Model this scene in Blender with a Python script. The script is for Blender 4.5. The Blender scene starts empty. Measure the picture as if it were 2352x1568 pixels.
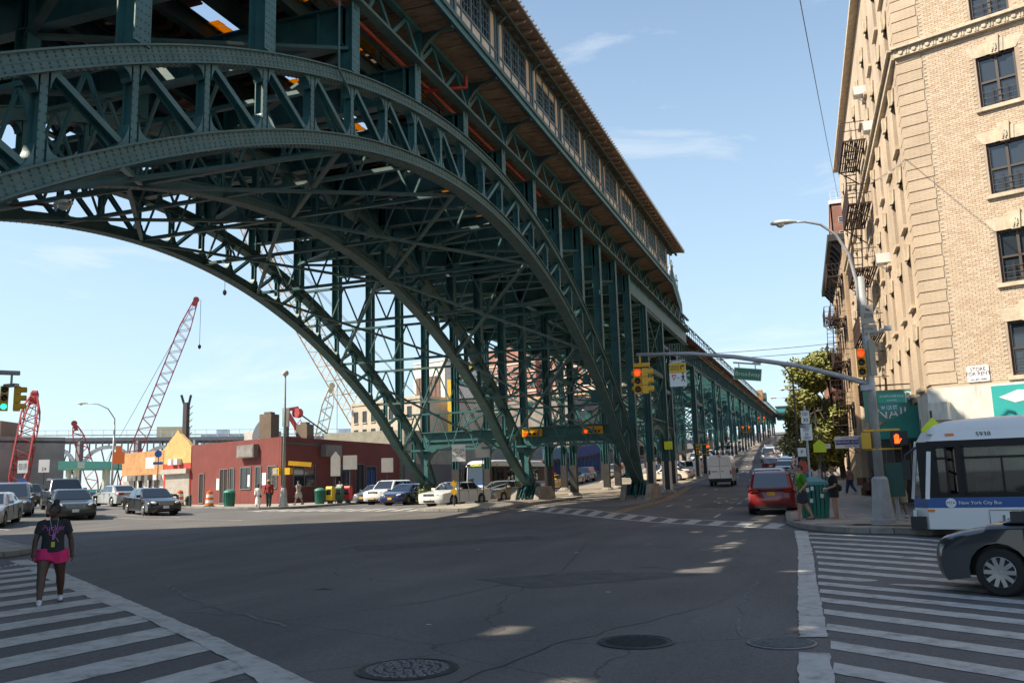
import bpy, bmesh, math, random
from mathutils import Vector, Matrix
random.seed(7)
R = math.radians
scene = bpy.context.scene
col = scene.collection
# ------------------------------------------------------------------ camera
cam_d = bpy.data.cameras.new('camera'); cam = bpy.data.objects.new('camera', cam_d); col.objects.link(cam)
cam_d.sensor_width = 36; cam_d.lens = 36*2000/2352; cam_d.clip_start = .1; cam_d.clip_end = 4000
def aim(pos, pitch, roll, yaw):
    p, r, y = R(pitch), R(roll), R(yaw)
    fw = Vector((-math.sin(y)*math.cos(p), math.cos(y)*math.cos(p), math.sin(p)))
    rt = Vector((math.cos(y), math.sin(y), 0)); up = rt.cross(fw)
    r2 = math.cos(r)*rt-math.sin(r)*up; u2 = math.sin(r)*rt+math.cos(r)*up
    m = Matrix((r2, u2, -fw)).transposed().to_4x4(); m.translation = Vector(pos)
    cam.matrix_world = m
aim((0, 0, 1.75), 9.25, 1.6, 19.7)
scene.camera = cam
# ------------------------------------------------------------------ light
SUN = Vector((-.84, -.54, 0)).normalized(); EL = R(44)
sun_vec = Vector((SUN.x*math.cos(EL), SUN.y*math.cos(EL), math.sin(EL)))      # towards the sun
world = bpy.data.worlds.new('World'); scene.world = world; world.use_nodes = True
wn, wl = world.node_tree.nodes, world.node_tree.links
wn.clear()
wo = wn.new('ShaderNodeOutputWorld'); bg = wn.new('ShaderNodeBackground')
sky = wn.new('ShaderNodeTexSky'); sky.sky_type = 'NISHITA'; sky.sun_disc = False
sky.sun_elevation = EL; sky.sun_rotation = math.atan2(sun_vec.x, sun_vec.y)
sky.air_density = 1.0; sky.dust_density = .3; sky.ozone_density = 2.0
bg.inputs['Strength'].default_value = .12
tc = wn.new('ShaderNodeTexCoord')
mp = wn.new('ShaderNodeMapping'); mp.inputs['Scale'].default_value = (1.6, 1.6, 6.5); mp.inputs['Location'].default_value = (.35, .2, .1)
nz = wn.new('ShaderNodeTexNoise'); nz.inputs['Scale'].default_value = 2.3; nz.inputs['Detail'].default_value = 9; nz.inputs['Roughness'].default_value = .62
nz.inputs['Distortion'].default_value = .6
cr = wn.new('ShaderNodeValToRGB'); cr.color_ramp.elements[0].position = .56; cr.color_ramp.elements[1].position = .8
mx = wn.new('ShaderNodeMix'); mx.data_type = 'RGBA'
sc_ = wn.new('ShaderNodeMath'); sc_.operation = 'MULTIPLY'; sc_.inputs[1].default_value = .55
wl.new(tc.outputs['Generated'], mp.inputs['Vector']); wl.new(mp.outputs[0], nz.inputs['Vector'])
wl.new(nz.outputs['Fac'], cr.inputs['Fac']); wl.new(cr.outputs['Color'], sc_.inputs[0])
# pale summer haze thickening towards the horizon all round
sxyz = wn.new('ShaderNodeSeparateXYZ'); wl.new(tc.outputs['Generated'], sxyz.inputs[0])
hz = wn.new('ShaderNodeMapRange'); hz.interpolation_type = 'SMOOTHSTEP'; hz.inputs[1].default_value = -.05; hz.inputs[2].default_value = .75; hz.inputs[3].default_value = .72; hz.inputs[4].default_value = .04
wl.new(sxyz.outputs[2], hz.inputs[0])
hm = wn.new('ShaderNodeMix'); hm.data_type = 'RGBA'; hm.inputs[7].default_value = (2.75, 3.85, 5.0, 1)
wl.new(hz.outputs[0], hm.inputs['Factor']); wl.new(sky.outputs[0], hm.inputs[6])
wl.new(sc_.outputs[0], mx.inputs['Factor']); wl.new(hm.outputs[2], mx.inputs[6])
mx.inputs[7].default_value = (4.6, 4.9, 5.4, 1)
wl.new(mx.outputs[2], bg.inputs['Color']); wl.new(bg.outputs[0], wo.inputs['Surface'])
sd = bpy.data.lights.new('sun', 'SUN'); sd.energy = 4.2; sd.angle = R(.53); sd.color = (1, .92, .80)
so = bpy.data.objects.new('sun', sd); col.objects.link(so)
so.rotation_euler = (-sun_vec).to_track_quat('-Z', 'Y').to_euler(); so.location = (-40, -30, 60)
vs = scene.view_settings; vs.view_transform = 'Standard'; vs.look = 'None'; vs.gamma = 1; vs.use_curve_mapping = False
try: vs.use_white_balance = True; vs.white_balance_temperature = 7000; vs.white_balance_tint = 8
except Exception: pass
vs.exposure = .92
scene.cycles.max_bounces = 8; scene.cycles.diffuse_bounces = 4
# ------------------------------------------------------------------ helpers
MATS = {}
def mat(name, c=(.5, .5, .5), rough=.6, metal=0, var=.0, vs_=1.5, bump=0., bs=30., spec=.5, emit=None, es=1, alpha=1, c2=None, trans=0, coat=0, obj=False, detail=6, stretch=None):
    if name in MATS: return MATS[name]
    m = bpy.data.materials.new(name); m.use_nodes = True; nt = m.node_tree; b = nt.nodes['Principled BSDF']
    b.inputs['Roughness'].default_value = rough; b.inputs['Metallic'].default_value = metal
    b.inputs['Specular IOR Level'].default_value = spec
    b.inputs['Base Color'].default_value = (*c, 1)
    if coat: b.inputs['Coat Weight'].default_value = coat; b.inputs['Coat Roughness'].default_value = .04
    if trans: b.inputs['Transmission Weight'].default_value = trans
    if emit: b.inputs['Emission Color'].default_value = (*emit, 1); b.inputs['Emission Strength'].default_value = es
    t = nt.nodes.new('ShaderNodeTexCoord'); src = t.outputs['Object']
    if stretch:
        mpn = nt.nodes.new('ShaderNodeMapping'); mpn.inputs['Scale'].default_value = stretch; nt.links.new(src, mpn.inputs[0]); src = mpn.outputs[0]
    if var or c2:
        n = nt.nodes.new('ShaderNodeTexNoise'); n.inputs['Scale'].default_value = vs_; n.inputs['Detail'].default_value = detail; n.inputs['Roughness'].default_value = .65
        nt.links.new(src, n.inputs['Vector'])
        r = nt.nodes.new('ShaderNodeValToRGB'); r.color_ramp.elements[0].position = .35; r.color_ramp.elements[1].position = .68
        a = c; d = c2 if c2 else tuple(x*(1-var) for x in c); hi = tuple(min(1, x*(1+var*.6)) for x in c)
        r.color_ramp.elements[0].color = (*d, 1); r.color_ramp.elements[1].color = (*(a if c2 else hi), 1)
        nt.links.new(n.outputs['Fac'], r.inputs['Fac']); nt.links.new(r.outputs['Color'], b.inputs['Base Color'])
    if bump:
        n2 = nt.nodes.new('ShaderNodeTexNoise'); n2.inputs['Scale'].default_value = bs; n2.inputs['Detail'].default_value = 4
        nt.links.new(src, n2.inputs['Vector'])
        bp = nt.nodes.new('ShaderNodeBump'); bp.inputs['Strength'].default_value = bump; bp.inputs['Distance'].default_value = .02
        nt.links.new(n2.outputs['Fac'], bp.inputs['Height']); nt.links.new(bp.outputs[0], b.inputs['Normal'])
    MATS[name] = m; return m
def nodes_of(m): return m.node_tree.nodes, m.node_tree.links, m.node_tree.nodes['Principled BSDF']
class MB:
    def __init__(s): s.v = []; s.f = []; s.mi = []; s.m = 0
    def add(s, vs, fs):
        o = len(s.v); s.v += [tuple(v) for v in vs]; s.f += [tuple(i+o for i in f) for f in fs]; s.mi += [s.m]*len(fs); return s
    def box(s, c, d, rz=0, M=None):
        x, y, z = [k/2 for k in d]
        vs = [Vector((a*x, b*y, e*z)) for a in (-1, 1) for b in (-1, 1) for e in (-1, 1)]
        if rz: rm = Matrix.Rotation(rz, 3, 'Z'); vs = [rm@v for v in vs]
        if M is not None: vs = [M@v for v in vs]
        vs = [v+Vector(c) for v in vs]
        return s.add(vs, [(0, 1, 3, 2), (4, 6, 7, 5), (0, 4, 5, 1), (2, 3, 7, 6), (0, 2, 6, 4), (1, 5, 7, 3)])
    def bar(s, a, b, w, h, up=(0, 0, 1)):
        a, b = Vector(a), Vector(b); d = (b-a)
        if d.length < 1e-6: return s
        d.normalize(); u = Vector(up)
        if abs(d.dot(u)) > .995: u = Vector((1, 0, 0))
        sd_ = d.cross(u).normalized(); u = sd_.cross(d)
        vs = []
        for p in (a, b):
            for i, j in ((-1, -1), (1, -1), (1, 1), (-1, 1)): vs.append(p+sd_*(i*w/2)+u*(j*h/2))
        return s.add(vs, [(0, 1, 2, 3), (7, 6, 5, 4), (0, 4, 5, 1), (1, 5, 6, 2), (2, 6, 7, 3), (3, 7, 4, 0)])
    def ibar(s, a, b, w, h, up=(0, 0, 1), t=.03):
        a, b = Vector(a), Vector(b); d = (b-a).normalized(); u = Vector(up)
        if abs(d.dot(u)) > .995: u = Vector((1, 0, 0))
        sd_ = d.cross(u).normalized(); u = sd_.cross(d)
        s.bar(a, b, t, h-2*t, u); s.bar(a+u*(h/2-t/2), b+u*(h/2-t/2), w, t, u); s.bar(a-u*(h/2-t/2), b-u*(h/2-t/2), w, t, u); return s
    def tube(s, path, r, n=8, cap=True):
        path = [Vector(p) for p in path]; rs = r if isinstance(r, (list, tuple)) else [r]*len(path)
        rings = []; prev = None
        for i, p in enumerate(path):
            d = (path[min(i+1, len(path)-1)]-path[max(i-1, 0)]).normalized()
            if prev is None:
                u = Vector((0, 0, 1)) if abs(d.z) < .9 else Vector((1, 0, 0))
                a = d.cross(u).normalized()
            else:
                a = (prev-d*prev.dot(d)).normalized()
            prev = a; b = d.cross(a)
            rings.append([p+(a*math.cos(2*math.pi*k/n)+b*math.sin(2*math.pi*k/n))*rs[i] for k in range(n)])
        vs = [v for q in rings for v in q]; fs = []
        for i in range(len(path)-1):
            for k in range(n): fs.append((i*n+k, i*n+(k+1) % n, (i+1)*n+(k+1) % n, (i+1)*n+k))
        if cap: fs.append(tuple(range(n-1, -1, -1))); fs.append(tuple(range((len(path)-1)*n, len(path)*n)))
        return s.add(vs, fs)
    def cyl(s, a, b, r0, r1=None, n=12): return s.tube([a, b], [r0, r0 if r1 is None else r1], n)
    def lathe(s, c, prof, n=16, M=None):
        vs = []; fs = []
        for (r, z) in prof:
            for k in range(n):
                v = Vector((r*math.cos(2*math.pi*k/n), r*math.sin(2*math.pi*k/n), z)); v = (M@v if M is not None else v)+Vector(c); vs.append(v)
        m = len(prof)
        for i in range(m-1):
            for k in range(n): fs.append((i*n+k, i*n+(k+1) % n, (i+1)*n+(k+1) % n, (i+1)*n+k))
        fs.append(tuple(range(n-1, -1, -1))); fs.append(tuple(range((m-1)*n, m*n)))
        return s.add(vs, fs)
    def prism(s, pts, off):
        n = len(pts); pts = [Vector(p) for p in pts]; off = Vector(off)
        fs = [tuple(range(n-1, -1, -1)), tuple(range(n, 2*n))]+[(i, (i+1) % n, n+(i+1) % n, n+i) for i in range(n)]
        return s.add(pts+[p+off for p in pts], fs)
    def grid(s, rows, close=False):
        n = len(rows[0]); fs = []
        for i in range(len(rows)-1):
            for k in range(n-1+(1 if close else 0)): fs.append((i*n+k, i*n+(k+1) % n, (i+1)*n+(k+1) % n, (i+1)*n+k))
        return s.add([v for r_ in rows for v in r_], fs)
    def mesh(s, name, mats, smooth=False):
        me = bpy.data.meshes.new(name); me.from_pydata([tuple(v) for v in s.v], [], s.f)
        for m in (mats if isinstance(mats, (list, tuple)) else [mats]): me.materials.append(m)
        if any(s.mi):
            me.polygons.foreach_set('material_index', s.mi)
        if smooth: me.polygons.foreach_set('use_smooth', [True]*len(me.polygons))
        me.update(); return me
    def build(s, name, mats, parent=None, smooth=False, kind=None, fix=False):
        me = s.mesh(name, mats, smooth)
        if fix:
            bm = bmesh.new(); bm.from_mesh(me); bmesh.ops.recalc_face_normals(bm, faces=bm.faces); bm.to_mesh(me); bm.free()
        return link(name, me, parent, kind)
def link(name, me, parent=None, kind=None):
    o = bpy.data.objects.new(name, me); col.objects.link(o)
    if parent is not None:
        o.parent = parent
        if parent.get('_w'): o.matrix_parent_inverse = Matrix.Translation(-parent.location)
    if kind: o['kind'] = kind
    return o
def thing(name, label, cat, loc=(0, 0, 0), rz=0, group=None, worldspace=False):
    o = bpy.data.objects.new(name, None); col.objects.link(o); o.empty_display_size = .3
    o.location = loc; o.rotation_euler = (0, 0, rz); o['label'] = label; o['category'] = cat
    if group: o['group'] = group
    if worldspace: o['_w'] = 1
    return o
def tag(o, label, cat, group=None):
    o['label'] = label; o['category'] = cat
    if group: o['group'] = group
    return o
def dup(root, loc, rz, label, group=None):
    def cp(o, par):
        c = o.copy(); col.objects.link(c); c.parent = par
        for k in o.children: cp(k, c)
        return c
    r = cp(root, None); r.location = loc; r.rotation_euler = (0, 0, rz); r['label'] = label
    if group: r['group'] = group
    return r
def text_mesh(txt, size, align='CENTER', ext=.002, squeeze=1):
    cu = bpy.data.curves.new('t', 'FONT'); cu.body = txt; cu.size = size; cu.align_x = align; cu.align_y = 'CENTER'; cu.extrude = ext
    cu.space_line = .85; cu.resolution_u = 3
    o = bpy.data.objects.new('t', cu)
    me = bpy.data.meshes.new_from_object(o)
    bpy.data.objects.remove(o); bpy.data.curves.remove(cu)
    if squeeze != 1: me.transform(Matrix.Diagonal((squeeze, 1, 1, 1)))
    return me
def text(txt, size, pos, xdir, m, parent=None, updir=(0, 0, 1), name='lettering', **k):
    me = text_mesh(txt, size, **k); x = Vector(xdir).normalized(); u = Vector(updir); n = x.cross(u).normalized(); u = n.cross(x)
    M = Matrix((x, u, n)).transposed().to_4x4(); M.translation = Vector(pos); me.transform(M)
    me.materials.append(m); return link(name, me, parent)
# ------------------------------------------------------------------ terrain
QS = [-1e4, 15, 26, 37, 49, 60, 74, 88, 94, 109, 124, 141, 157, 172, 187, 240, 275, 312, 400, 1e4]
GS = [0, 0, .22, .45, .52, .72, 1.1, 1.72, 2.0, 3.2, 4.6, 5.9, 7.1, 8.3, 9.5, 13.5, 16, 17.2, 17, 17]
def interp(x, X, Y):
    for i in range(len(X)-1):
        if x <= X[i+1]: return Y[i]+(Y[i+1]-Y[i])*(x-X[i])/(X[i+1]-X[i])
    return Y[-1]
def g(x, y):
    q0 = .358*x+.934*y; k = min(1, max(0, (y-12)/6)); q = q0+(max(q0, min(q0+.85*max(0, -x-12), 44))-q0)*k
    v = interp(q, QS, GS); w = min(1, max(0, (x+95)/45)); w = w*w*(3-2*w)
    v = v if v < .5 else .5+(v-.5)*w
    e2 = min(1, max(0, (x-1.5)/3))*interp(q0, [-1e4, 15, 26, 34, 44, 1e4], [0, 0, .2, .14, 0, 0])
    e = e2+min(1, max(0, (x+11)/5))*interp(q0, [-1e4, 24, 34, 66, 95, 1e4], [0, 0, 1, 1, 0, 0])*.24
    return v-e+min(.5, max(0, -x-32)*.03)*min(1, max(0, (35-q0)/6))*k
U125 = Vector((-.934, .358, 0))
# ------------------------------------------------------------------ ground
asph = mat('asphalt', (.062, .06, .06), .85, var=.0)
def asphalt_nodes():
    n, l, b = nodes_of(asph)
    t = n.new('ShaderNodeTexCoord')
    big = n.new('ShaderNodeTexNoise'); big.inputs['Scale'].default_value = .16; big.inputs['Detail'].default_value = 5
    mp_ = n.new('ShaderNodeMapping'); mp_.inputs['Scale'].default_value = (.9, .22, 1); mp_.inputs['Rotation'].default_value = (0, 0, R(60))
    st = n.new('ShaderNodeTexNoise'); st.inputs['Scale'].default_value = .8; st.inputs['Detail'].default_value = 6
    fi = n.new('ShaderNodeTexNoise'); fi.inputs['Scale'].default_value = 30; fi.inputs['Detail'].default_value = 3
    vo = n.new('ShaderNodeTexVoronoi'); vo.inputs['Scale'].default_value = 85
    l.new(t.outputs['Object'], big.inputs['Vector']); l.new(t.outputs['Object'], mp_.inputs[0]); l.new(mp_.outputs[0], st.inputs['Vector'])
    l.new(t.outputs['Object'], fi.inputs['Vector']); l.new(t.outputs['Object'], vo.inputs['Vector'])
    a = n.new('ShaderNodeMix'); a.data_type = 'RGBA'; a.inputs[6].default_value = (.093, .088, .086, 1); a.inputs[7].default_value = (.158, .147, .139, 1)
    s1_ = n.new('ShaderNodeMath'); s1_.operation = 'ADD'; l.new(big.outputs['Fac'], s1_.inputs[0]); l.new(st.outputs['Fac'], s1_.inputs[1])
    s2_ = n.new('ShaderNodeMapRange'); s2_.inputs[1].default_value = .75; s2_.inputs[2].default_value = 1.3; l.new(s1_.outputs[0], s2_.inputs[0])
    l.new(s2_.outputs[0], a.inputs['Factor'])
    c2_ = n.new('ShaderNodeMix'); c2_.data_type = 'RGBA'; c2_.blend_type = 'OVERLAY'; c2_.inputs['Factor'].default_value = .75
    l.new(a.outputs[2], c2_.inputs[6]); l.new(fi.outputs['Color'], c2_.inputs[7])
    bw = n.new('ShaderNodeRGBToBW'); l.new(fi.outputs['Color'], bw.inputs[0]); l.new(bw.outputs[0], c2_.inputs[7])
    vc = n.new('ShaderNodeTexVoronoi'); vc.feature = 'DISTANCE_TO_EDGE'; vc.inputs['Scale'].default_value = .16
    wob = n.new('ShaderNodeTexNoise'); wob.inputs['Scale'].default_value = .9; wob.inputs['Detail'].default_value = 5
    wm = n.new('ShaderNodeMix'); wm.data_type = 'RGBA'; wm.blend_type = 'ADD'; wm.inputs['Factor'].default_value = .9
    l.new(t.outputs['Object'], wob.inputs['Vector']); l.new(t.outputs['Object'], wm.inputs[6]); l.new(wob.outputs['Color'], wm.inputs[7]); l.new(wm.outputs[2], vc.inputs['Vector'])
    vr = n.new('ShaderNodeMapRange'); vr.inputs[1].default_value = .0; vr.inputs[2].default_value = .0035; vr.inputs[3].default_value = .45; vr.inputs[4].default_value = 1
    l.new(vc.outputs['Distance'], vr.inputs[0])
    fm = n.new('ShaderNodeMix'); fm.data_type = 'RGBA'; fm.blend_type = 'MULTIPLY'; fm.inputs['Factor'].default_value = 1
    l.new(c2_.outputs[2], fm.inputs[6]); l.new(vr.outputs[0], fm.inputs[7])
    l.new(fm.outputs[2], b.inputs['Base Color'])
    bp = n.new('ShaderNodeBump'); bp.inputs['Strength'].default_value = .5; bp.inputs['Distance'].default_value = .01
    l.new(vo.outputs['Distance'], bp.inputs['Height']); l.new(bp.outputs[0], b.inputs['Normal'])
asphalt_nodes()
def frange(a, b, s): return [a+s*i for i in range(int(round((b-a)/s))+1)]
xs = [-3000, -1200, -700, -450]+frange(-300, -100, 20)+frange(-96, -44, 4)+frange(-42, 12, 1.5)+frange(14, 60, 4)+[80, 120, 200, 400, 900, 3000]
ys = [-3000, -900, -300, -120]+frange(-60, 0, 10)+frange(1.5, 62, 1.5)+frange(64, 130, 3)+frange(134, 330, 7)+[345, 370, 400, 460, 600, 1000, 3000]
mb = MB(); mb.grid([[(x, y, g(x, y)) for x in xs] for y in ys])
gr = mb.build('ground', asph, kind='structure')
# painted markings --------------------------------------------------
def paint_mat(name, c, wear=.55):
    m = mat(name, c, .7); n, l, b = nodes_of(m)
    t = n.new('ShaderNodeTexCoord'); a = n.new('ShaderNodeTexNoise'); a.inputs['Scale'].default_value = 3.2; a.inputs['Detail'].default_value = 10; a.inputs['Roughness'].default_value = .75
    l.new(t.outputs['Object'], a.inputs['Vector'])
    r = n.new('ShaderNodeValToRGB'); r.color_ramp.elements[0].position = wear-.25; r.color_ramp.elements[0].color = (.13, .125, .12, 1)
    e = r.color_ramp.elements[1]; e.position = wear-.06; e.color = (*[k*.8 for k in c], 1)
    e2 = r.color_ramp.elements.new(wear+.12); e2.color = (*c, 1)
    l.new(a.outputs['Fac'], r.inputs['Fac']); l.new(r.outputs['Color'], b.inputs['Base Color']); return m
white_p = paint_mat('road paint white', (.56, .54, .50), .545); yellow_p = paint_mat('road paint yellow', (.55, .28, .04), .5)
def drape(pts_a, pts_b, name, m, parent, dz=.006, steps=10, ragged=.0):
    """strip between two polylines laid on the road"""
    mb = MB(); rows = []
    def along(P, t):
        L = [0]
        for i in range(len(P)-1): L.append(L[-1]+math.dist(P[i], P[i+1]))
        s = t*L[-1]
        for i in range(len(P)-1):
            if s <= L[i+1]+1e-9:
                k = (s-L[i])/max(1e-9, L[i+1]-L[i]); return [P[i][j]+(P[i+1][j]-P[i][j])*k for j in (0, 1)]
        return P[-1]
    for i in range(steps+1):
        a = along(pts_a, i/steps); b = along(pts_b, i/steps); row = []
        for k in (0, 1):
            x, y = (a, b)[k]; x += random.uniform(-1, 1)*ragged; y += random.uniform(-1, 1)*ragged
            row.append((x, y, g(x, y)+dz))
        rows.append(row)
    mb.grid(rows); return mb.build(name, m, parent)
def strip(a, b, w, name, m, parent, dz=.006, steps=8, ragged=0):
    d = Vector((b[0]-a[0], b[1]-a[1])).normalized(); n = Vector((-d.y, d.x))*w/2
    return drape([(a[0]+n.x, a[1]+n.y), (b[0]+n.x, b[1]+n.y)], [(a[0]-n.x, a[1]-n.y), (b[0]-n.x, b[1]-n.y)], name, m, parent, dz, steps, ragged)
def marking_root(name):
    o = thing(name, '', ''); del o['label']; del o['category']; o['kind'] = 'structure'; return o
# left crosswalk
cw = marking_root('crosswalk')
drape([(-21, 18.6), (-19.43, 17.57), (-17.23, 16.19), (-12.11, 12.59), (-9.01, 10.41), (-6.89, 8.92), (-4.61, 7.22), (-3.6, 6.4)], [(-21.2, 18.2), (-19.81, 17.37), (-14.64, 13.75), (-11.8, 11.83), (-9.75, 10.55), (-7.45, 8.95), (-5.97, 7.87), (-4.0, 6.1)], 'border', white_p, cw, .009, 110, .014)
x = -20.4
while x < -5.2:
    y = 10.24+(x+9.31)*-.70; w = .62
    drape([(x, y), (x-.42-.01*0, y-3.4)], [(x+w, y-w*.7), (x+w-.5, y-w*.7-3.4)], 'stripe', white_p, cw, .006, 26, .013); x += 1.19
# right crosswalk
cw = marking_root('crosswalk')
drape([(-1.14, 26.9), (-.83, 20.75), (-.70, 16.5), (-.57, 12.68), (-.47, 10.39)], [(-.78, 26.6), (-.53, 20.72), (-.40, 16.4), (-.26, 12.73), (-.18, 10.44)], 'border', white_p, cw, .009, 120, .013)
drape([(-.46, 9.53), (-.41, 8.19), (-.3, 6)], [(-.16, 9.52), (-.12, 8.41), (0, 6)], 'border', white_p, cw, .009, 20, .014)
SR = [(-.76, 25.9), (-.70, 24.6), (-.62, 23.3), (-.55, 22.1), (-.5, 21.0), (-.45, 19.9), (-.42, 18.8), (-.40, 17.75), (-.385, 16.75), (-.36, 15.75), (-.33, 14.75), (-.30, 13.75), (-.26, 12.6), (-.22, 11.4), (-.18, 10.25), (-.15, 9.1), (-.1, 7.95), (-.05, 6.8)]
for (x0, y0) in SR:
    w = .46; L = 3.9; dx, dy = .8*L, -.6*L
    drape([(x0+.02, y0), (x0+.02+dx, y0+dy)], [(x0+.02, y0-w), (x0+.02+dx, y0-w+dy)], 'stripe', white_p, cw, .006, 28, .011)
# far crosswalk over Broadway
cw = marking_root('crosswalk')
A0, A1, B0, B1 = (-16.4, 43.6), (-1.5, 27.9), (-17.9, 48.6), (-1.9, 31.4)
strip(A0, A1, .28, 'border', white_p, cw, .009, 30, .02); strip(B0, B1, .24, 'border', white_p, cw, .009, 30, .02)
for i in range(15):
    t0 = (i+.3)/15; t1 = t0+.032
    def L2(P, Q_, t): return (P[0]+(Q_[0]-P[0])*t, P[1]+(Q_[1]-P[1])*t)
    drape([L2(A0, A1, t0), L2(B0, B1, t0+.035)], [L2(A0, A1, t1), L2(B0, B1, t1+.035)], 'stripe', white_p, cw, .006, 8, .015)
# crosswalk in front of the cars by the west roadway, and stop lines
cw = marking_root('crosswalk')
A0, A1, B0, B1 = (-33.5, 45.0), (-20.6, 41.8), (-34.6, 49.0), (-21.4, 45.9)
strip(A0, A1, .25, 'border', white_p, cw, .009, 20, .02); strip(B0, B1, .25, 'border', white_p, cw, .009, 20, .02)
for i in range(12):
    t0 = (i+.3)/12; t1 = t0+.04
    drape([L2(A0, A1, t0), L2(B0, B1, t0)], [L2(A0, A1, t1), L2(B0, B1, t1)], 'stripe', white_p, cw, .006, 6, .015)
# hatching under the viaduct
cw = marking_root('hatched_area')
for i in range(11):
    y = 44.5+i*1.15
    strip((-18.2, y+3.4), (-10.4, y), .22, 'stripe', white_p, cw, .006, 8, .02)
# lane lines
ln = marking_root('lane_markings')
def SX(y): return -.0295*(y-35)      # the street drifts a little west of the viaduct
for a, b in (((-9.3, 38.5), (-9.5, 46)), ((-9.5, 46), (-9.9, 55)), ((-9.9, 55), (-11.0, 68)), ((-11.0, 68), (-12.1, 80))):
    for o in (-.14, .14): strip((a[0]+o, a[1]), (b[0]+o, b[1]), .13, 'yellow_line', yellow_p, ln, .008, 8, .012)
for y in frange(37, 250, 7):
    strip((SX(y)-4.6, y), (SX(y+2.6)-4.6, y+2.6), .14, 'lane_dash', white_p, ln, .008, 3)
for y in frange(46, 250, 9):
    strip((SX(y)-7.9, y), (SX(y+2.4)-7.9, y+2.4), .13, 'lane_dash', white_p, ln, .008, 3)
for a, b in (((-46, 38), (-26, 34.6)), ((-60, 43.4), (-32, 37.6)), ((-45, 31), (-33, 28.2))): strip(a, b, .13, 'lane_line', white_p, ln, .008, 12)
for w_, y in (('ONLY', 60), ('BUS', 68)): pass
for k in range(14):    # worn turn-lane lettering
    x = random.choice((-6.4, -3.0))+random.uniform(-.9, .9); y = random.uniform(52, 60)
    strip((x, y), (x+random.uniform(-.4, .4), y+random.uniform(.6, 1.6)), .14, 'worn_arrow', white_p, ln, .008, 2)
# sidewalks ----------------------------------------------------------
conc = mat('sidewalk concrete', (.36, .32, .27), .85, var=.28, vs_=1.1, bump=.25, bs=60)
conc_d = mat('sidewalk joint', (.12, .11, .1), .9)
kerbm = mat('kerb stone', (.25, .24, .22), .8, var=.3, vs_=2, bump=.3, bs=40)
def slab_poly(name, poly, h=.15, m=None, res=2.0, kerb=True):
    """raised pavement following the terrain: boundary polygon in plan"""
    bm = bmesh.new(); P = []
    for i in range(len(poly)):
        a, b = Vector(poly[i]), Vector(poly[(i+1) % len(poly)]); n = max(1, int((b-a).length/res))
        P += [a+(b-a)*k/n for k in range(n)]
    vs_ = [bm.verts.new((p.x, p.y, 0)) for p in P]; f = bm.faces.new(vs_); f.normal_update()
    if f.normal.z < 0: f.normal_flip()
    bmesh.ops.triangulate(bm, faces=[f])
    for it in range(3):
        ed = [e for e in bm.edges if e.calc_length() > res*2.2]
        if not ed: break
        bmesh.ops.subdivide_edges(bm, edges=ed, cuts=1)
    top = list(bm.faces); ext = bmesh.ops.extrude_face_region(bm, geom=top)
    up = [v for v in ext['geom'] if isinstance(v, bmesh.types.BMVert)]
    ups = set(up)
    for v in bm.verts: v.co.z = g(v.co.x, v.co.y)+(h if v in ups else -.12)
    bmesh.ops.recalc_face_normals(bm, faces=bm.faces)
    me = bpy.data.meshes.new(name); bm.to_mesh(me); bm.free(); me.materials.append(m or conc)
    o = link(name, me, None, 'structure')
    if kerb:
        n = len(P); mbk = MB()
        for i in range(n):
            a, b = P[i], P[(i+1) % n]; d = (b-a); 
            if d.length < 1e-4: continue
            za, zb = g(a.x, a.y), g(b.x, b.y)
            mbk.bar((a.x, a.y, za+h-.06), (b.x, b.y, zb+h-.06), .17, .14)
        mbk.build('kerb', kerbm, o)
    return o
def FX(y): return 3.4-.0295*(y-32.5)
def curve(a, c_, b, n=8): return [((1-t)**2*a[0]+2*t*(1-t)*c_[0]+t*t*b[0], (1-t)**2*a[1]+2*t*(1-t)*c_[1]+t*t*b[1]) for t in [i/n for i in range(n+1)]]
east = slab_poly('sidewalk', curve((-1.45, 31.0), (-.9, 25.2), (1.4, 25.1))+[(2.3, 25.3), (3.3, 27.7), (16, 25.2), (30, 21), (32, 24), (12, 33), (6, 45)]+[(FX(y)+3, y) for y in (60, 100, 150, 200, 240)]+[(-1.7+SX(y), y) for y in (240, 200, 160, 120, 90, 60, 45, 36)])
# flags of the corner pavement
for ix in range(3):
    for iy in range(12):
        y0 = 27.4+iy*1.62; x0 = SX(y0)-1.35+ix*1.6
        if ix == 0 and iy == 0: x0 += .5
        mb = MB(); z = [g(x0+a, y0+b)+.15 for a in (.02, 1.58) for b in (.02, 1.6)]
        dzz = .006+random.uniform(0, .006)
        v4 = [(x0+.012, y0+.012), (x0+1.588, y0+.012), (x0+1.588, y0+1.608), (x0+.012, y0+1.608)]
        mb.prism([(a, b, g(a, b)+.13) for a, b in v4], (0, 0, .022+dzz)); mb.build('paving_flag', conc, east)
west = slab_poly('sidewalk', [(-75, 58.5), (-52, 52.6), (-41.7, 49.9)]+curve((-38, 49.0), (-33.6, 47.8), (-33.8, 52))+[(-35, 60), (-37, 90), (-40, 130), (-46, 130), (-44, 62), (-60, 69), (-80, 76)])
nose = slab_poly('traffic_island', curve((-20.6, 42.6), (-20.4, 40.4), (-17.6, 40.6), 5)+curve((-16.2, 41.0), (-15.5, 42.2), (-16.2, 43.6), 4)+[(-16.6, 50), (-17.2, 62), (-21.2, 62), (-20.8, 50)], .15)
isl = slab_poly('traffic_island', curve((-22.3, 18.9), (-22.3, 20.6), (-24.4, 21.2), 6)+[(-30, 24.5), (-33, 22.5)], .15)
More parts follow.
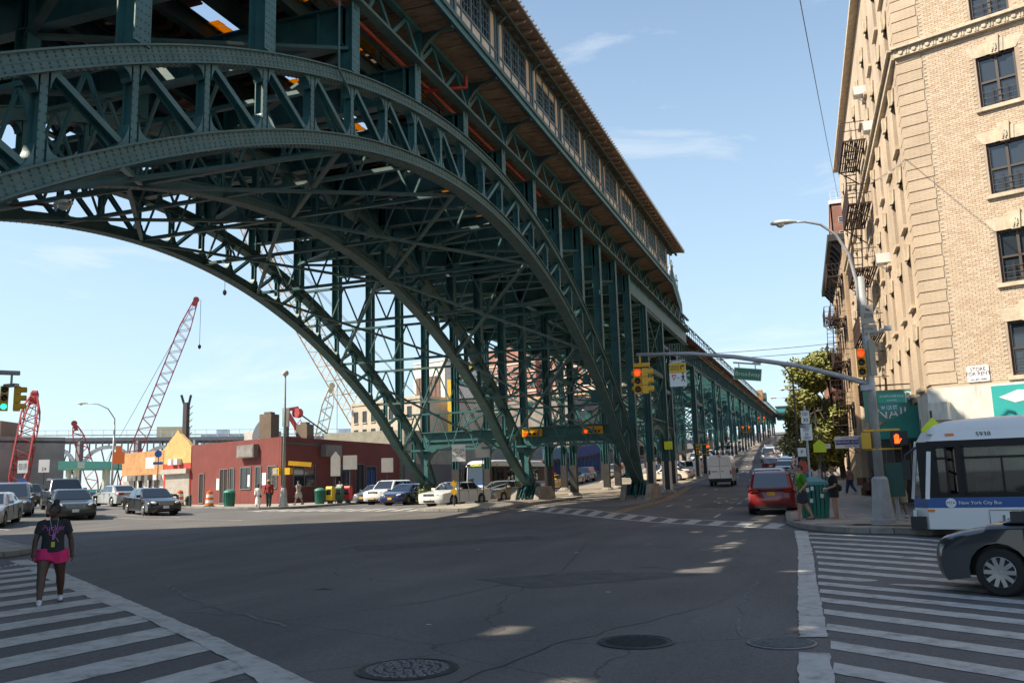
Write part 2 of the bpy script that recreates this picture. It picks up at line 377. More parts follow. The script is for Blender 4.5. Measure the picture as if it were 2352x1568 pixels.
# median strip below the viaduct
medm = mat('median ground', (.30, .25, .19), .95, var=.35, vs_=.8, bump=.3, bs=20)
md = MB(); md.grid([[(x, y, g(x, y)+.02) for x in frange(-25.5+.0*y, -12.9, 2.1)] for y in frange(63, 260, 4)])
md.build('median', medm, kind='structure')

tar = mat('tar seal', (.022, .021, .021), .55, var=.3, vs_=6); patch_m = mat('asphalt patch', (.098, .094, .092), .9, var=.3, vs_=2.5, bump=.4, bs=70); resid = mat('chalky residue', (.165, .163, .165), .9, var=.4, vs_=3)
def seam(P, w, name, m, dz=.004, jit=.05, parent=gr):
    pts = []
    for a, b in zip(P[:-1], P[1:]):
        n = max(2, int(math.dist(a, b)/.25))
        for k in range(n): pts.append((a[0]+(b[0]-a[0])*k/n+random.uniform(-jit, jit), a[1]+(b[1]-a[1])*k/n+random.uniform(-jit, jit)))
    rows = []
    for i, p in enumerate(pts):
        q = pts[min(i+1, len(pts)-1)]; r_ = pts[max(i-1, 0)]; d = Vector((q[0]-r_[0], q[1]-r_[1])); n = Vector((-d.y, d.x)).normalized()*w*random.uniform(.4, 1.1)/2
        rows.append([(p[0]+n.x, p[1]+n.y, g(*p)+dz), (p[0]-n.x, p[1]-n.y, g(*p)+dz)])
    mb = MB(); mb.grid(rows); return mb.build(name, m, parent)
seam([(-3.4, 7.0), (-3.0, 9.5), (-1.6, 13), (-1.3, 18), (-1.5, 24)], .022, 'tar_seam', tar)
seam([(-7.5, 9.8), (-6.0, 12.5), (-5.2, 17), (-6.5, 24)], .02, 'tar_seam', tar); seam([(-9.5, 13.5), (-4, 15.2), (-.8, 15.4)], .016, 'tar_seam', tar)
seam([(-14, 20), (-9, 25), (-4, 27), (-1.5, 26.6)], .03, 'tar_seam', tar); seam([(-26, 27), (-16, 30), (-8, 33)], .04, 'tar_seam', tar)
seam([(-1.1, 10.4), (-1.35, 12.8), (-1.3, 16)], .05, 'chalk_streak', resid, .005, .05)
seam([(-12.2, 14.0), (-10.6, 12.6), (-9.4, 11.7), (-8.2, 10.9), (-6.6, 9.9)], .07, 'chalk_streak', resid, .005, .07)
drape([(-6.4, 15.5), (-3.6, 18.1)], [(-4.9, 14.3), (-2.2, 16.8)], 'asphalt_patch', patch_m, gr, .004, 12, .03); drape([(-13.5, 23.0), (-9.0, 26.4)], [(-12.4, 21.6), (-8.0, 24.9)], 'asphalt_patch', patch_m, gr, .004, 14, .03)
drape([(-6.9, 46), (-6.9, 52)], [(-5.6, 46), (-5.6, 52)], 'asphalt_patch', patch_m, gr, .004, 12, .03)
# ------------------------------------------------------------------ steel viaduct
steel = mat('green steel paint', (.034, .132, .138), .48, var=.30, vs_=1.3, bump=.12, bs=14)
steel_g = mat('faded green steel', (.085, .150, .142), .6, var=.35, vs_=2.2, c2=(.045, .115, .11), bump=.12, bs=14)
dark_s = mat('grimy steel', (.03, .065, .06), .65, var=.4, vs_=1.0)
rust = mat('rusty timber', (.12, .062, .038), .9, var=.5, vs_=2)
wood_s = mat('platform soffit wood', (.25, .175, .115), .85, var=.35, vs_=1.4, stretch=(1, 4, 1), bump=.3, bs=12)
conc_ped = mat('pedestal concrete', (.31, .28, .245), .85, var=.3, vs_=1.6, bump=.3, bs=18)
yel_pan = mat('yellow decking', (.62, .33, .03), .6, var=.3, vs_=2)
def translucent(m, c, f=.5):
    n, l, b = nodes_of(m); t = n.new('ShaderNodeBsdfTranslucent'); t.inputs['Color'].default_value = (*c, 1); mx_ = n.new('ShaderNodeMixShader'); mx_.inputs[0].default_value = f
    o = [k for k in n if k.type == 'OUTPUT_MATERIAL'][0]; l.new(b.outputs[0], mx_.inputs[1]); l.new(t.outputs[0], mx_.inputs[2]); l.new(mx_.outputs[0], o.inputs['Surface'])
translucent(yel_pan, (.8, .42, .03), .6)
def grime(m, c, sc=.9, lo=.60, hi=.74):
    n, l, b = nodes_of(m); src = b.inputs['Base Color'].links[0].from_socket
    t = n.new('ShaderNodeTexCoord'); mp_ = n.new('ShaderNodeMapping'); mp_.inputs['Scale'].default_value = (3.2, 3.2, .55); ns = n.new('ShaderNodeTexNoise'); ns.inputs['Scale'].default_value = sc; ns.inputs['Detail'].default_value = 8; ns.inputs['Roughness'].default_value = .7
    l.new(t.outputs['Object'], mp_.inputs[0]); l.new(mp_.outputs[0], ns.inputs['Vector']); r_ = n.new('ShaderNodeMapRange'); r_.inputs[1].default_value = lo; r_.inputs[2].default_value = hi; l.new(ns.outputs['Fac'], r_.inputs[0])
    x_ = n.new('ShaderNodeMix'); x_.data_type = 'RGBA'; x_.inputs[7].default_value = (*c, 1); l.new(r_.outputs[0], x_.inputs['Factor']); l.new(src, x_.inputs[6]); l.new(x_.outputs[2], b.inputs['Base Color'])
grime(steel, (.07, .055, .04), 1.3); grime(steel_g, (.11, .08, .055), 1.3); grime(wood_s, (.10, .07, .05), .7, .5, .75); grime(conc_ped, (.12, .11, .1), 1.2, .5, .72)
VX = [-11.9, -19.4, -26.8]; YC = 29.2
via = thing('steel_viaduct', 'dark green riveted steel railway viaduct with great arches spanning the junction', 'viaduct', (-19.4, 29, 0), worldspace=True)
def up_ax(u): return 14.25-.01473*u*u if u < 26.2 else interp(u, [26.2, 27, 27.7, 28.15], [4.14, 3.3, 2.3, 1.55])
LOU = [0, 3, 6, 9, 12, 15, 18, 20, 22.4, 24.5, 26.3, 27.5, 28.15]
LOZ = [12.43-.01527*u*u for u in LOU[:8]]+[4.55, 3.12, 2.18, 1.68, 1.5]
def lo_ax(u): return interp(u, LOU, LOZ) if u > 20 else 12.43-.01527*u*u
def chord_path(fn, n=112): 
    return [(YC+u, fn(abs(u))) for u in [-28.15+56.3*i/n for i in range(n+1)]]
def sweep(mb, X, path, prof):
    """prof: closed list of (dx, dn) ; in-plane normal offset"""
    rows = []
    for i, (y, z) in enumerate(path):
        a, b = path[max(0, i-1)], path[min(len(path)-1, i+1)]
        d = Vector((0, b[0]-a[0], b[1]-a[1])).normalized(); nrm = Vector((0, -d.z, d.y))
        rows.append([Vector((X+dx, y, z))+nrm*dn for dx, dn in prof])
    mb.grid(rows, close=True); return mb
def rect(w, h, o=0): return [(-w/2, o-h/2), (w/2, o-h/2), (w/2, o+h/2), (-w/2, o+h/2)]
def rivet(mb, p, n, r=.03, h=.028):
    n = Vector(n); a = n.orthogonal().normalized(); b = n.cross(a); p = Vector(p)
    vs_ = [p+(a*math.cos(k*1.2566)+b*math.sin(k*1.2566))*r for k in range(5)]+[p+n*h]
    mb.add(vs_, [(k, (k+1) % 5, 5) for k in range(5)])
def rivets_on(path, X, faces, step, mb):
    for i in range(len(path)-1):
        (y0, z0), (y1, z1) = path[i], path[i+1]; L = math.hypot(y1-y0, z1-z0); n = max(1, int(L/step))
        d = Vector((0, y1-y0, z1-z0)).normalized(); nr = Vector((0, -d.z, d.y))
        for k in range(n):
            p = Vector((X, y0+(y1-y0)*(k+.5)/n, z0+(z1-z0)*(k+.5)/n))
            for (dx, dn, kind) in faces:
                j = .5 if (int(dn*100)+int(dx*100)) % 2 else 0
                q = p+Vector((dx, 0, 0))+nr*dn+d*(j*step)
                rivet(mb, q, (1, 0, 0) if kind == 'e' else -nr)
panels = [28.2+2*k for k in range(-13, 15)]
def fillet(mb, P, d1, d2, r, X, t=.03):
    P, d1, d2 = Vector(P), Vector(d1).normalized(), Vector(d2).normalized()
    pts = [P]
    for i in range(6):
        s = i/5; pts.append(P+d1*r*(1-s)**2+(d1+d2)*(r*.34*s*(1-s))+d2*r*s*s)
    mb.prism([p+Vector((X-.12, 0, 0)) for p in pts], (.24, 0, 0))
for ri, X in enumerate(VX):
    upP, loP = chord_path(up_ax), chord_path(lo_ax)
    for nm, P, fl in (('upper_chord', upP, 1), ('lower_chord', loP, -1)):
        mb = MB(); sweep(mb, X, P, rect(.38, .35)); sweep(mb, X, P, rect(.52, .035, .17)); sweep(mb, X, P, rect(.52, .035, -.17)); sweep(mb, X, P, rect(.41, .02, 0))
        ch = mb.build(nm, steel_g, via, fix=True)
        rv = MB()
        if ri == 0: rivets_on(P, X, [(.191, .115, 'e'), (.191, .05, 'e'), (.191, -.05, 'e'), (.191, -.115, 'e'), (.22, -.188, 'b'), (-.22, -.188, 'b'), (.1, -.188, 'b'), (-.1, -.188, 'b')], .17, rv)
        else: rivets_on(P, X, [(.22, -.188, 'b'), (-.22, -.188, 'b'), (.1, -.188, 'b'), (-.1, -.188, 'b')], .2, rv)
        rv.build('rivets', steel_g, ch, kind='stuff')
    for y in panels:
        u = y-YC; a = abs(u)
        if a > 25.5: continue
        zl, zu = lo_ax(a), up_ax(a)
        mb = MB(); mb.ibar((X, y, zl), (X, y, zu), .155, .23, (1, 0, 0), .025); v = mb.build('vertical', steel, via)
        if ri == 0:
            rv = MB(); n = int((zu-zl-.5)/.16)
            for k in range(n):
                for dy in (-.06, .06): rivet(rv, (X+.116, y+dy, zl+.3+k*.16), (1, 0, 0), .024, .02)
            rv.build('rivets', steel, v, kind='stuff')
        # diagonal towards the crown at the bottom
        y2 = y+2 if u < 0 else y-2
        if abs(u) > 1.5:
            b = abs(y2-YC)
            mb = MB(); mb.ibar((X, y, zu), (X, y2, lo_ax(b)), .125, .2, (1, 0, 0), .03); mb.build('diagonal', steel, via)
        # gusset plates with rounded re-entrant corners
        e = .35
        for fn, s, z0 in ((lo_ax, 1, zl+.2), (up_ax, -1, zu-.2)):
            for sg in (1, -1):
                slope = (fn(abs(u+sg*e))-fn(a))/(e)
                mb = MB(); fillet(mb, (0, y+sg*.12, z0+slope*.12), (0, sg, slope), (0, 0, s), .40 if s > 0 else .34, X); mb.build('gusset_plate', steel, via)
    # spandrel columns
    for k in range(-7, 8):
        y = 28.2+4*k; a = abs(y-YC)
        if a > 28: continue
        mb = MB(); z0 = up_ax(a)+.2; mb.ibar((X, y, z0), (X, y, 15.35), .42, .46, (1, 0, 0), .03); cl = mb.build('column', steel, via)
        if ri == 0:
            rv = MB()
            for kk in range(int((15.3-z0)/.18)):
                for dy in (-.15, -.06, .06, .15): rivet(rv, (X+.231, y+dy, z0+.1+kk*.18), (1, 0, 0), .024, .02)
            if rv.v: rv.build('rivets', steel, cl, kind='stuff')
    # pedestals
    for sg, yb in ((1, 57.35), (-1, 1.05)):
        zb = g(X, yb)-.2
        mb = MB()
        for dx in (-1.0, .64):
            mb.prism([(X+dx, yb-1.9, zb), (X+dx, yb+2.6, zb), (X+dx, yb+1.4, 1.5), (X+dx, yb-1.0, 1.5)], (.36, 0, 0))
        mb.prism([(X-.65, yb-1.6, zb), (X-.65, yb+2.3, zb), (X-.65, yb+1.6, .8), (X-.65, yb-1.2, .8)], (1.3, 0, 0))
        mb.build('pedestal', conc_ped, via, fix=True)
        mb = MB()
        for k in range(7):
            a = R(205+k*21); mb.bar((X, yb, 1.5), (X+.0, yb+1.9*math.cos(a)*.9, max(zb+.4, 1.5+1.5*math.sin(a))), .9 if k in (0, 6) else .06, .07, (1, 0, 0))
        for dx in (-.42, -.2, .2, .42):
            mb.prism([(X+dx, yb-1.6, .8), (X+dx, yb+1.6, .8), (X+dx, yb+.5, 1.75), (X+dx, yb-.5, 1.75)], (.04, 0, 0))
        mb.cyl((X-.5, yb, 1.5), (X+.5, yb, 1.5), .17, n=14)
        mb.build('hinge_shoe', steel, via)
# sway frames between the ribs, laterals
def lattice(mb, a, b, dz, n, w=.1, up=None):
    a, b = Vector(a), Vector(b); o = Vector((0, 0, dz))
    mb.bar(a, b, .16, w); mb.bar(a+o, b+o, .16, w)
    for i in range(n):
        p = a+(b-a)*(i/n); q = a+(b-a)*((i+.5)/n); r_ = a+(b-a)*((i+1)/n)
        mb.bar(p, q+o, .07, .07); mb.bar(q+o, r_, .07, .07)
for k in range(-6, 8):
    y = 28.2+4*k; a = abs(y-YC)
    if a > 25.5: continue
    for i in (0, 1):
        x0, x1 = VX[i]-.25, VX[i+1]+.25; zl, zu = lo_ax(a)-.1, up_ax(a)-.05
        mb = MB(); n = 4
        if zu-zl < 2.6: lattice(mb, (x0, y, zl), (x1, y, zl), zu-zl, n, .12)
        else:
            lattice(mb, (x0, y, zl), (x1, y, zl), 1.5, n, .12); mb.bar((x0, y, zu), (x1, y, zu), .16, .12)
            mb.bar((x0, y, zl+1.5), ((x0+x1)/2, y, zu), .1, .1); mb.bar((x1, y, zl+1.5), ((x0+x1)/2, y, zu), .1, .1)
        mb.build('sway_frame', steel_g if k % 2 else steel, via)
        y2 = y+8; a2 = abs(y2-YC)
        if a2 < 25.6 and k % 2 == 0:
            z2 = lo_ax(a2)-.1
            mb = MB(); mb.bar((x0, y, zl), (x1, y2, z2), .14, .1); mb.build('lateral_brace', steel_g, via)
            mb = MB(); mb.bar((x1, y, zl-.1), (x0, y2, z2-.1), .14, .1); mb.build('lateral_brace', steel_g, via)
# portal girders at the springing
for y in (55.4, 3.0):
    for i in (0, 1):
        x0, x1 = VX[i]-.2, VX[i+1]+.2; mb = MB(); rim = MB()
        pts = [(x0, y, 5.35), (x0, y, 1.9), (x0-.25, y, 1.9)]; arc = [(x0-.25, y, 1.9)]
        w = (x0-x1)
        for t in range(0, 13):
            s = t/12; ang = s*math.pi
            xx = (x0+x1)/2+math.copysign(abs(math.cos(ang))**.42, math.cos(ang))*(w/2-.55); zz = 1.9+2.5*abs(math.sin(ang))**.42
            arc.append((xx, y, zz))
        arc.append((x1+.25, y, 1.9)); arc = [(x0-.3, y, 1.9)]+[((x0+x1)/2+(x0-x1)/2*.93*(1 if cx > 0 else -1)*abs(cx)**.5, y, 1.9+2.5*sx**.5) for cx, sx in [(math.cos(t*math.pi/14), math.sin(t*math.pi/14)) for t in range(1, 14)]]+[(x1+.3, y, 1.9)]; pts = [(x0, y, 5.35), (x0, y, 1.9)]+arc+[(x1, y, 1.9), (x1, y, 5.35)]
        mb.prism(pts, (0, .08, 0)); pg = mb.build('portal_girder', steel, via, fix=True)
        rim.box(((x0+x1)/2, y+.04, 5.38), (w+.1, .62, .06)); rim.box(((x0+x1)/2, y+.04, 4.75), (w-.4, .3, .05))
        for j in range(1, len(arc)-2): rim.bar((arc[j][0], y+.04, arc[j][2]), (arc[j+1][0], y+.04, arc[j+1][2]), .5, .05, (0, 0, 1) if 2 < j < 11 else (1, 0, 0))
        rim.build('flange', steel_g, pg)
        rv = MB()
        for j in range(2, len(arc)-2):
            for s in (0, .33, .66):
                px_ = arc[j][0]+(arc[j+1][0]-arc[j][0])*s; pz_ = arc[j][2]+(arc[j+1][2]-arc[j][2])*s
                rivet(rv, (px_, y-.001, min(5.2, pz_+.12)), (0, -1, 0), .03, .02)
        rv.build('rivets', steel, pg, kind='stuff')
# deck ---------------------------------------------------------------
Y0, YS, YP, YE = -44, 66, 81.5, 262
def deckz(y): return 0 if y < 85 else (y-85)*.0135
fb_y = [28.2+4*k for k in range(-18, 14)]
for y in fb_y:
    mb = MB(); zt, zb = 15.3, 14.1
    mb.box((-19.35, y, (zt+zb)/2), (14.7, .03, zt-zb-.08)); mb.box((-19.35, y, zt-.02), (14.7, .38, .04)); mb.box((-19.35, y, zb+.02), (14.7, .38, .04))
    fb = mb.build('floor_beam', steel, via)
    mb = MB()
    for x in frange(-25.9, -12.8, 1.63): mb.box((x, y, 14.7), (.025, .3, 1.1))
    mb.build('stiffener', steel, fb, kind='stuff')
for X in VX:
    mb = MB(); mb.ibar((X, 57, 14.75), (X, 82, 14.75), .4, 1.25, (0, 0, 1), .04); mb.build('longitudinal_girder', steel, via)
for x in (-13.6, -15.4, -16.9, -18.6, -20.1, -21.8, -23.3, -25.1):
    mb = MB(); mb.ibar((x, Y0, 15.62), (x, 84, 15.62), .26, .6, (0, 0, 1), .03); mb.build('stringer', dark_s, via)
# diagonal wind bracing under the deck
for k in range(-9, 13):
    y = 28.2+4*k
    for i in (0, 1):
        mb = MB(); x0, x1 = VX[i], VX[i+1]
        if k % 2: x0, x1 = x1, x0
        mb.bar((x0, y, 14.0), (x1, y+4, 14.0), .22, .1); mb.build('wind_brace', steel_g, via)
PANELS = ((-16.9, 11.8), (-21.8, 16.5), (-13.4, 15.2), (-16.9, 21.0), (-13.4, 23.0), (-21.8, 26.5), (-16.9, 37.5), (-21.8, 34.0), (-13.4, 31), (-16.9, 14.5), (-16.9, 17.5), (-21.8, 22), (-16.9, 25.2), (-16.9, 29.3), (-21.8, 30.5), (-16.9, 33.5), (-21.8, 38), (-16.9, 41.5), (-13.4, 19.5), (-13.4, 26.8), (-21.8, 12), (-16.9, 9.5), (-21.8, 46))
# ties and boards (uncountable): one stuff part
mb = MB()
y = Y0
while y < YE:
    for tx in (-14.6, -19.35, -24.1):
        if tx == -19.35 and random.random() < .06: continue
        mb.box((tx+random.uniform(-.08, .08), y, 16.04+deckz(y)), (2.75, .24, .22))
    y += .52
mb.build('ties', rust, via, kind='stuff')
mb = MB(); y = Y0  # boards added over the ties to block sun from reaching the road
while y < 100:
    for tx in frange(-25.4, -13.4, .5):
        if random.random() < .965 and not any(abs(tx-a) < .8 and abs(y+.3-b) < 1.5 for a, b in PANELS): mb.box((tx, y+random.uniform(0, .1), 16.22+random.uniform(0, .03)), (random.uniform(.47, .56), random.uniform(1.0, 1.3), .06))
    y += 1.0
mb.build('sun_block_boards', rust, via, kind='stuff')
for tx in (-14.6, -19.35, -24.1):
    for s in (-.75, .75):
        mb = MB(); mb.bar((tx+s, Y0, 16.24), (tx+s, 85, 16.24), .08, .16); mb.bar((tx+s, 85, 16.24), (tx+s, YE, 16.24+deckz(YE)), .08, .16); mb.build('rail', rust, via)
for (x, y) in PANELS:
    mb = MB()
    for i in range(9): mb.box((x, y-.75+i*.18, 15.88+(.015 if i % 2 else 0)), (.95, .17, .02))
    mb.build('decking_panel', yel_pan, via)
# side lattice girders, brackets, platform ---------------------------------
for side in (1, -1):
    SXm = lambda x: x if side > 0 else -38.7-x
    o = side
    mb = MB(); mb.bar((SXm(-11.62), Y0, 15.42), (SXm(-11.62), 82, 15.42), .3, .1); mb.build('side_girder_chord', steel_g, via)
    mb = MB(); mb.bar((SXm(-11.62), Y0, 16.5), (SXm(-11.62), 82, 16.5), .2, .14); mb.build('side_girder_chord', steel, via)
    for y in fb_y:
        if y > 80: continue
        mb = MB()
        for j, (p, q) in enumerate(((0, 1), (1, 2), (2, 3), (3, 4))):
            z0, z1 = (15.45, 16.45) if j % 2 == 0 else (16.45, 15.45)
            mb.bar((SXm(-11.62), y+p, z0), (SXm(-11.62), y+q, z1), .09, .13)
        mb.bar((SXm(-11.62), y, 15.4), (SXm(-11.62), y, 16.5), .2, .2); mb.build('side_girder_lacing', steel, via)
        # curved bracket
        xe = -10.42-(max(0, y-66)*.105)
        pts = [(SXm(-11.7+(xe+11.7)*(1-math.cos(t*math.pi/16))), y, 15.15+1.3*math.sin(t*math.pi/16)) for t in range(9)]
        mb = MB()
        for a, b in zip(pts[:-1], pts[1:]): mb.bar(a, b, .16, .07, (0, 1, 0) if False else (1, 0, 0) if a == pts[0] else (0, 0, 1))
        mb.prism([(p[0], y-.015, p[2]) for p in pts]+[(SXm(-11.7), y-.015, 16.45)], (0, .03, 0)); mb.build('bracket', dark_s, via, fix=True)
    # soffit planks
    y = Y0+.4
    while y < 81:
        xe = -10.4-(max(0, y-66)*.105)
        mb = MB(); mb.box((SXm((xe-13.2)/2), y+.44, 16.64+random.uniform(-.012, .012)), (13.2+xe, .86, .05)); mb.build('soffit_plank', wood_s, via); y += .9
    mb = MB(); mb.bar((SXm(-10.4), Y0, 16.71), (SXm(-10.4), 66, 16.71), .1, .36); mb.bar((SXm(-10.4), 66, 16.71), (SXm(-12.0), 81.4, 16.71), .1, .36); mb.build('platform_edge_beam', steel, via)
    mb = MB(); mb.bar((SXm(-10.34), Y0, 16.84), (SXm(-10.34), 66, 16.84), .12, .16); mb.build('platform_sill', steel_g, via)
    mb = MB(); mb.box((SXm(-13.26), (Y0+81.3)/2, 16.36), (.06, 81.3-Y0, 1.0)); mb.build('sun_block_plate', dark_s, via)  # plate added to stop sun leaking between platform and ties
    # platform slab
    mb = MB(); mb.prism([(SXm(-10.5), Y0, 16.7), (SXm(-10.5), 66, 16.7), (SXm(-12.1), 81.3, 16.7), (SXm(-13.2), 81.3, 16.7), (SXm(-13.2), Y0, 16.7)], (0, 0, .16)); mb.build('platform_slab', conc_ped, via, fix=True)
# railing on the open platform end and its lamps
for side in (1,):
    a, b = Vector((-10.4, 66.2, 16.9)), Vector((-12.0, 81.3, 16.9))
    for t in frange(0, 1, .05):
        p = a+(b-a)*t; mb = MB(); mb.bar(p, p+Vector((0, 0, 1.15)), .06, .06); mb.build('railing_post', steel_g, via)
    for z in (.2, .65, 1.1):
        mb = MB(); mb.bar(a+Vector((0, 0, z)), b+Vector((0, 0, z)), .05, .07); mb.build('railing_bar', steel_g, via)
    mb = MB(); mb.prism([a+Vector((0, 0, .12)), b+Vector((0, 0, .12)), b+Vector((0, 0, .75)), a+Vector((0, 0, .75))], (.02, 0, 0)); mb.build('railing_panel', dark_s, via, fix=True)
# red standpipe
redp = mat('red pipe paint', (.5, .05, .02), .5)
mb = MB(); mb.tube([(-11.3, 27.4, 16.35), (-11.3, 27.4, 15.95), (-11.25, 27.3, 15.85), (-11.9, 27.0, 15.8), (-12.7, 26.8, 15.75)], .06, 8)
mb.build('standpipe', redp, via)
mb = MB(); mb.tube([(-12.6, 16, 15.9), (-12.6, 40, 15.9)], .07, 6); mb.build('standpipe', redp, via)
mb = MB(); mb.tube([(-11.55, 21.0, 17), (-11.55, 21.0, 16.0), (-11.7, 21.0, 15.7), (-12.6, 21.0, 15.6)], .09, 8); mb.build('drain_pipe', steel, via)
mb = MB(); mb.tube([(-11.62, 19.2, 15.4), (-11.62, 19.2, 12.9), (-11.6, 19.6, 12.6)], .03, 6); mb.build('conduit', steel_g, via)
# far viaduct girders and towers ------------------------------------
TX = (-14, -19.4, -24.8)
pairs = [(61.5, 68.0), (79.0, 83.5), (99.6, 106.0), (118.8, 125), (137.8, 144), (156, 162), (173.8, 180), (191.5, 197.5), (209, 215), (227, 233), (245, 251)]
brk = [83.5, 99.6, 106, 118.8, 125, 137.8, 144, 156, 162, 173.8, 180, 191.5, 197.5, 209, 215, 227, 233, 245, 262]
for X in TX:
    for a, b in zip(brk[:-1], brk[1:]):
        z0, z1 = 14.95+deckz(a), 14.95+deckz(b); mb = MB(); mb.ibar((X, a+.06, z0), (X, b-.06, z1), .42, 1.75, (0, 0, 1), .05); gd = mb.build('plate_girder', steel if X != -14 else steel_g, via)
        if X == -14:
            mb = MB(); n = max(2, int((b-a)/1.5))
            for k in range(n+1):
                yy = a+.15+(b-a-.3)*k/n; mb.box((X+.1, yy, 14.95+deckz(yy)), (.18, .05, 1.62))
            mb.build('stiffener', steel_g, gd, kind='stuff')
for y in frange(85, 260, 6.2):
    mb = MB(); mb.box((-19.4, y, 14.9+deckz(y)), (10.6, .2, .7)); mb.build('floor_beam', dark_s, via)
# outer walkway, railing, cable
for a, b in zip(frange(83, 251, 12), frange(95, 263, 12)):
    mb = MB(); mb.prism([(-12.7, a, 16.05+deckz(a)), (-13.4, a, 16.05+deckz(a)), (-13.4, b, 16.05+deckz(b)), (-12.7, b, 16.05+deckz(b))], (0, 0, .08)); mb.build('walkway', rust, via, fix=True)
    mb = MB()
    for z in (.55, 1.1): mb.bar((-12.75, a, 16.1+z+deckz(a)), (-12.75, b, 16.1+z+deckz(b)), .06, .06)
    for k in range(8): yy = a+(b-a)*k/8; mb.bar((-12.75, yy, 16.05+deckz(yy)), (-12.75, yy, 17.2+deckz(yy)), .06, .06)
    mb.build('railing', steel_g, via)
    mb = MB(); mb.tube([(-12.65, a+(b-a)*k/10, 17.0+deckz(a)+.12*math.sin(k*1.9+a)) for k in range(11)], .07, 5); mb.build('cable_bundle', dark_s, via)
    mb = MB(); mb.bar((-13.9, a+3, 14.3+deckz(a)), (-12.75, a+3, 16.0+deckz(a)), .1, .1); mb.build('walkway_brace', steel, via)
blackp = mat('black column paint', (.03, .028, .027), .6, var=.3); whitep = mat('white column paint', (.62, .6, .56), .6, var=.15)
for pi, (ya, yb) in enumerate(pairs):
    XS = VX if pi == 0 else TX
    ztop = 14.1+deckz(ya)
    for X in XS:
        for y in (ya, yb):
            zb = g(X, y)
            mb = MB(); mb.ibar((X, y, zb), (X, y, ztop), .44, .5, (1, 0, 0), .035)
            if pi < 4: mb.box((X, y, (zb+ztop)/2), (.04, .3, ztop-zb))
            cl = mb.build('column', steel, via)
            mb = MB()
            mb.m = 0; mb.box((X, y, zb+1.3), (.38, .53, 2.2)); mb.m = 1
            for dx in (-.24, .24): mb.box((X+dx, y, zb+1.3), (.1, .54, 2.2))
            mb.build('painted_base', [blackp, whitep if X == XS[0] else blackp], cl)
            mb = MB(); mb.lathe((X, y, zb-.1), [(.62, 0), (.6, .18), (.42, .32), (.4, .36)], 10); mb.build('footing', conc_ped, cl)
    # transverse frames
    for y in (ya, yb):
        zb = g(XS[0], y)
        for i in (0, 1):
            x0, x1 = XS[i]-.2, XS[i+1]+.2; zp = zb+4.6
            if pi < 7:
                mb = MB(); mb.bar((x0, y, zp+.6), (x1, y, zp+.6), .3, .12)
                arc = [((x0+x1)/2+(x0-x1)/2*math.cos(t*math.pi/10), y, zp-1.5+1.7*math.sin(t*math.pi/10)) for t in range(11)]
                for p, q in zip(arc[:-1], arc[1:]): mb.bar(p, q, .22, .08)
                for t in range(1, 10): mb.bar(arc[t], ((x0+x1)/2+(x0-x1)/2*math.cos((t+(.5 if t % 2 else -.5))*math.pi/10), y, zp+.55), .06, .06)
                mb.build('portal_arch', steel, via)
            zt = ztop-.5; zm = (zp+.7+zt)/2
            h = zt-zp-.7
            if h > 1.5:
                nX = 2 if h > 6 else 1
                for k in range(nX):
                    za, zz = zp+.7+h*k/nX, zp+.7+h*(k+1)/nX
                    mb = MB(); mb.bar((x0, y, za), (x1, y, zz), .22, .14); mb.build('cross_brace', steel, via)
                    mb = MB(); mb.bar((x1, y+.1, za), (x0, y+.1, zz), .22, .14); mb.build('cross_brace', steel, via)
                    if pi < 5:
                        mb = MB(); mb.box(((x0+x1)/2, y, (za+zz)/2), (.75, .06, .95)); mb.build('gusset_plate', steel, via)
                        if k < nX-1 or nX == 1:
                            mb = MB(); lattice(mb, (x0, y, zz-.3), (x1, y, zz-.3), .5, 6, .08); mb.build('lattice_strut', steel, via)
            mb = MB(); mb.box(((x0+x1)/2, y, ztop+.1), (x0-x1, .3, .9)); mb.build('floor_beam', steel, via)
    # longitudinal bracing of the tower
    for X in XS:
        za = g(X, ya)+4.6
        h = ztop-za
        if h < 1.5: continue
        for k in range(2):
            z0, z1 = za+h*k/2, za+h*(k+1)/2
            mb = MB()
            if pi < 4 and X != XS[0]:
                for s in (0, 1):
                    p, q = (Vector((X, ya, z0)), Vector((X, yb, z1))) if s == 0 else (Vector((X, yb, z0)), Vector((X, ya, z1)))
                    n = 14
                    for o_ in (-.14, .14): mb.bar(p+Vector((0, 0, o_)), q+Vector((0, 0, o_)), .05, .05, (1, 0, 0))
                    for j in range(n): mb.bar(p+(q-p)*(j/n)+Vector((0, 0, -.14 if j % 2 else .14)), p+(q-p)*((j+1)/n)+Vector((0, 0, .14 if j % 2 else -.14)), .03, .03, (1, 0, 0))
            else:
                mb.bar((X+.1, ya, z0), (X+.1, yb, z1), .07, .07, (1, 0, 0)); mb.bar((X+.16, yb, z0), (X+.16, ya, z1), .07, .07, (1, 0, 0))
            mb.build('tower_brace', steel_g, via)
            mb = MB(); mb.bar((X, ya, z1), (X, yb, z1), .3, .34); mb.build('tower_strut', steel_g if X == XS[0] else steel, via)
        if pi < 3:
            mb = MB(); n = 12; zq = za
            mb.bar((X, ya, zq+.9), (X, yb, zq+.9), .34, .1)
            arc = [(X, (ya+yb)/2-(yb-ya)/2*math.cos(t*math.pi/n), zq-1.4+1.8*math.sin(t*math.pi/n)) for t in range(n+1)]
            for p, q in zip(arc[:-1], arc[1:]): mb.bar(p, q, .3, .08, (1, 0, 0))
            for t in range(1, n): mb.bar(arc[t], (X, arc[t][1], zq+.85), .06, .1, (1, 0, 0))
            mb.build('portal_arch', steel, via)
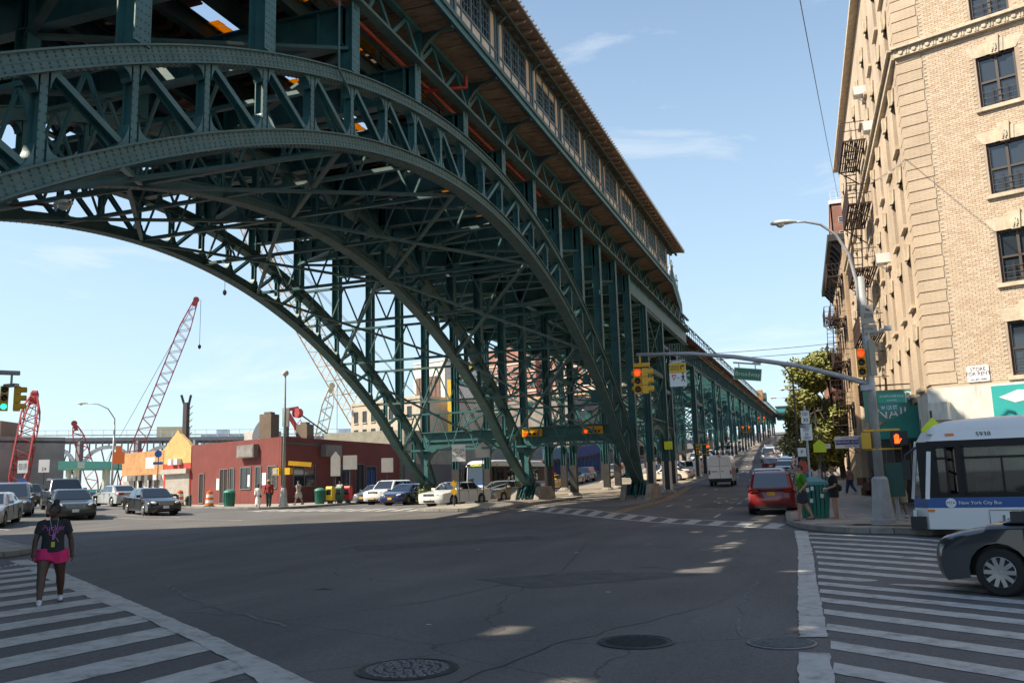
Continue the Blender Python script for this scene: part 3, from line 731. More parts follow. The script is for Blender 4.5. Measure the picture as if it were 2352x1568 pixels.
# ------------------------------------------------------------------ station building on the viaduct
st = thing('station_building', 'elevated station house of cream panels and gridded windows under a deep brown eave', 'station', (-11.8, 29, 16.9), worldspace=True)
cream = mat('cream panel', (.62, .55, .46), .7, var=.12, vs_=2); mull = mat('blue grey frame', (.10, .15, .16), .5)
tan_p = mat('tan panel', (.60, .44, .30), .7, var=.15, vs_=2); glass_d = mat('dark window glass', (.012, .02, .03), .06, spec=.8)
roofw = mat('brown roof underside', (.30, .22, .16), .85, var=.3, vs_=2); rooft = mat('metal roof', (.25, .24, .23), .6, var=.2)
for side in (1, -1):
    M = lambda x: x if side > 0 else -38.7-x
    XW = M(-10.4)
    bays = [28.2+4*k for k in range(-18, 10)]
    for bi, y in enumerate(bays):
        if y+4 > 66.5: continue
        if side < 0:
            mb = MB(); mb.box((XW, y+2, 17.95), (.06, 4, 2.0)); mb.build('wall_panel', tan_p, st); continue
        mb = MB(); mb.box((XW+.03, y, 17.9), (.16, .16, 2.05)); mb.box((XW+.03, y-.22, 17.9), (.1, .06, 2.05)); mb.build('post', mull, st)
        ed = [.12, .62, 1.50, 2.38, 3.26, 3.76]
        for e_ in ed: mb = MB(); mb.box((XW+.012, y+e_, 17.9), (.1, .075, 1.95)); mb.build('mullion', mull, st)
        for j in range(5):
            a, b = ed[j], ed[j+1]
            mb = MB(); mb.box((XW, y+(a+b)/2, 17.15), (.05, b-a-.08, .42)); mb.build('dado_panel', cream, st)
            if j in (0, 4):
                mb = MB(); mb.box((XW, y+(a+b)/2, 18.12), (.05, b-a-.06, 1.4)); mb.build('wall_panel', tan_p, st)
            else:
                half = bi % 4 == 3; zt = 18.45 if half else 18.82
                mb = MB(); w = b-a
                for yy in (a+.04, b-.04): mb.box((XW, y+yy, (17.45+zt)/2), (.09, .07, zt-17.45))
                for zz in (17.46, zt): mb.box((XW, y+(a+b)/2, zz), (.08, w-.02, .07))
                wd = mb.build('window', mull, st)
                mb = MB()
                for kx in range(1, 3): mb.box((XW+.02, y+a+w*kx/3, (17.45+zt)/2), (.035, .03, zt-17.47))
                for kz in range(1, 4): mb.box((XW+.02, y+(a+b)/2, 17.45+(zt-17.45)*kz/4), (.035, w-.1, .03))
                mb.build('muntins', mull, wd)
                mb = MB(); mb.box((XW-.02, y+(a+b)/2, (17.45+zt)/2), (.012, w-.1, zt-17.48)); mb.build('pane', glass_d, wd)
                if half:
                    mb = MB(); mb.box((XW, y+(a+b)/2, 18.66), (.05, w-.06, .3)); mb.build('wall_panel', tan_p, st)
        for z, h in ((16.93, .06), (17.39, .07), (18.87, .08)):
            mb = MB(); mb.box((XW+.02, y+2, z), (.11, 3.84, h)); mb.build('wall_rail', mull, st)
    # roof: slopes up towards the tracks
    x0, x1 = M(-9.38), M(-14.4)
    mb = MB(); mb.prism([(x0, Y0, 19.08), (x1, Y0, 19.75), (x1, Y0, 19.83), (x0, Y0, 19.16)], (0, 66.6-Y0, 0)); mb.build('roof', rooft, st, fix=True)
    mb = MB(); mb.prism([(x0, Y0, 19.055), (x1, Y0, 19.725), (x1, Y0, 19.745), (x0, Y0, 19.075)], (0, 66.6-Y0, 0)); mb.build('roof_soffit', roofw, st, fix=True)
    y = Y0+.3
    while y < 66.4:
        mb = MB(); mb.prism([(M(-9.52), y, 19.05), (M(-9.60), y, 18.97), (M(-10.4), y, 18.93), (M(-14.2), y, 19.4), (M(-14.2), y, 19.69)], (0, .1, 0)); mb.build('rafter', roofw, st, fix=True); y += .8
    mb = MB(); mb.bar((M(-9.98), Y0, 18.88), (M(-9.98), 66.3, 18.88), .14, .12); mb.build('purlin', dark_s, st)
    mb = MB(); mb.bar((M(-10.4), Y0, 18.95), (M(-10.4), 66.3, 18.95), .2, .14); mb.build('wall_plate', dark_s, st)
    mb = MB(); y = Y0
    while y < 66.5: mb.box((M(-9.36), y, 19.16), (.12, .07, .07)); y += .36
    mb.build('roof_seam_ends', rooft, st, kind='stuff')
    for y in bays:
        mb = MB(); mb.bar((M(-10.42), y+.0, 18.5), (M(-9.98), y, 18.84), .1, .1); mb.build('eave_strut', dark_s, st)
for (x, y) in ((-10.7, 67.5), (-11.3, 72.5), (-11.8, 78.0)):
    t = thing('platform_lamp', 'slim gooseneck lamp on the open platform end, %s of three from the station roof' % {67.5: 'nearest', 72.5: 'second', 78.0: 'farthest'}[y], 'lamp', (x, y, 16.86), group='lamps on the open platform')
    mb = MB(); mb.tube([(0, 0, 0), (0, 0, 1.6)], [.09, .075], 8); mb.build('base', whitep, t)
    mb = MB(); mb.tube([(0, 0, 1.6), (0, 0, 2.6), (0.0, -.15, 3.0), (0, -.45, 3.15), (0, -.8, 3.0), (0, -.9, 2.7)], .03, 6); mb.build('pole', steel_g, t)
    mb = MB(); mb.lathe((0, -.9, 2.45), [(.24, 0), (.1, .14), (.05, .24)], 10); mb.build('lamp_shade', steel_g, t)
# ------------------------------------------------------------------ buildings
def brick_mat(name, c1, c2, mortar, scale=1., bw=.21, bh=.075, rot=None):
    if name in MATS: return MATS[name]
    m = mat(name, c1, .85); n, l, b = nodes_of(m)
    t = n.new('ShaderNodeTexCoord'); mpn = n.new('ShaderNodeMapping')
    sep = n.new('ShaderNodeSeparateXYZ'); cmb = n.new('ShaderNodeCombineXYZ'); ad = n.new('ShaderNodeMath'); ad.operation = 'ADD'
    l.new(t.outputs['Object'], sep.inputs[0]); l.new(sep.outputs[0], ad.inputs[0]); l.new(sep.outputs[1], ad.inputs[1]); l.new(ad.outputs[0], cmb.inputs[0]); l.new(sep.outputs[2], cmb.inputs[1])
    br = n.new('ShaderNodeTexBrick'); br.inputs['Scale'].default_value = scale; br.inputs['Brick Width'].default_value = bw; br.inputs['Row Height'].default_value = bh; br.inputs['Mortar Size'].default_value = .006
    br.inputs['Color1'].default_value = (*c1, 1); br.inputs['Color2'].default_value = (*c2, 1); br.inputs['Mortar'].default_value = (*mortar, 1); br.inputs['Bias'].default_value = -.2
    l.new(cmb.outputs[0], br.inputs['Vector'])
    ns = n.new('ShaderNodeTexNoise'); ns.inputs['Scale'].default_value = .5; ns.inputs['Detail'].default_value = 6; l.new(t.outputs['Object'], ns.inputs['Vector'])
    mr = n.new('ShaderNodeMapRange'); mr.inputs[1].default_value = .3; mr.inputs[2].default_value = .7; mr.inputs[3].default_value = .78; mr.inputs[4].default_value = 1.08; l.new(ns.outputs['Fac'], mr.inputs[0])
    mu = n.new('ShaderNodeMix'); mu.data_type = 'RGBA'; mu.blend_type = 'MULTIPLY'; mu.inputs['Factor'].default_value = 1
    l.new(br.outputs['Color'], mu.inputs[6]); l.new(mr.outputs[0], mu.inputs[7]); l.new(mu.outputs[2], b.inputs['Base Color'])
    bp = n.new('ShaderNodeBump'); bp.inputs['Strength'].default_value = .6; bp.inputs['Distance'].default_value = .01; bp.invert = True
    l.new(br.outputs['Fac'], bp.inputs['Height']); l.new(bp.outputs[0], b.inputs['Normal'])
    return m
buff = brick_mat('buff brick', (.60, .46, .33), (.54, .41, .285), (.46, .37, .285))
buff_a = mat('buff brick light', (.63, .49, .365), .85, var=.1, vs_=9); buff_b = mat('buff brick mid', (.58, .445, .32), .85, var=.12, vs_=9); buff_c = mat('buff brick dark', (.525, .39, .27), .85, var=.12, vs_=9)
mortar_m = mat('mortar', (.46, .365, .275), .95, var=.2)
lime = mat('limestone trim', (.60, .50, .37), .8, var=.2, vs_=3, bump=.2, bs=30)
frame_br = mat('bronze window frame', (.07, .05, .04), .5); curtain = mat('curtain', (.7, .68, .64), .9, var=.2, vs_=6, stretch=(8, 8, 1)); curtain_p = mat('pink curtain', (.65, .08, .22), .9)
glassw = mat('window glass', (.03, .04, .05), .04, spec=.9)
redbrick = brick_mat('red brick', (.36, .13, .08), (.30, .10, .06), (.33, .26, .22))
def place(me, name, parent, pos, rz=0):
    o = link(name, me, parent); o.location = pos; o.rotation_euler = (0, 0, rz); return o
_wm = {}
def win_mesh(w, h, fr, gl, sash=True, key=''):
    k = (w, h, fr.name, gl.name, sash)
    if k in _wm: return _wm[k]
    f = MB(); t = .06
    for x in (-w/2+t/2, w/2-t/2): f.box((x, 0, h/2), (t, .1, h))
    for z in (t/2, h-t/2): f.box((0, 0, z), (w-2*t, .1, t))
    if sash: f.box((0, .01, h/2), (w-2*t, .08, .05))
    p = MB(); p.box((0, -.02, h/2), (w-2*t, .012, h-2*t))
    _wm[k] = (f.mesh('window', fr), p.mesh('pane', gl)); return _wm[k]
def add_windows(parent, P0, d, ts, zs, w, h, fr, gl, sill=None, out=.02, sash=True, panes=True):
    d = Vector((d[0], d[1], 0)).normalized(); nrm = Vector((d.y, -d.x, 0)); rz = math.atan2(d.y, d.x)+math.pi; fm, pm = win_mesh(w, h, fr, gl, sash)
    for t in ts:
        for z in zs:
            p = Vector((P0[0], P0[1], 0))+d*t+nrm*out; p.z = z
            o = place(fm, 'window', parent, p, rz)
            if panes: q = bpy.data.objects.new('pane', pm); col.objects.link(q); q.parent = o
            if sill:
                k = ('sill', w, sill.name)
                if k not in _wm: _wm[k] = MB().box((0, .06, -.06), (w+.2, .2, .12)).mesh('sill', sill)
                q = bpy.data.objects.new('sill', _wm[k]); col.objects.link(q); q.parent = o
def block(name, label, pts, z0, z1, m, roof=None, parapet=.4, cat='building', group=None):
    """building shell from a plan polygon given anticlockwise"""
    b = thing(name, label, cat, (pts[0][0], pts[0][1], z0), worldspace=True, group=group)
    n = len(pts)
    for i in range(n):
        a, c_ = Vector(pts[i]), Vector(pts[(i+1) % n]); d = (c_-a).normalized(); inn = Vector((-d.y, d.x))*.3
        mb = MB(); mb.prism([(a.x, a.y, z0), (c_.x, c_.y, z0), (c_.x+inn.x, c_.y+inn.y, z0), (a.x+inn.x, a.y+inn.y, z0)], (0, 0, z1-z0+parapet)); mb.build('wall', m, b, fix=True)
    mb = MB(); mb.prism([(p[0], p[1], z1-.3) for p in pts], (0, 0, .25)); mb.build('roof', roof or mat('tar roof', (.1, .1, .1), .9), b, fix=True)
    return b
# --- corner building on the right ----------------------------------
Q0 = Vector((3.4, 32.5)); sdir = Vector((.934, -.358)); sn = Vector((-.358, -.934)); wd_ = Vector((-.0295, 1)).normalized(); wnrm = Vector((-1, -.0295)).normalized()
cb = thing('apartment_building', 'tall buff brick corner apartment building with stone quoins and fire escapes', 'building', (3.4, 32.5, .3), worldspace=True)
def S(t, o, z): p = Q0+sdir*t+sn*o; return Vector((p.x, p.y, z))
def Wf(t, o, z): p = Q0+wd_*t+wnrm*o; return Vector((p.x, p.y, z))
HT = 24.6
rows_b = [4.72, 7.74, 10.74, 13.77, 16.92, 20.0]; rows_t = [6.48, 9.5, 12.51, 15.58, 18.7, 21.8]
mb = MB()
def wslab(t0, t1, z0, z1, o0=.013, o1=-.4): mb.prism([S(t0, o0, z0), S(t1, o0, z0), S(t1, o1, z0), S(t0, o1, z0)], (0, 0, z1-z0))
for t0, t1 in ((.02, 2.5), (3.68, 5.4), (6.6, 26)): wslab(t0, t1, 4.4, HT)
for t0, t1 in ((2.5, 3.68), (5.4, 6.6)):
    zz_ = [4.4]+[z for p in zip(rows_b, rows_t) for z in p]+[HT]
    for i in range(0, len(zz_), 2): wslab(t0, t1, zz_[i], zz_[i+1])
wslab(.3, 26, 4.4, HT, -.42, -9)
mb.build('wall', mortar_m, cb, fix=True)
WYs = [2.2, 5.0, 8.4, 11.5, 15.2, 18.6, 22.0, 25.6, 29.0, 32.5]
mb = MB()
def wsl2(t0, t1, z0, z1, o0=0, o1=-.4): mb.prism([Wf(t0, o0, z0), Wf(t1, o0, z0), Wf(t1, o1, z0), Wf(t0, o1, z0)], (0, 0, z1-z0))
ed_ = [0]+[e for t in WYs for e in (t-.5, t+.5)]+[36]
for i in range(0, len(ed_), 2): wsl2(ed_[i], ed_[i+1], 4.4, HT)
zz_ = [4.4]+[z for p in zip(rows_b, rows_t) for z in p]+[HT]
for t in WYs:
    for i in range(0, len(zz_), 2): wsl2(t-.5, t+.5, zz_[i], zz_[i+1])
wsl2(.45, 36, 4.4, HT, -.42, -14)
mb.build('wall', buff, cb, fix=True)
mb = MB(); mb.prism([S(.1, -.6, .1), S(26, -.6, .1), S(26, -9, .1), Wf(36, -9, 1.0), Wf(36, -.5, 1.0)], (0, 0, 4.4)); mb.build('ground_floor', mat('shop interior', (.09, .08, .07), .8), cb, fix=True)
# individual bricks of the street front
WX = [(2.5, 3.68), (5.4, 6.6)]
brk_list = []
zc = 4.62; ci = 0
while zc < 24.2:
    t = .86+(.105 if ci % 2 else 0)
    while t < 5.2:
        L = .2
        if not any(a-.02 < t+L and t < b+.02 and rb-.02 < zc+.062 and zc < rt+.02 for a, b in WX for rb, rt in zip(rows_b, rows_t)): brk_list.append((t, zc, L))
        t += .21
    zc += .0725; ci += 1
bms = []
for mm in (buff_a, buff_b, buff_c):
    bm_ = MB(); bm_.box((0, 0, 0), (.198, .05, .0625)); bms.append(bm_.mesh('brick', mm))
brk_list.sort(key=lambda b: b[1])
stuff = MB(); rzS = math.atan2(sdir.y, sdir.x)
for i, (t, z, L) in enumerate(brk_list):
    k = random.choices((0, 1, 2), (5, 6, 2))[0]; off = random.uniform(-.003, .004); p = S(t+L/2, off, z+.031)
    if i < 300: place(bms[k], 'brick', cb, p, rzS)
    else: stuff.m = k; stuff.box(p, (.198, .05, .0625), rzS)
stuff.build('brickwork', [buff_a, buff_b, buff_c], cb, kind='stuff')
# quoins
z = 4.65; qi = 0
while z < HT-.3:
    w1, w2 = (.84, .95) if qi % 2 == 0 else (.80, .70)
    mb = MB(); o = .035
    pts = [S(w1, o, z), S(w1, -.1, z), Wf(.1, -.1, z), Wf(w2, -.1, z), Wf(w2, o, z), Wf(-.01, o, z) if False else (Q0.x+(sn.x+wnrm.x)*o, Q0.y+(sn.y+wnrm.y)*o, z)]
    mb.prism(pts, (0, 0, .36)); mb.build('quoin', buff, cb, fix=True); z += .40; qi += 1
# string course with medallions
for (f, L) in ((S, 7), (Wf, 36)):
    mb = MB(); a, b = f(-.05, .06, 16.58), f(L, .06, 16.58); mb.bar(a, b, .24, .30); mb.bar(f(-.1, .1, 16.77), f(L, .1, 16.77), .42, .09); mb.build('string_course', lime, cb)
k = .2
while k < 6:
    p = S(k, .19, 16.57); mb = MB(); mb.lathe(p, [(.085, 0), (.07, .03), (.03, .035)], 10, Matrix.Rotation(rzS, 3, 'Z')@Matrix.Rotation(R(90), 3, 'X')); mb.build('medallion', lime, cb)
    p = S(k+.18, .19, 16.57); mb = MB(); mb.box(p, (.05, .03, .2), rzS); mb.build('dentil', lime, cb)
    p = S(k+.26, .19, 16.57); mb = MB(); mb.box(p, (.05, .03, .2), rzS); mb.build('dentil', lime, cb); k += .45
# front windows
for wi, (a, b) in enumerate(WX[:2]):
    for ri, (zb, zt) in enumerate(zip(rows_b, rows_t)):
        c_ = (a+b)/2; h = zt-zb; w = b-a
        wnd = thing('x', '', ''); col.objects.unlink(wnd); bpy.data.objects.remove(wnd)
        mb = MB()
        for x in (a+.04, c_, b-.04): mb.box(S(x, -.12, zb+h/2), (.08, .1, h), rzS)
        for zz in (zb+.04, zb+h*.5, zt-.04): mb.box(S(c_, -.121, zz), (w, .09, .07), rzS)
        wo_ = mb.build('window', frame_br, cb)
        for x in ((a+c_)/2, (c_+b)/2):
            for zz in (zb+h*.25, zb+h*.75):
                mb = MB(); mb.box(S(x, -.15, zz), (w/2-.08, .012, h/2-.07), rzS); mb.build('pane', glassw, wo_)
        mb = MB(); mb.box(S(c_, -.3, zb+h/2), (w+.1, .02, h), rzS); mb.build('back_panel', mat('dim room', (.10, .09, .085), .9), wo_)
        if ri in (2, 3, 4):
            mb = MB(); mb.box(S((a+c_)/2 if ri != 2 else (c_+b)/2, -.22, zb+h*.5), (w/2-.2, .01, h-.2), rzS); mb.build('curtain', curtain_p if ri == 2 else curtain, wo_)
        if ri in (0, 1):
            mb = MB()
            for j in range(22): mb.box(S(c_, -.2, zb+h-.08-j*.055*(1.5 if ri else 1.2)), (w-.1, .03, .012), rzS)
            mb.build('blind', mat('grey blind', (.42, .40, .37), .8), wo_)
        for side_x in (a-.02, b+.02):
            mb = MB(); mb.box(S(side_x, -.1, zb+h/2), (.05, .22, h), rzS); mb.build('reveal', mat('reveal brick red', (.28, .10, .07), .9), wo_)
        mb = MB(); mb.box(S(c_, .03, zb-.07), (w+.3, .2, .13), rzS); mb.build('sill', lime, wo_)
        # guard bars
        mb = MB()
        for zz in (.15, .35, .55): mb.bar(S(a+.1, -.04, zb+zz), S(b-.1, -.04, zb+zz), .015, .015)
        for xx in (a+.35, c_-.2, c_+.2, b-.35): mb.bar(S(xx, -.04, zb+.05), S(xx, -.04, zb+.7), .015, .015)
        mb.build('guard', frame_br, wo_)
        # flared lintel and keystone
        for s in (-1, 1):
            mb = MB(); mb.prism([S(c_+s*.13, .03, zt), S(c_+s*(w/2+.05), .03, zt), S(c_+s*(w/2+.3), .03, zt+.42), S(c_+s*.16, .03, zt+.42)], Vector((*(-sn*.1), 0))); mb.build('lintel', lime, wo_, fix=True)
            mb = MB(); mb.prism([S(c_+s*.13, .05, zt), S(c_+s*.26, .05, zt), S(c_+s*.30, .05, zt+.47), S(c_+s*.16, .05, zt+.47)], Vector((*(-sn*.1), 0))); mb.build('lintel', lime, wo_, fix=True)
        mb = MB(); mb.prism([S(c_-.13, .09, zt-.03), S(c_+.13, .09, zt-.03), S(c_+.18, .09, zt+.6), S(c_-.18, .09, zt+.6)], Vector((*(-sn*.14), 0)))
        for j in range(5): mb.box(S(c_+(-.06+.03*j), .1, zt+.15+.05*(j % 3)), (.035, .05, .22-.03*(j % 3)), rzS)
        mb.build('keystone', lime, wo_, fix=True)
# side windows (seen along the street)
for t in WYs:
    for ri, (zb, zt) in enumerate(zip(rows_b, rows_t)):
        h = zt-zb; mb = MB(); w = 1.0
        # opening built as projecting surround with dark recess
        for s in (-1, 1): mb.bar(Wf(t+s*(w/2-.04), -.22, zb), Wf(t+s*(w/2-.04), -.22, zt), .07, .07)
        mb.bar(Wf(t-w/2+.08, -.22, zb+h/2), Wf(t+w/2-.08, -.22, zb+h/2), .06, .06); mb.bar(Wf(t-w/2+.08, -.22, zt-.04), Wf(t+w/2-.08, -.22, zt-.04), .07, .07)
        wo_ = mb.build('window', frame_br, cb)
        mb = MB(); mb.prism([Wf(t-w/2, -.27, zb), Wf(t+w/2, -.27, zb), Wf(t+w/2, -.27, zt), Wf(t-w/2, -.27, zt)], Vector((*(-wnrm*.02), 0))); mb.build('pane', glassw, wo_, fix=True)
        mb = MB(); mb.prism([Wf(t-w/2-.15, .14, zb-.13), Wf(t+w/2+.15, .14, zb-.13), Wf(t+w/2+.15, .14, zb), Wf(t-w/2-.15, .14, zb)], Vector((*(-wnrm*.2), 0))); mb.build('sill', lime, wo_, fix=True)
        mb = MB(); mb.prism([Wf(t-w/2-.05, .05, zt), Wf(t+w/2+.05, .05, zt), Wf(t+w/2+.28, .05, zt+.42), Wf(t-w/2-.28, .05, zt+.42)], Vector((*(-wnrm*.1), 0))); mb.build('lintel', lime, wo_, fix=True)
        mb = MB(); mb.prism([Wf(t-.13, .14, zt), Wf(t+.13, .14, zt), Wf(t+.17, .14, zt+.6), Wf(t-.17, .14, zt+.6)], Vector((*(-wnrm*.2), 0))); mb.build('keystone', lime, wo_, fix=True)
# cornice and roof line
mb = MB(); mb.bar(Wf(-.2, .15, HT), Wf(36, .15, HT), .5, .25); mb.build('cornice', lime, cb)
# ground floor front
panel_w = mat('white store panel', (.72, .68, .60), .6, var=.15, vs_=2); teal_s = mat('teal sign', (.02, .36, .34), .5, var=.1); signw = mat('sign white', (.8, .79, .76), .5, var=.05)
mb = MB(); mb.prism([S(-.1, .12, 3.0), S(8, .12, 3.0), S(8, .12, 4.5), S(-.1, .12, 4.5)], Vector((*(-sn*.5), 0))); mb.build('store_fascia', panel_w, cb, fix=True)
mb = MB(); mb.prism([Wf(-.1, .15, 2.9), Wf(2.6, .15, 2.9), Wf(2.6, .15, 4.4), Wf(-.1, .15, 4.4)], Vector((*(-wnrm*.4), 0))); mb.build('store_fascia', panel_w, cb, fix=True)
mb = MB(); mb.box(S(.28, .3, 3.72), (.6, .5, .58), rzS); mb.build('air_conditioner_box', panel_w, cb)
mb = MB(); mb.box(S(4.0, .15, 3.65), (4.3, .06, 1.55), rzS); ts = mb.build('nail_salon_sign', teal_s, cb)
handm = mat('sign hand cream', (.75, .72, .68), .6); pinkm = mat('sign nail coral', (.7, .2, .15), .5)
mb = MB()   # painted hand: palm and fingers
mb.prism([S(2.05, .185, 4.05), S(2.5, .185, 3.85), S(3.0, .185, 3.95), S(3.1, .185, 4.2), S(2.6, .185, 4.25)], Vector((*(sn*.006), 0)))
for j in range(4): mb.bar(S(2.95, .19, 3.98+.07*j), S(3.75-.06*j, .19, 4.0+.13*j), .01, .06)
mb.prism([S(3.4, .185, 3.0), S(3.9, .185, 3.0), S(3.8, .185, 3.5), S(3.5, .185, 3.45)], Vector((*(sn*.006), 0)))
mb.build('painted_hand', handm, ts)
mb = MB()
for j in range(4): mb.bar(S(3.72-.06*j, .2, 4.0+.13*j), S(3.84-.06*j, .2, 4.03+.13*j), .012, .05)
mb.build('painted_nails', pinkm, ts)
mb = MB(); mb.box(S(1.5, .05, 4.88), (.66, .02, .52), rzS); rs = mb.build('rent_sign', signw, cb)
ink = mat('sign ink blue', (.06, .05, .14), .6); xs_ = Vector((*sdir, 0))
text('STORE\nFOR RENT', .17, S(1.5, .066, 4.95), xs_, ink, rs, squeeze=.92); text('201-871-9000', .085, S(1.5, .066, 4.69), xs_, ink, rs)
# piers and shutter of the ground floor
shut = mat('roller shutter', (.30, .28, .26), .5, metal=.3, var=.2, vs_=3)
for t in (0.2, 3.2, 6.2): 
    mb = MB(); mb.box(S(t, -.1, 1.7), (.5, .5, 3.0), rzS); mb.build('pier', buff, cb)
for (t0, t1, m_) in ((.6, 2.9, shut), (3.5, 6.0, glass_d)):
    mb = MB()
    for j in range(22): mb.box(S((t0+t1)/2, -.2+(.012 if j % 2 else 0), .4+j*.12), (t1-t0, .05, .118), rzS)
    mb.build('shopfront', m_, cb)
for t in (.3, 2.5, 6.2, 9.6, 13.0, 17, 21, 26, 31):
    p = Wf(t, -.1, 1.9+g(3, 33+t)); mb = MB(); mb.box(p, (.5, .5, 3.3)); mb.build('pier', panel_w if t < 1 else mat('dark stone', (.12, .11, .1), .7), cb)
for (t0, t1) in ((2.8, 6.0), (6.5, 9.3), (9.9, 12.7), (13.3, 16.7), (17.3, 20.7), (21.3, 25.7), (26.3, 30.7)):
    mb = MB(); zb = g(3, 33+t0)+.15
    for j in range(22):
        a, b = Wf(t0, -.25+(.012 if j % 2 else 0), zb+.06+j*.125), Wf(t1, -.25+(.012 if j % 2 else 0), zb+.06+j*.125); mb.bar(a, b, .05, .12)
    mb.build('roller_shutter', shut, cb)
# awnings and projecting signs
gaw = mat('green awning', (.02, .22, .18), .7, var=.2); grw = mat('grey awning', (.22, .22, .23), .7, var=.15)
for (t0, t1, m_, nm, d_) in ((3.0, 6.2, gaw, 'awning', 1.5), (7.0, 12.6, grw, 'awning', 1.7)):
    mb = MB(); z0 = 3.0; mb.prism([Wf(t0, 0, z0+1.3), Wf(t0, d_, z0+.45), Wf(t0, d_, z0), Wf(t0, 0, z0)], Vector((*(wd_*(t1-t0)), 0))); mb.build(nm, m_, cb, fix=True)
ns_ = thing('nail_salon_sign', 'teal hanging sign with white letters PJ NAILS above a green awning', 'sign', Wf(5.6, .8, 4.2), worldspace=True)
mb = MB(); c_ = Wf(5.6, .66, 4.42); mb.box(c_, (2.25, .1, 1.25)); mb.build('board', mat('faded teal sign', (.09, .27, .23), .6, var=.2), ns_)
text('PJ', .66, c_+Vector((.62, -.06, .28)), (1, 0, 0), signw, ns_); text('NAILS', .62, c_+Vector((.08, -.06, -.33)), (1, 0, 0), signw, ns_, squeeze=.98)
mb = MB(); mb.bar(Wf(5.6, -.1, 5.25), Wf(5.6, 1.7, 5.25), .05, .05); mb.build('bracket', frame_br, ns_)
ds = thing('driving_school_sign', 'blue and white hanging DRIVING SCHOOL sign over the far shops', 'sign', Wf(27, 1, 3.6), worldspace=True)
mb = MB(); c_ = Wf(27, 1.3, 3.75); mb.box(c_, (1.9, .1, .75)); mb.build('board', signw, ds)
bl = mat('sign blue', (.04, .05, .25), .6); mb = MB(); mb.box(c_+Vector((0, -.055, 0)), (1.84, .02, .3)); mb.build('band', bl, ds)
text('DRIVING SCHOOL', .22, c_+Vector((0, -.068, 0)), (1, 0, 0), signw, ds); text('LEARN TO DRIVE', .14, c_+Vector((0, -.056, .25)), (1, 0, 0), bl, ds); text('ROAD TEST', .14, c_+Vector((0, -.056, -.26)), (1, 0, 0), bl, ds)
# air conditioners
acm = mat('white enamel', (.72, .72, .70), .4); acg = mat('ac grille', (.12, .12, .12), .6)
for (t, z) in ((8.4, 16.95), (11.5, 20.0), (15.2, 7.8), (8.4, 10.8)):
    mb = MB(); c_ = Wf(t, .25, z+.28); mb.box(c_, (.6, .62, .42)); a_ = mb.build('air_conditioner', acm, cb)
    mb = MB(); mb.box(c_+Vector((-.3, 0, 0)), (.02, .5, .32)); mb.build('grille', acg, a_)
    mb = MB(); mb.bar(c_+Vector((-.25, 0, -.22)), c_+Vector((.28, 0, -.6)), .04, .04); mb.build('bracket', acm, a_)
# fire escapes
iron = mat('rusty iron', (.055, .028, .024), .7, var=.4, vs_=4)
def fire_escape(f, t0, t1, levels, parent, depth=1.15):
    fe = parent
    for i, z in enumerate(levels):
        mb = MB(); n = int(depth/.11)
        for j in range(n): mb.bar(f(t0, .1+j*.11, z), f(t1, .1+j*.11, z), .07, .035)
        for t in (t0, t1): mb.bar(f(t, .05, z-.03), f(t, depth, z-.03), .05, .06)
        mb.bar(f(t0, depth, z-.03), f(t1, depth, z-.03), .05, .08); pl = mb.build('fire_escape_platform', iron, fe)
        mb = MB()
        for zz in (.5, .95):
            mb.bar(f(t0, depth, z+zz), f(t1, depth, z+zz), .06, .06)
            for t in (t0, t1): mb.bar(f(t, .05, z+zz), f(t, depth, z+zz), .035, .035)
        k = t0
        while k <= t1+.01: mb.bar(f(k, depth, z), f(k, depth, z+.95), .045, .045); k += .12
        for t in (t0, t1):
            for o in (.25, .5, .75): mb.bar(f(t, o, z), f(t, o, z+.95), .02, .02)
        for t in (t0+.1, t1-.1): mb.bar(f(t, .05, z-.9), f(t, depth-.05, z-.05), .05, .05)
        mb.build('railing', iron, pl)
        if i < len(levels)-1:
            z2 = levels[i+1]; mb = MB(); hi, lo = max(z, z2), min(z, z2)
            A_, B_ = f(t0+.5, .75, hi), f(t1-.5, .75, lo)
            for o in (-.25, .25): mb.bar(A_+Vector((o, 0, 0)), B_+Vector((o, 0, 0)), .05, .1)
            for s in range(1, 11): p = A_+(B_-A_)*(s/11); mb.bar(p+Vector((-.25, 0, 0)), p+Vector((.25, 0, 0)), .14, .02, (0, 0, 1))
            mb.build('stair', iron, pl)
fire_escape(Wf, 12.9, 17.8, (18.4, 15.1, 11.8, 8.5, 5.4), cb)
# second building up the street with a dark cornice
b2 = thing('apartment_building', 'brown stone apartment building with dark projecting cornice beyond the corner block', 'building', (1, 75, 1), worldspace=True)
tanst = mat('tan stucco', (.44, .32, .22), .85, var=.25, vs_=1.2)
mb = MB(); mb.prism([Wf(36.2, .25, .8), Wf(58, .25, .8), Wf(58, -12, .8), Wf(36.2, -12, .8)], (0, 0, 19)); mb.build('wall', brick_mat('tan brick', (.46, .32, .2), (.38, .26, .15), (.33, .25, .18)), b2, fix=True)
mb = MB(); mb.prism([Wf(36, 1.2, 19.2), Wf(58, 1.2, 19.2), Wf(58, .2, 18.0), Wf(36, .2, 18.0), Wf(36, .2, 19.9), Wf(58, .2, 19.9)][0:2]+[Wf(58, 1.2, 19.7), Wf(36, 1.2, 19.7)], Vector((*(-wnrm*1.3), 0))); mb.build('cornice', mat('dark cornice', (.03, .03, .035), .6), b2, fix=True)
for k in range(13):
    t = 36.6+k*1.72; mb = MB(); mb.prism([Wf(t, .25, 18.2), Wf(t, .95, 19.15), Wf(t, .25, 19.15)], Vector((*(wd_*.3), 0))); mb.build('cornice_bracket', MATS['dark cornice'], b2, fix=True)
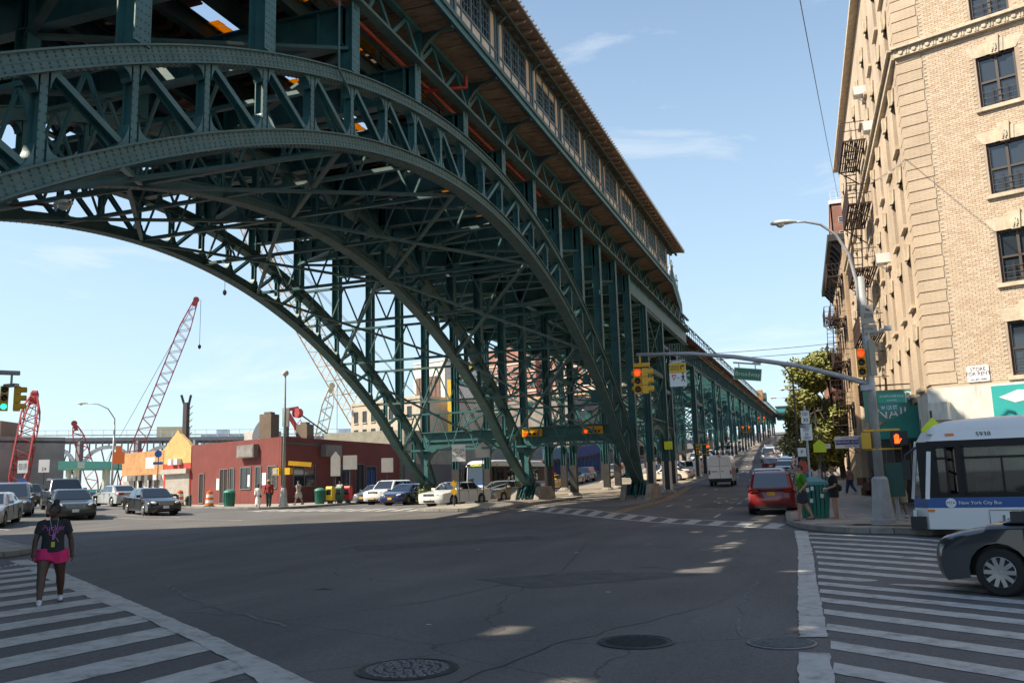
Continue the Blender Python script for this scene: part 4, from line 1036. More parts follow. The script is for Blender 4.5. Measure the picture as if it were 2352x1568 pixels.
for t in (38.2, 41.6, 45, 48.6, 52, 55.6):
    for zb in (5.2, 8.5, 11.8, 15.1):
        mb = MB(); w = 1.0; h = 1.8
        for s in (-1, 1): mb.bar(Wf(t+s*w/2, .28, zb), Wf(t+s*w/2, .28, zb+h), .07, .07)
        mb.bar(Wf(t-w/2, .28, zb+h/2), Wf(t+w/2, .28, zb+h/2), .06, .06); mb.bar(Wf(t-w/2-.1, .32, zb+h), Wf(t+w/2+.1, .32, zb+h), .14, .16); wo_ = mb.build('window', frame_br, b2)
        mb = MB(); mb.prism([Wf(t-w/2, .27, zb), Wf(t+w/2, .27, zb), Wf(t+w/2, .27, zb+h), Wf(t-w/2, .27, zb+h)], Vector((*(-wnrm*.02), 0))); mb.build('pane', glassw, wo_, fix=True)
def Wf2(t, o, z): return Wf(t, o+.25, z)
fire_escape(Wf2, 37.5, 42.0, (16.8, 13.5, 10.2, 6.9, 4.2), b2); fire_escape(Wf2, 49, 54, (15.6, 12.3, 9.0, 6.0), b2)
# red brick tower far up the street
tw = block('apartment_tower', 'slab of red brick flats with white roof railing rising behind the fire escapes', [(4.2, 190), (30, 190), (30, 215), (4.2, 215)], 5, 58, redbrick)
add_windows(tw, (4.2, 190), (1, 0), [2.2, 5.6, 9], frange(12, 54, 3), 1.5, 1.1, acm, glassw)
mb = MB(); mb.bar((4.2, 190, 58.5), (30, 190, 58.5), .5, .8); mb.bar((4.2, 190, 58.5), (4.2, 215, 58.5), .5, .8); mb.build('parapet', acm, tw)
mb = MB()
for zz in (59.4, 60.2, 61): mb.bar((4.4, 190.2, zz), (30, 190.2, zz), .08, .08)
for x in frange(4.4, 28, 1.2): mb.bar((x, 190.2, 58.8), (x, 190.2, 61), .08, .08)
mb.build('roof_railing', acm, tw)
for (x0, x1, y0, h, c_, nm) in ((2.0, 9, 96, 8.0, tanst, 'low tan shop row behind the street tree'), (.5, 9, 118, 12, redbrick, 'red brick walk-up beyond the street tree')):
    b = block('shop_building', nm, [(x0, y0), (x1+6, y0), (x1+6, y0+20), (x0-.6, y0+20)], g(0, y0)-1, g(0, y0)+h, c_)
    add_windows(b, (x0-.6, y0+20), (0.03, -1), [2.5, 6, 9.5, 13, 16.5], [g(0, y0)+k for k in ((4.2,) if h < 9 else (3.5, 7, 10))], 1.1, 1.6, frame_br, glassw, lime)
# --- west side ------------------------------------------------------
redw = mat('dark red stucco', (.20, .045, .035), .75, var=.2, vs_=.7, c2=(.165, .034, .026), bump=.1, bs=8)
R0 = Vector((-42.6, 61.7)); ud = Vector((-.934, .358))
def RW(t, o, z): p = R0+ud*t+Vector((-.358, -.934))*o; return Vector((p.x, p.y, z))
def RE(t, o, z): return Vector((R0.x+o, R0.y+t, z))
rb = thing('red_building', 'long single-storey dark red stucco building on the corner', 'building', (R0.x, R0.y, .6), worldspace=True)
ZG, ZR = .55, 6.1
mb = MB(); mb.prism([RW(14.3, 0, ZG-.3), RW(0, 0, ZG-.3), RW(0, -.3, ZG-.3), RW(14.3, -.3, ZG-.3)], (0, 0, ZR-ZG+.3)); mb.build('wall', redw, rb, fix=True)
mb = MB(); mb.prism([RE(0.1, 0, ZG-.3), RE(21, 0, ZG-.3), RE(21, -.3, ZG-.3), RE(.1, -.3, ZG-.3)], (0, 0, ZR-ZG+.32)); mb.build('wall', redw, rb, fix=True)
mb = MB(); mb.prism([RW(14.3, -.3, ZR-.6), RW(0, -.3, ZR-.6), RE(21, -.3, ZR-.6), RE(26, -13, ZR-.6)], (0, 0, .2)); mb.build('roof', mat('tar roof', (.1, .1, .1), .9), rb, fix=True)
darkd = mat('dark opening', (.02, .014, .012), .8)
grf = mat('grey steel frame', (.16, .15, .14), .6)
def opening(parent, f, t0, t1, z0, z1, kind, rows_=1):
    mb = MB(); w = .08
    for t in (t0, t1): mb.bar(f(t, .03, z0), f(t, .03, z1), .09, .09)
    for z in (z0, z1): mb.bar(f(t0, .032, z), f(t1, .032, z), .08, .08)
    if t1-t0 > 1.2: mb.bar(f((t0+t1)/2, .03, z0), f((t0+t1)/2, .03, z1), .06, .06)
    o = mb.build('door' if kind == 'door' else 'window', grf, parent)
    mb = MB(); a, b = f(t0, .012, z0), f(t1, .012, z0); mb.prism([f(t0, .012, z0), f(t1, .012, z0), f(t1, .012, z1), f(t0, .012, z1)], f(0, -.02, 0)-f(0, 0, 0)); mb.build('pane', darkd if kind == 'door' else glass_d, o, fix=True)
    if kind == 'grille':
        mb = MB(); n = 7
        for k in range(-n, n):
            for s in (1, -1):
                pts = []
                for u in (0, 1):
                    pass
                h = z1-z0; w_ = t1-t0
                ta = t0+w_*k/n; tb = ta+w_*s*.5*h/w_
                lo, hi = 0., 1.
                P = [(ta, z0), (tb, z1)]
                # clip to the opening
                (xa, za), (xb, zb_) = P
                def clip(x, z, x2, z2):
                    if x < t0: k_ = (t0-x)/(x2-x); return t0, z+(z2-z)*k_
                    if x > t1: k_ = (t1-x)/(x2-x); return t1, z+(z2-z)*k_
                    return x, z
                if max(xa, xb) <= t0 or min(xa, xb) >= t1: continue
                A_ = clip(xa, za, xb, zb_); B_ = clip(xb, zb_, xa, za); mb.bar(f(A_[0], .05, A_[1]), f(B_[0], .05, B_[1]), .025, .025)
        mb.build('grille', grf, o)
    return o
opening(rb, RW, 12.0, 12.8, .75, 3.4, 'door'); opening(rb, RW, 8.0, 9.3, .75, 3.7, 'door')
for a, b, k in ((7.0, 7.7, 'w'), (4.4, 6.0, 'w'), (2.9, 3.7, 'w'), (.6, 1.9, 'grille')): opening(rb, RW, a, b, 1.9, 3.75, k)
for a, b in ((1.7, 5.0), (8.0, 10.8), (14.0, 16)): opening(rb, RE, a, b, 2.0, 3.8, 'w')
opening(rb, RE, 12.0, 13.6, .8, 4.0, 'door')
for (f, t, L, h) in ((RW, 4.6, 2.6, 1.1), (RE, 7.3, 2.8, 1.1)):
    mb = MB(); mb.bar(f(t-L/2, .28, 5.1), f(t+L/2, .28, 5.1), .5, h); sb = mb.build('blank_sign_box', grf, rb)
    mb = MB(); mb.prism([f(t-L/2+.08, .545, 5.1-h/2+.08), f(t+L/2-.08, .545, 5.1-h/2+.08), f(t+L/2-.08, .545, 5.1+h/2-.08), f(t-L/2+.08, .545, 5.1+h/2-.08)], f(0, .02, 0)-f(0, 0, 0)); mb.build('face', mat('weathered sign face', (.24, .22, .20), .5, var=.3), sb, fix=True)
for (t, w_, z) in ((9.55, .55, 2.4), (2.4, .55, 2.7), (4.7, .3, 2.6)):
    mb = MB(); mb.prism([RW(t-w_/2, .05, z-.5), RW(t+w_/2, .05, z-.5), RW(t+w_/2, .05, z+.5), RW(t-w_/2, .05, z+.5)], RW(0, -.03, 0)-RW(0, 0, 0)); mb.build('poster', signw, rb, fix=True)
ck = brick_mat('chimney brick', (.22, .15, .10), (.16, .11, .07), (.28, .24, .2))
for (x, y, h, w_) in ((-44.4, 64.6, 2.6, 1.2), (-42.0, 66.5, 1.7, 1.1)):
    mb = MB(); mb.box((x-1.5, y, ZR-.4+h/2), (w_, w_, h)); mb.box((x-1.5, y, ZR-.4+h+.08), (w_*.55, w_*.55, .25)); mb.build('chimney', ck, rb)
mb = MB(); mb.box((-49, 68, 6.6), (2.6, 2, 1.0)); mb.build('roof_hut', panel_w, rb)
dish = thing('satellite_dish', 'black mesh satellite dish on the red building roof beside a brick chimney', 'dish', (-47.6, 66.0, 5.6))
mb = MB(); mb.lathe((0, 0, 1.35), [(.05, 0), (.5, .08), (.85, .24), (1.05, .4)], 18, Matrix.Rotation(R(-30), 3, 'Z')@Matrix.Rotation(R(68), 3, 'X')); mb.build('reflector', mat('dish black', (.05, .05, .055), .6), dish)
mb = MB(); mb.cyl((0, 0, 0), (0, 0, 1.4), .06); mb.build('mast', grf, dish)
mb = MB(); mb.tube([(.2, -.2, 1.35), (.5, -1.0, 1.7)], .025, 5); mb.build('feed_arm', grf, dish)
# gabled orange/red shop and white shop
orng = mat('ochre stucco', (.55, .30, .12), .85, var=.3, vs_=2, c2=(.42, .2, .09)); red2 = mat('bright red paint', (.45, .05, .03), .7, var=.15)
gb = thing('gabled_shop', 'narrow red shop with stepped ochre gable and grey roller shutter', 'building', RW(16.8, 0, .5), worldspace=True)
mb = MB(); mb.prism([RW(14.35, .05, .3), RW(19.4, .05, .3), RW(19.4, -8, .3), RW(14.35, -8, .3)], (0, 0, 4.2)); mb.build('wall', red2, gb, fix=True)
pts = [(14.35, 4.5), (19.4, 4.5), (19.4, 6.0), (18.9, 6.3), (18.6, 6.6), (17.4, 7.3), (16.9, 7.7), (16.5, 7.3), (15.0, 6.5), (14.6, 6.2), (14.35, 6.0)]
mb = MB(); mb.prism([RW(t, .06, z) for t, z in pts], RW(0, -.3, 0)-RW(0, 0, 0)); mb.build('gable', mat('yellow stucco', (.62, .42, .16), .85, var=.3, vs_=2, c2=(.5, .3, .12)), gb, fix=True)
mb = MB()
for j in range(28): mb.bar(RW(14.5, .07+(.015 if j % 2 else 0), .7+j*.105), RW(18.9, .07+(.015 if j % 2 else 0), .7+j*.105), .04, .1)
mb.build('roller_shutter', mat('pale shutter', (.42, .38, .33), .6, var=.15), gb)
mb = MB(); mb.bar(RW(14.4, .3, 3.75), RW(19.2, .3, 3.75), .4, .45); mb.build('shutter_box', MATS['pale shutter'], gb)
for t in (16.3, 17.4):
    mb = MB(); p = RW(t, .3, 4.65); mb.box(p, (.6, .5, .55), math.atan2(ud.y, ud.x)); mb.build('air_conditioner', acm, gb)
ws = thing('white_shop', 'low white shop front with peeling ochre fascia and wall air conditioners', 'building', RW(23, 0, .5), worldspace=True)
mb = MB(); mb.prism([RW(19.45, 0, .3), RW(28, 0, .3), RW(28, -8, .3), RW(19.45, -8, .3)], (0, 0, 3.3)); mb.build('wall', panel_w, ws, fix=True)
mb = MB(); mb.prism([RW(19.45, .08, 3.6), RW(28, .08, 3.6), RW(28, -.3, 3.6), RW(19.45, -.3, 3.6)], (0, 0, 2.3)); mb.build('fascia', orng, ws, fix=True)
for a, b, k in ((20.3, 21.2, 'door'), (21.7, 22.3, 'w'), (23.5, 24.3, 'w'), (24.9, 25.4, 'w')): opening(ws, RW, a, b, .8 if k == 'door' else 1.4, 3.3, k)
for t in (20.2, 21.9, 23.3, 24.4, 26.2):
    mb = MB(); p = RW(t, .3, 3.3); mb.box(p, (.65, .5, .5), math.atan2(ud.y, ud.x)); mb.build('air_conditioner', acm if t > 25 or t < 21 else grf, ws)
mb = MB()
for j in range(24): mb.bar(RW(25.6, .05, .7+j*.11), RW(27.8, .05, .7+j*.11), .04, .1)
mb.build('roller_shutter', MATS['pale shutter'], ws)
mb = MB(); mb.prism([RW(21.2, .1, 4.2), RW(23.0, .1, 4.2), RW(23.0, .1, 5.3), RW(21.2, .1, 5.3)], RW(0, -.02, 0)-RW(0, 0, 0)); mb.build('sign_panel', panel_w, ws, fix=True)
# beige block behind the red building, wall beyond
gw = thing('grey_green_building', 'long low beige building with grey base behind the arches', 'building', (-41, 84, 1), worldspace=True)
mb = MB(); mb.prism([(-42.2, 83.2, .5), (-36.5, 118, .5), (-52, 118, .5), (-52, 83.2, .5)], (0, 0, 7.2)); mb.build('wall', mat('olive beige stucco', (.36, .33, .25), .85, var=.2), gw, fix=True)
mb = MB(); mb.prism([(-42.1, 83.1, .5), (-36.4, 118, .5), (-36.6, 118, .5), (-42.3, 83.1, .5)], (0, 0, 3.6)); mb.build('base_band', mat('grey base', (.16, .14, .14), .8), gw, fix=True)
# ---- background buildings under the arches
bt = mat('pale tan stone', (.50, .42, .32), .85, var=.15)
def facing(p, q): return (Vector(q)-Vector(p)).normalized()
beige = block('warehouse_building', 'beige four-storey building with dark arched windows beside the orange crane', [(-75.7, 129.5), (-59.8, 123.4), (-54, 138), (-70, 144)], 0, 15.4, bt)
add_windows(beige, (-75.7, 129.5), (15.9, -6.1), [1.4, 3.6, 5.8, 8.0, 10.2, 12.4, 14.6], [2.5, 6, 9.4, 12.4], 1.0, 1.9, frame_br, glass_d, lime)
whb = block('ribbed_tower', 'white tower with brown ribbed panel seen through the arches', [(-87.6, 177.6), (-78.2, 173.9), (-73.5, 186), (-83, 190)], 0, 29, panel_w)
d_ = facing((-87.6, 177.6), (-78.2, 173.9)); nn = Vector((d_.y, -d_.x)); brp = mat('brown ribbed panel', (.20, .11, .08), .8, var=.15)
for k in range(6):
    p = Vector((-87.6, 177.6))+d_*(1.6+k*1.3)+nn*.1; mb = MB(); mb.box((p.x, p.y, 19), (1.1, .2, 13.5), math.atan2(d_.y, d_.x)); mb.build('rib_panel', brp, whb)
fac = block('brick_factory', 'dark red brick factory with crumbling white parapet behind the arches', [(-73.6, 158.8), (-57.5, 152.6), (-52, 167), (-68, 173)], 0, 17, redbrick)
mb = MB(); mb.bar((-73.7, 158.7, 17.4), (-57.4, 152.5, 17.4), .4, 1.3); mb.build('parapet', panel_w, fac)
add_windows(fac, (-73.6, 158.8), (16.1, -6.2), [1.8, 5, 8.2, 11.4, 14.6], [3, 7.5, 12], 2.0, 2.6, frame_br, glass_d)
stc = block('stucco_warehouse', 'blank grey-brown stucco warehouse wall behind the middle arch', [(-54.2, 139.9), (-38.5, 133.9), (-34, 146), (-49, 152)], 0, 15, mat('brown grey stucco', (.27, .22, .19), .9, var=.3, vs_=.5))
add_windows(stc, (-54.2, 139.9), (15.7, -6.0), [6.2], [6.5, 9.8], .9, 1.3, frame_br, glass_d)
apt = brick_mat('apartment brick', (.40, .17, .11), (.34, .13, .085), (.4, .3, .25), bw=.4, bh=.15)
for (nm, A_, B_, top, dp, cols_) in (('tall brick apartment tower on the left behind the arches, farther one', (-101.3, 244.9), (-77.3, 235.7), 41, 18, 8), ('wide brick apartment tower with white floor bands behind the right arch', (-77.7, 237.6), (-46, 225.5), 50, 16, 11), ('brick apartment tower with chimney between the two others', (-92, 262), (-77, 256), 47, 12, 5)):
    A_, B_ = Vector(A_), Vector(B_); d_ = (B_-A_).normalized(); nn = Vector((-d_.y, d_.x))
    b = block('apartment_tower', nm, [A_, B_, B_+nn*dp, A_+nn*dp], 0, top, apt)
    L = (B_-A_).length; zs = frange(9, top-4, 2.8)
    add_windows(b, A_, d_, [L*(k+.5)/cols_ for k in range(cols_)], zs, 1.5, 1.3, acm, glassw, sash=False)
    for z in zs:
        mb = MB(); mb.bar((A_.x-.1*nn.x, A_.y-.1*nn.y, z-.75), (B_.x-.1*nn.x, B_.y-.1*nn.y, z-.75), .3, .3); mb.build('floor_band', panel_w, b)
    p = A_+d_*L*.4+nn*6; mb = MB(); mb.box((p.x, p.y, top+2), (5, 5, 5)); mb.build('roof_house', apt, b)
gar = block('parking_garage', 'tan brick building with dark horizontal openings behind the trestle', [(-39.4, 150), (-29, 186), (-45, 192), (-54, 156)], 0, 17.2, mat('orange tan brick', (.58, .36, .2), .85, var=.15))
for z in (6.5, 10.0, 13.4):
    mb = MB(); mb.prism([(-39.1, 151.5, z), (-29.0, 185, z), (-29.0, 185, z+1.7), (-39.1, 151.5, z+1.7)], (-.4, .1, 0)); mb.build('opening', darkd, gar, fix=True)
    for k in range(9): mb = MB(); x = -39.0+10.0*k/9; y = 152+33*k/9; mb.box((x+.1, y, z+.85), (.3, .5, 1.75), .29); mb.build('pier', MATS['orange tan brick'], gar)
crm = block('cream_building', 'narrow cream building with small windows beside the brick apartments', [(-46.4, 170.6), (-37.1, 167), (-32, 180), (-41, 184)], 0, 20, mat('cream stucco', (.62, .52, .38), .85, var=.12))
add_windows(crm, (-46.4, 170.6), (9.3, -3.6), [1.5, 4.2, 6.8], [5, 9, 13, 16.5], 1, 1.6, frame_br, glass_d)
# blue construction hoarding
blu = mat('blue hoarding', (.03, .08, .30), .7, var=.25, vs_=1.2); blu2 = mat('light blue hoarding', (.10, .25, .5), .7, var=.2)
hd = thing('construction_hoarding', 'blue sidewalk shed and plywood hoarding along the hill west of the trestle', 'hoarding', (-31.5, 96, 1.5), worldspace=True)
for k in range(18):
    y = 93+k*2.4; x = -31.6-.045*(y-93); z = g(x, y)
    mb = MB(); mb.box((x, y+1.2, z+1.45), (.06, 2.34, 2.7)); mb.build('hoarding_panel', blu, hd)
    mb = MB(); mb.cyl((x+1.4, y, z), (x+1.4, y, z+2.9), .06, n=6); mb.build('shed_post', MATS['light blue hoarding'], hd)
    mb = MB(); mb.box((x+.7, y+1.2, z+3.0), (1.9, 2.34, .2)); mb.build('shed_deck', rust, hd)
    mb = MB(); mb.box((x+1.6, y+1.2, z+3.75), (.06, 2.3, 1.3)); mb.build('parapet_panel', blu if k > 2 else blu2, hd)
# Riverside viaduct far left
rv_m = mat('far viaduct steel', (.24, .24, .24), .8, var=.2); rvl = mat('far viaduct pale', (.55, .53, .50), .8, var=.2)
rvd = thing('distant_viaduct', 'distant grey arched steel road viaduct beyond the construction site', 'viaduct', (-185, 223, 0), worldspace=True)
a, b = Vector((-262, 171, 0)), Vector((-95, 262, 0)); d_ = (b-a).normalized(); nn = Vector((d_.y, -d_.x, 0)); L = (b-a).length
mb = MB(); mb.bar(a+Vector((0, 0, 18.4)), b+Vector((0, 0, 16.2)), 16, 1.0); mb.build('deck', rv_m, rvd)
mb = MB(); mb.bar(a+nn*7.5+Vector((0, 0, 19.6)), b+nn*7.5+Vector((0, 0, 17.4)), .2, .3); mb.build('parapet_rail', rvl, rvd)
for k in range(12):
    p0 = a+d_*(L*k/12); p1 = a+d_*(L*(k+1)/12); dz = -2.2*k/12; mb = MB(); W_ = (p1-p0).length
    arc = [p0+nn*7.6+d_*(W_/2-W_*.44*math.cos(t*math.pi/14))+Vector((0, 0, 9.5+dz+6.6*math.sin(t*math.pi/14))) for t in range(15)]
    for p, q in zip(arc[:-1], arc[1:]): mb.bar(p, q, .6, 1.0)
    mb.build('arch', rvl, rvd)
    mb = MB(); mb.bar(p0+nn*7.5, p0+nn*7.5+Vector((0, 0, 18+dz)), 1.2, 1.2); mb.build('pier', rv_m, rvd)
    mb = MB()
    for j in range(9): q = p0+d_*(W_*(j+.5)/9)+nn*7.5; zt = 17.8+dz; zb = 10+dz+6.6*math.sqrt(max(0, 1-(((j+.5)/9-.5)/.46)**2)); mb.bar(q+Vector((0, 0, zb)), q+Vector((0, 0, zt)), .3, .3)
    mb.build('spandrel_posts', rv_m, rvd)
    mb = MB()
    for j in range(4):
        q0 = p0+d_*(W_*(.2+.2*j))-nn*2; q1 = p0+d_*(W_*(.4+.2*(j if j < 3 else 1)))-nn*2; mb.bar(q0+Vector((0, 0, 3)), q1+Vector((0, 0, 15)), .3, .3); mb.bar(q1+Vector((0, 0, 3)), q0+Vector((0, 0, 15)), .3, .3)
    mb.build('cross_bracing', rv_m, rvd)
mb = MB()
for k in range(60): p = a+d_*(L*k/60)+nn*7.6; dz = -2.2*k/60; mb.bar(p+Vector((0, 0, 18.8+dz)), p+Vector((0, 0, 21+dz)), .1, .1)
mb.bar(a+nn*7.6+Vector((0, 0, 21)), b+nn*7.6+Vector((0, 0, 18.8)), .1, .1); mb.build('fence', rvl, rvd)
# grey brick wall with roof huts
gwl = brick_mat('grey brick', (.36, .32, .285), (.30, .265, .235), (.34, .31, .28))
gwb = block('grey_brick_building', 'windowless grey brick building behind the gas station canopy', [(-96, 62), (-86.2, 80.6), (-97, 89), (-112, 72)], 0, 8.3, gwl)
mb = MB(); mb.box((-99, 75, 10.4), (5, 5, 4.2), .4); mb.build('roof_hut', panel_w, gwb); mb = MB(); mb.lathe((-99, 75, 12.5), [(3.6, 0), (1, 1.0), (.9, 1.3)], 8); mb.build('hut_roof', grf, gwb)
mb = MB(); mb.box((-94.5, 77.0, 9.6), (5, 4, 2.2), .4); mb.build('roof_hut', mat('brown hut', (.25, .19, .14), .9), gwb)
mb = MB()
for k in range(5):
    for z in (12.5, 13.6, 14.6): mb.bar((-102+k*.1, 72+k*1.4, z), (-97+k*.1, 70.5+k*1.4, z), .06, .06)
    mb.bar((-102+k*.1, 72+k*1.4, 10), (-102+k*.1, 72+k*1.4, 15), .06, .06)
mb.build('scaffold', grf, gwb)
# gas station canopy and hoarding
tealc = mat('teal canopy', (.12, .46, .38), .5, var=.08); 
gs = thing('gas_station_canopy', 'flat teal gas station canopy on slim columns', 'canopy', (-72.5, 72, .5), worldspace=True)
mb = MB(); mb.prism([(-73.4, 67.9, 4.5), (-72.1, 76.3, 4.5), (-76.5, 80.5, 4.5), (-79, 73.2, 4.5)], (0, 0, .75)); mb.build('canopy', tealc, gs, fix=True)
for (x, y) in ((-73.4, 71), (-72.8, 74.6), (-77.2, 73.6), (-76, 77.5)):
    mb = MB(); mb.box((x-.8, y, 2.5), (.4, .4, 4.2)); mb.build('column', panel_w, gs)
mb = MB()
for j in range(4): mb.box((-73.05, 70.2, 4.62+j*.16), (.06, 1.1, .08), -.32)
mb.build('logo_panel', signw, gs)
th = thing('teal_hoarding', 'long low teal plywood fence along the construction site', 'fence', (-70, 70, .4), worldspace=True)
for k in range(22):
    p = Vector((-86, 60))+Vector((26, 22))*(k/22); q = Vector((-86, 60))+Vector((26, 22))*((k+.97)/22); mb = MB(); mb.bar((p.x, p.y, 1.35), (q.x, q.y, 1.35), .06, 2.0); mb.build('fence_panel', tealc, th)
# block added out of view, outline and height shaped to shade the foreground
sw = block('apartment_building', 'unseen brick apartment block added on the near south-west corner to shade the foreground', [(-44, 17.8), (-62, 5.5), (-62, -30), (-44, -30)], 0, 39, redbrick)
add_windows(sw, (-44, 17.8), (0, -1), [4, 9, 14, 19, 24], [4, 8, 12, 16, 20, 24], 1.2, 1.8, frame_br, glassw, lime)
# distant towers on the horizon
for k, (px_, d2, w_, h_) in enumerate(((-330, 420, 22, 34), (-302, 438, 16, 30), (-268, 452, 26, 33), (-238, 470, 12, 30))):
    b = thing('distant_tower', 'hazy distant apartment tower on the skyline, number %s from the left' % ('first second third fourth'.split()[k]), 'building', (px_, d2, 0))
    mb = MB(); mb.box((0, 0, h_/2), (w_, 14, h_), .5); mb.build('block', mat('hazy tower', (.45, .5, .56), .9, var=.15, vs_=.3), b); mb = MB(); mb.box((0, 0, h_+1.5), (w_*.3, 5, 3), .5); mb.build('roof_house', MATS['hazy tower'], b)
# ------------------------------------------------------------------ cranes
def boom(mb, A_, B_, w0, w1, n, t=.09, side=None):
    A_, B_ = Vector(A_), Vector(B_); d = (B_-A_).normalized(); s = Vector(side).normalized() if side else d.cross(Vector((0, 0, 1))).normalized(); u = s.cross(d).normalized()
    def P(k, i, j):
        f = k/n; w = w0*.35+(w0-w0*.35)*min(1, f*5) if f < .2 else w0 if f < .85 else w0+(w1-w0)*(f-.85)/.15
        return A_+(B_-A_)*f+s*(i*w/2)+u*(j*w/2)
    for i in (-1, 1):
        for j in (-1, 1):
            for k in range(n): mb.bar(P(k, i, j), P(k+1, i, j), t, t)
    for k in range(n):
        sg = 1 if k % 2 else -1
        for j in (-1, 1): mb.bar(P(k, -sg, j), P(k+1, sg, j), t*.6, t*.6); mb.bar(P(k, j, -sg), P(k+1, j, sg), t*.6, t*.6)
def crane(label, base, tip, w0, n, mats_, sheave=True, cables=((0, 0, 0),), hookz=None, t=.09):
    c_ = thing('crawler_crane', label, 'crane', base, worldspace=True)
    mb = MB(); boom(mb, base, tip, w0, w0*.4, n, t*1.7); mb.build('boom', mats_[0], c_)
    tp = Vector(tip); mb = MB(); d = (tp-Vector(base)).normalized(); h = d.cross(Vector((0, 0, 1))).normalized()
    mb.bar(tp-d*.8, tp+d*.6, w0*.5, w0*.35); mb.cyl(tp+d*.5-h*.3, tp+d*.5+h*.3, w0*.28, n=12); mb.build('boom_head', mats_[1], c_)
    if hookz:
        mb = MB(); p = tp+Vector((d.x, d.y, 0)).normalized()*.9+d*.6; mb.tube([p, (p.x, p.y, hookz)], .05, 5); mb.build('hoist_rope', grf, c_)
        mb = MB(); mb.lathe((p.x, p.y, hookz-.9), [(.12, 0), (.32, .3), (.32, .7), (.1, .95)], 8); mb.build('hook_block', darkd, c_)
    for (ex, ey, ez) in cables:
        mb = MB()
        for o in (-.4, .4): mb.tube([tp+h*o, (ex, ey, ez)], .045, 4)
        mb.build('pendant_line', grf, c_)
    mb = MB(); bx_ = Vector(base); mb.box((bx_.x, bx_.y, bx_.z-1.0 if bx_.z > 3 else 1.2), (4, 5, 2.4)); mb.build('machine_house', mats_[1], c_)
    return c_
cr_red = mat('crane red', (.52, .075, .07), .6, var=.2); cr_rd2 = mat('crane deep red', (.45, .06, .05), .6, var=.2); cr_or = mat('crane orange', (.68, .42, .16), .6, var=.2); cr_cr = mat('crane cream', (.62, .48, .28), .6, var=.2)
crane('tall pale red lattice crane boom rising above the orange shop', (-131.6, 137, 3), (-122.2, 145.5, 41), 2.2, 34, (cr_red, cr_rd2), cables=((-140, 141, 8),), hookz=32)
crane('dark red lattice crane boom in front of the grey brick wall', (-85.6, 73.6, 1.5), (-90, 79.2, 13.6), 1.7, 16, (cr_rd2, cr_rd2), cables=((-94, 78, 3),), hookz=8.2)
crane('short bright red crane boom behind the teal canopy', (-120.6, 120, 2), (-123.3, 117.2, 13.7), 1.8, 12, (cr_rd2, cr_rd2), cables=())
crane('great orange lattice crane boom running up behind the arches', (-78, 150, 3), (-92.5, 119, 51), 3.0, 38, (cr_or, cr_rd2), cables=((-62, 152, 6),), hookz=35)
crane('cream lattice crane boom above the red building roof', (-87.0, 134.3, 1), (-83.7, 136.3, 19.6), 1.9, 18, (cr_cr, cr_cr), cables=((-90, 140, 6),), hookz=6)
rd = thing('piling_rig', 'red piling rig head with sheave wheel above the red building', 'crane', (-76.6, 117.1, 0), worldspace=True)
mb = MB(); boom(mb, (-74.6, 118.2, 1), (-77.6, 116.3, 12.3), 1.5, 1.2, 12, .08); mb.build('boom', cr_red, rd)
mb = MB(); mb.bar((-79.1, 115.6, 14.0), (-77.0, 116.8, 9.9), .7, .7); mb.bar((-79.1, 115.6, 14.0), (-77.4, 116.5, 14.3), .5, .5); mb.build('rig_head', cr_rd2, rd)
mb = MB(); mb.cyl((-77.6, 116.0, 13.5), (-77.5, 116.9, 13.5), .75, n=16); mb.build('sheave', cr_rd2, rd)
mb = MB(); mb.cyl((-78.9, 115.7, 0), (-78.9, 115.7, 13.5), .28, n=8); mb.build('leader', mat('dark rig steel', (.06, .05, .045), .7), rd)
mb = MB(); mb.tube([(-77.3, 116.6, 13.4), (-72.5, 119.6, 9.2)], .12, 5); mb.build('stay', MATS['dark rig steel'], rd)
dr = thing('drill_mast', 'dark vertical drilling rig mast behind the ochre gable', 'drilling rig', (-110, 129.5, 0), worldspace=True)
mb = MB(); mb.box((-110, 129.5, 9), (.85, .85, 18)); mb.bar((-110.3, 129.3, 17.5), (-110.8, 129.0, 19.4), .25, .4); mb.bar((-109.7, 129.7, 17.5), (-109.4, 129.9, 19.4), .25, .4); mb.build('mast', mat('dark rig steel', (.06, .05, .045), .7), dr)
mb = MB()
for k in range(14): mb.bar((-109.4, 129.4, 1+k*1.2), (-109.2, 130.2, 1.8+k*1.2), .1, .1)
mb.build('ladder', grf, dr)
yr = thing('yellow_excavator_boom', 'yellow drilling boom standing up through the middle arch', 'drilling rig', (-56, 128, 0), worldspace=True)
mb = MB(); mb.box((-56.2, 128, 10), (1.3, 1.3, 17)); mb.build('mast', mat('machine yellow', (.75, .45, .04), .5, var=.15), yr)
mb = MB(); mb.bar((-56.2, 128, 18.5), (-52, 129.5, 21.5), 1.0, 1.0); mb.build('boom', MATS['machine yellow'], yr)
bb = thing('billboard', 'cream billboard standing on the distant viaduct', 'billboard', (-187, 215, 15), worldspace=True)
mb = MB(); mb.bar((-190.7, 211.8, 19.6), (-183.5, 218, 19.6), .5, 4.0); mb.build('panel', mat('billboard cream', (.75, .62, .38), .6, var=.2, vs_=.3), bb)
for t in (.15, .5, .85): mb = MB(); mb.bar((-190.5+7*t, 212.2+6*t, 14.5), (-190.5+7*t, 212.2+6*t, 17.8), .4, .4); mb.build('post', grf, bb)

for m_, c_ in ((redw, (.11, .03, .025)), (panel_w, (.42, .38, .31)), (orng, (.30, .14, .07)), (lime, (.38, .30, .2)), (bt, (.33, .27, .2))): grime(m_, c_, 1.1, .52, .72)
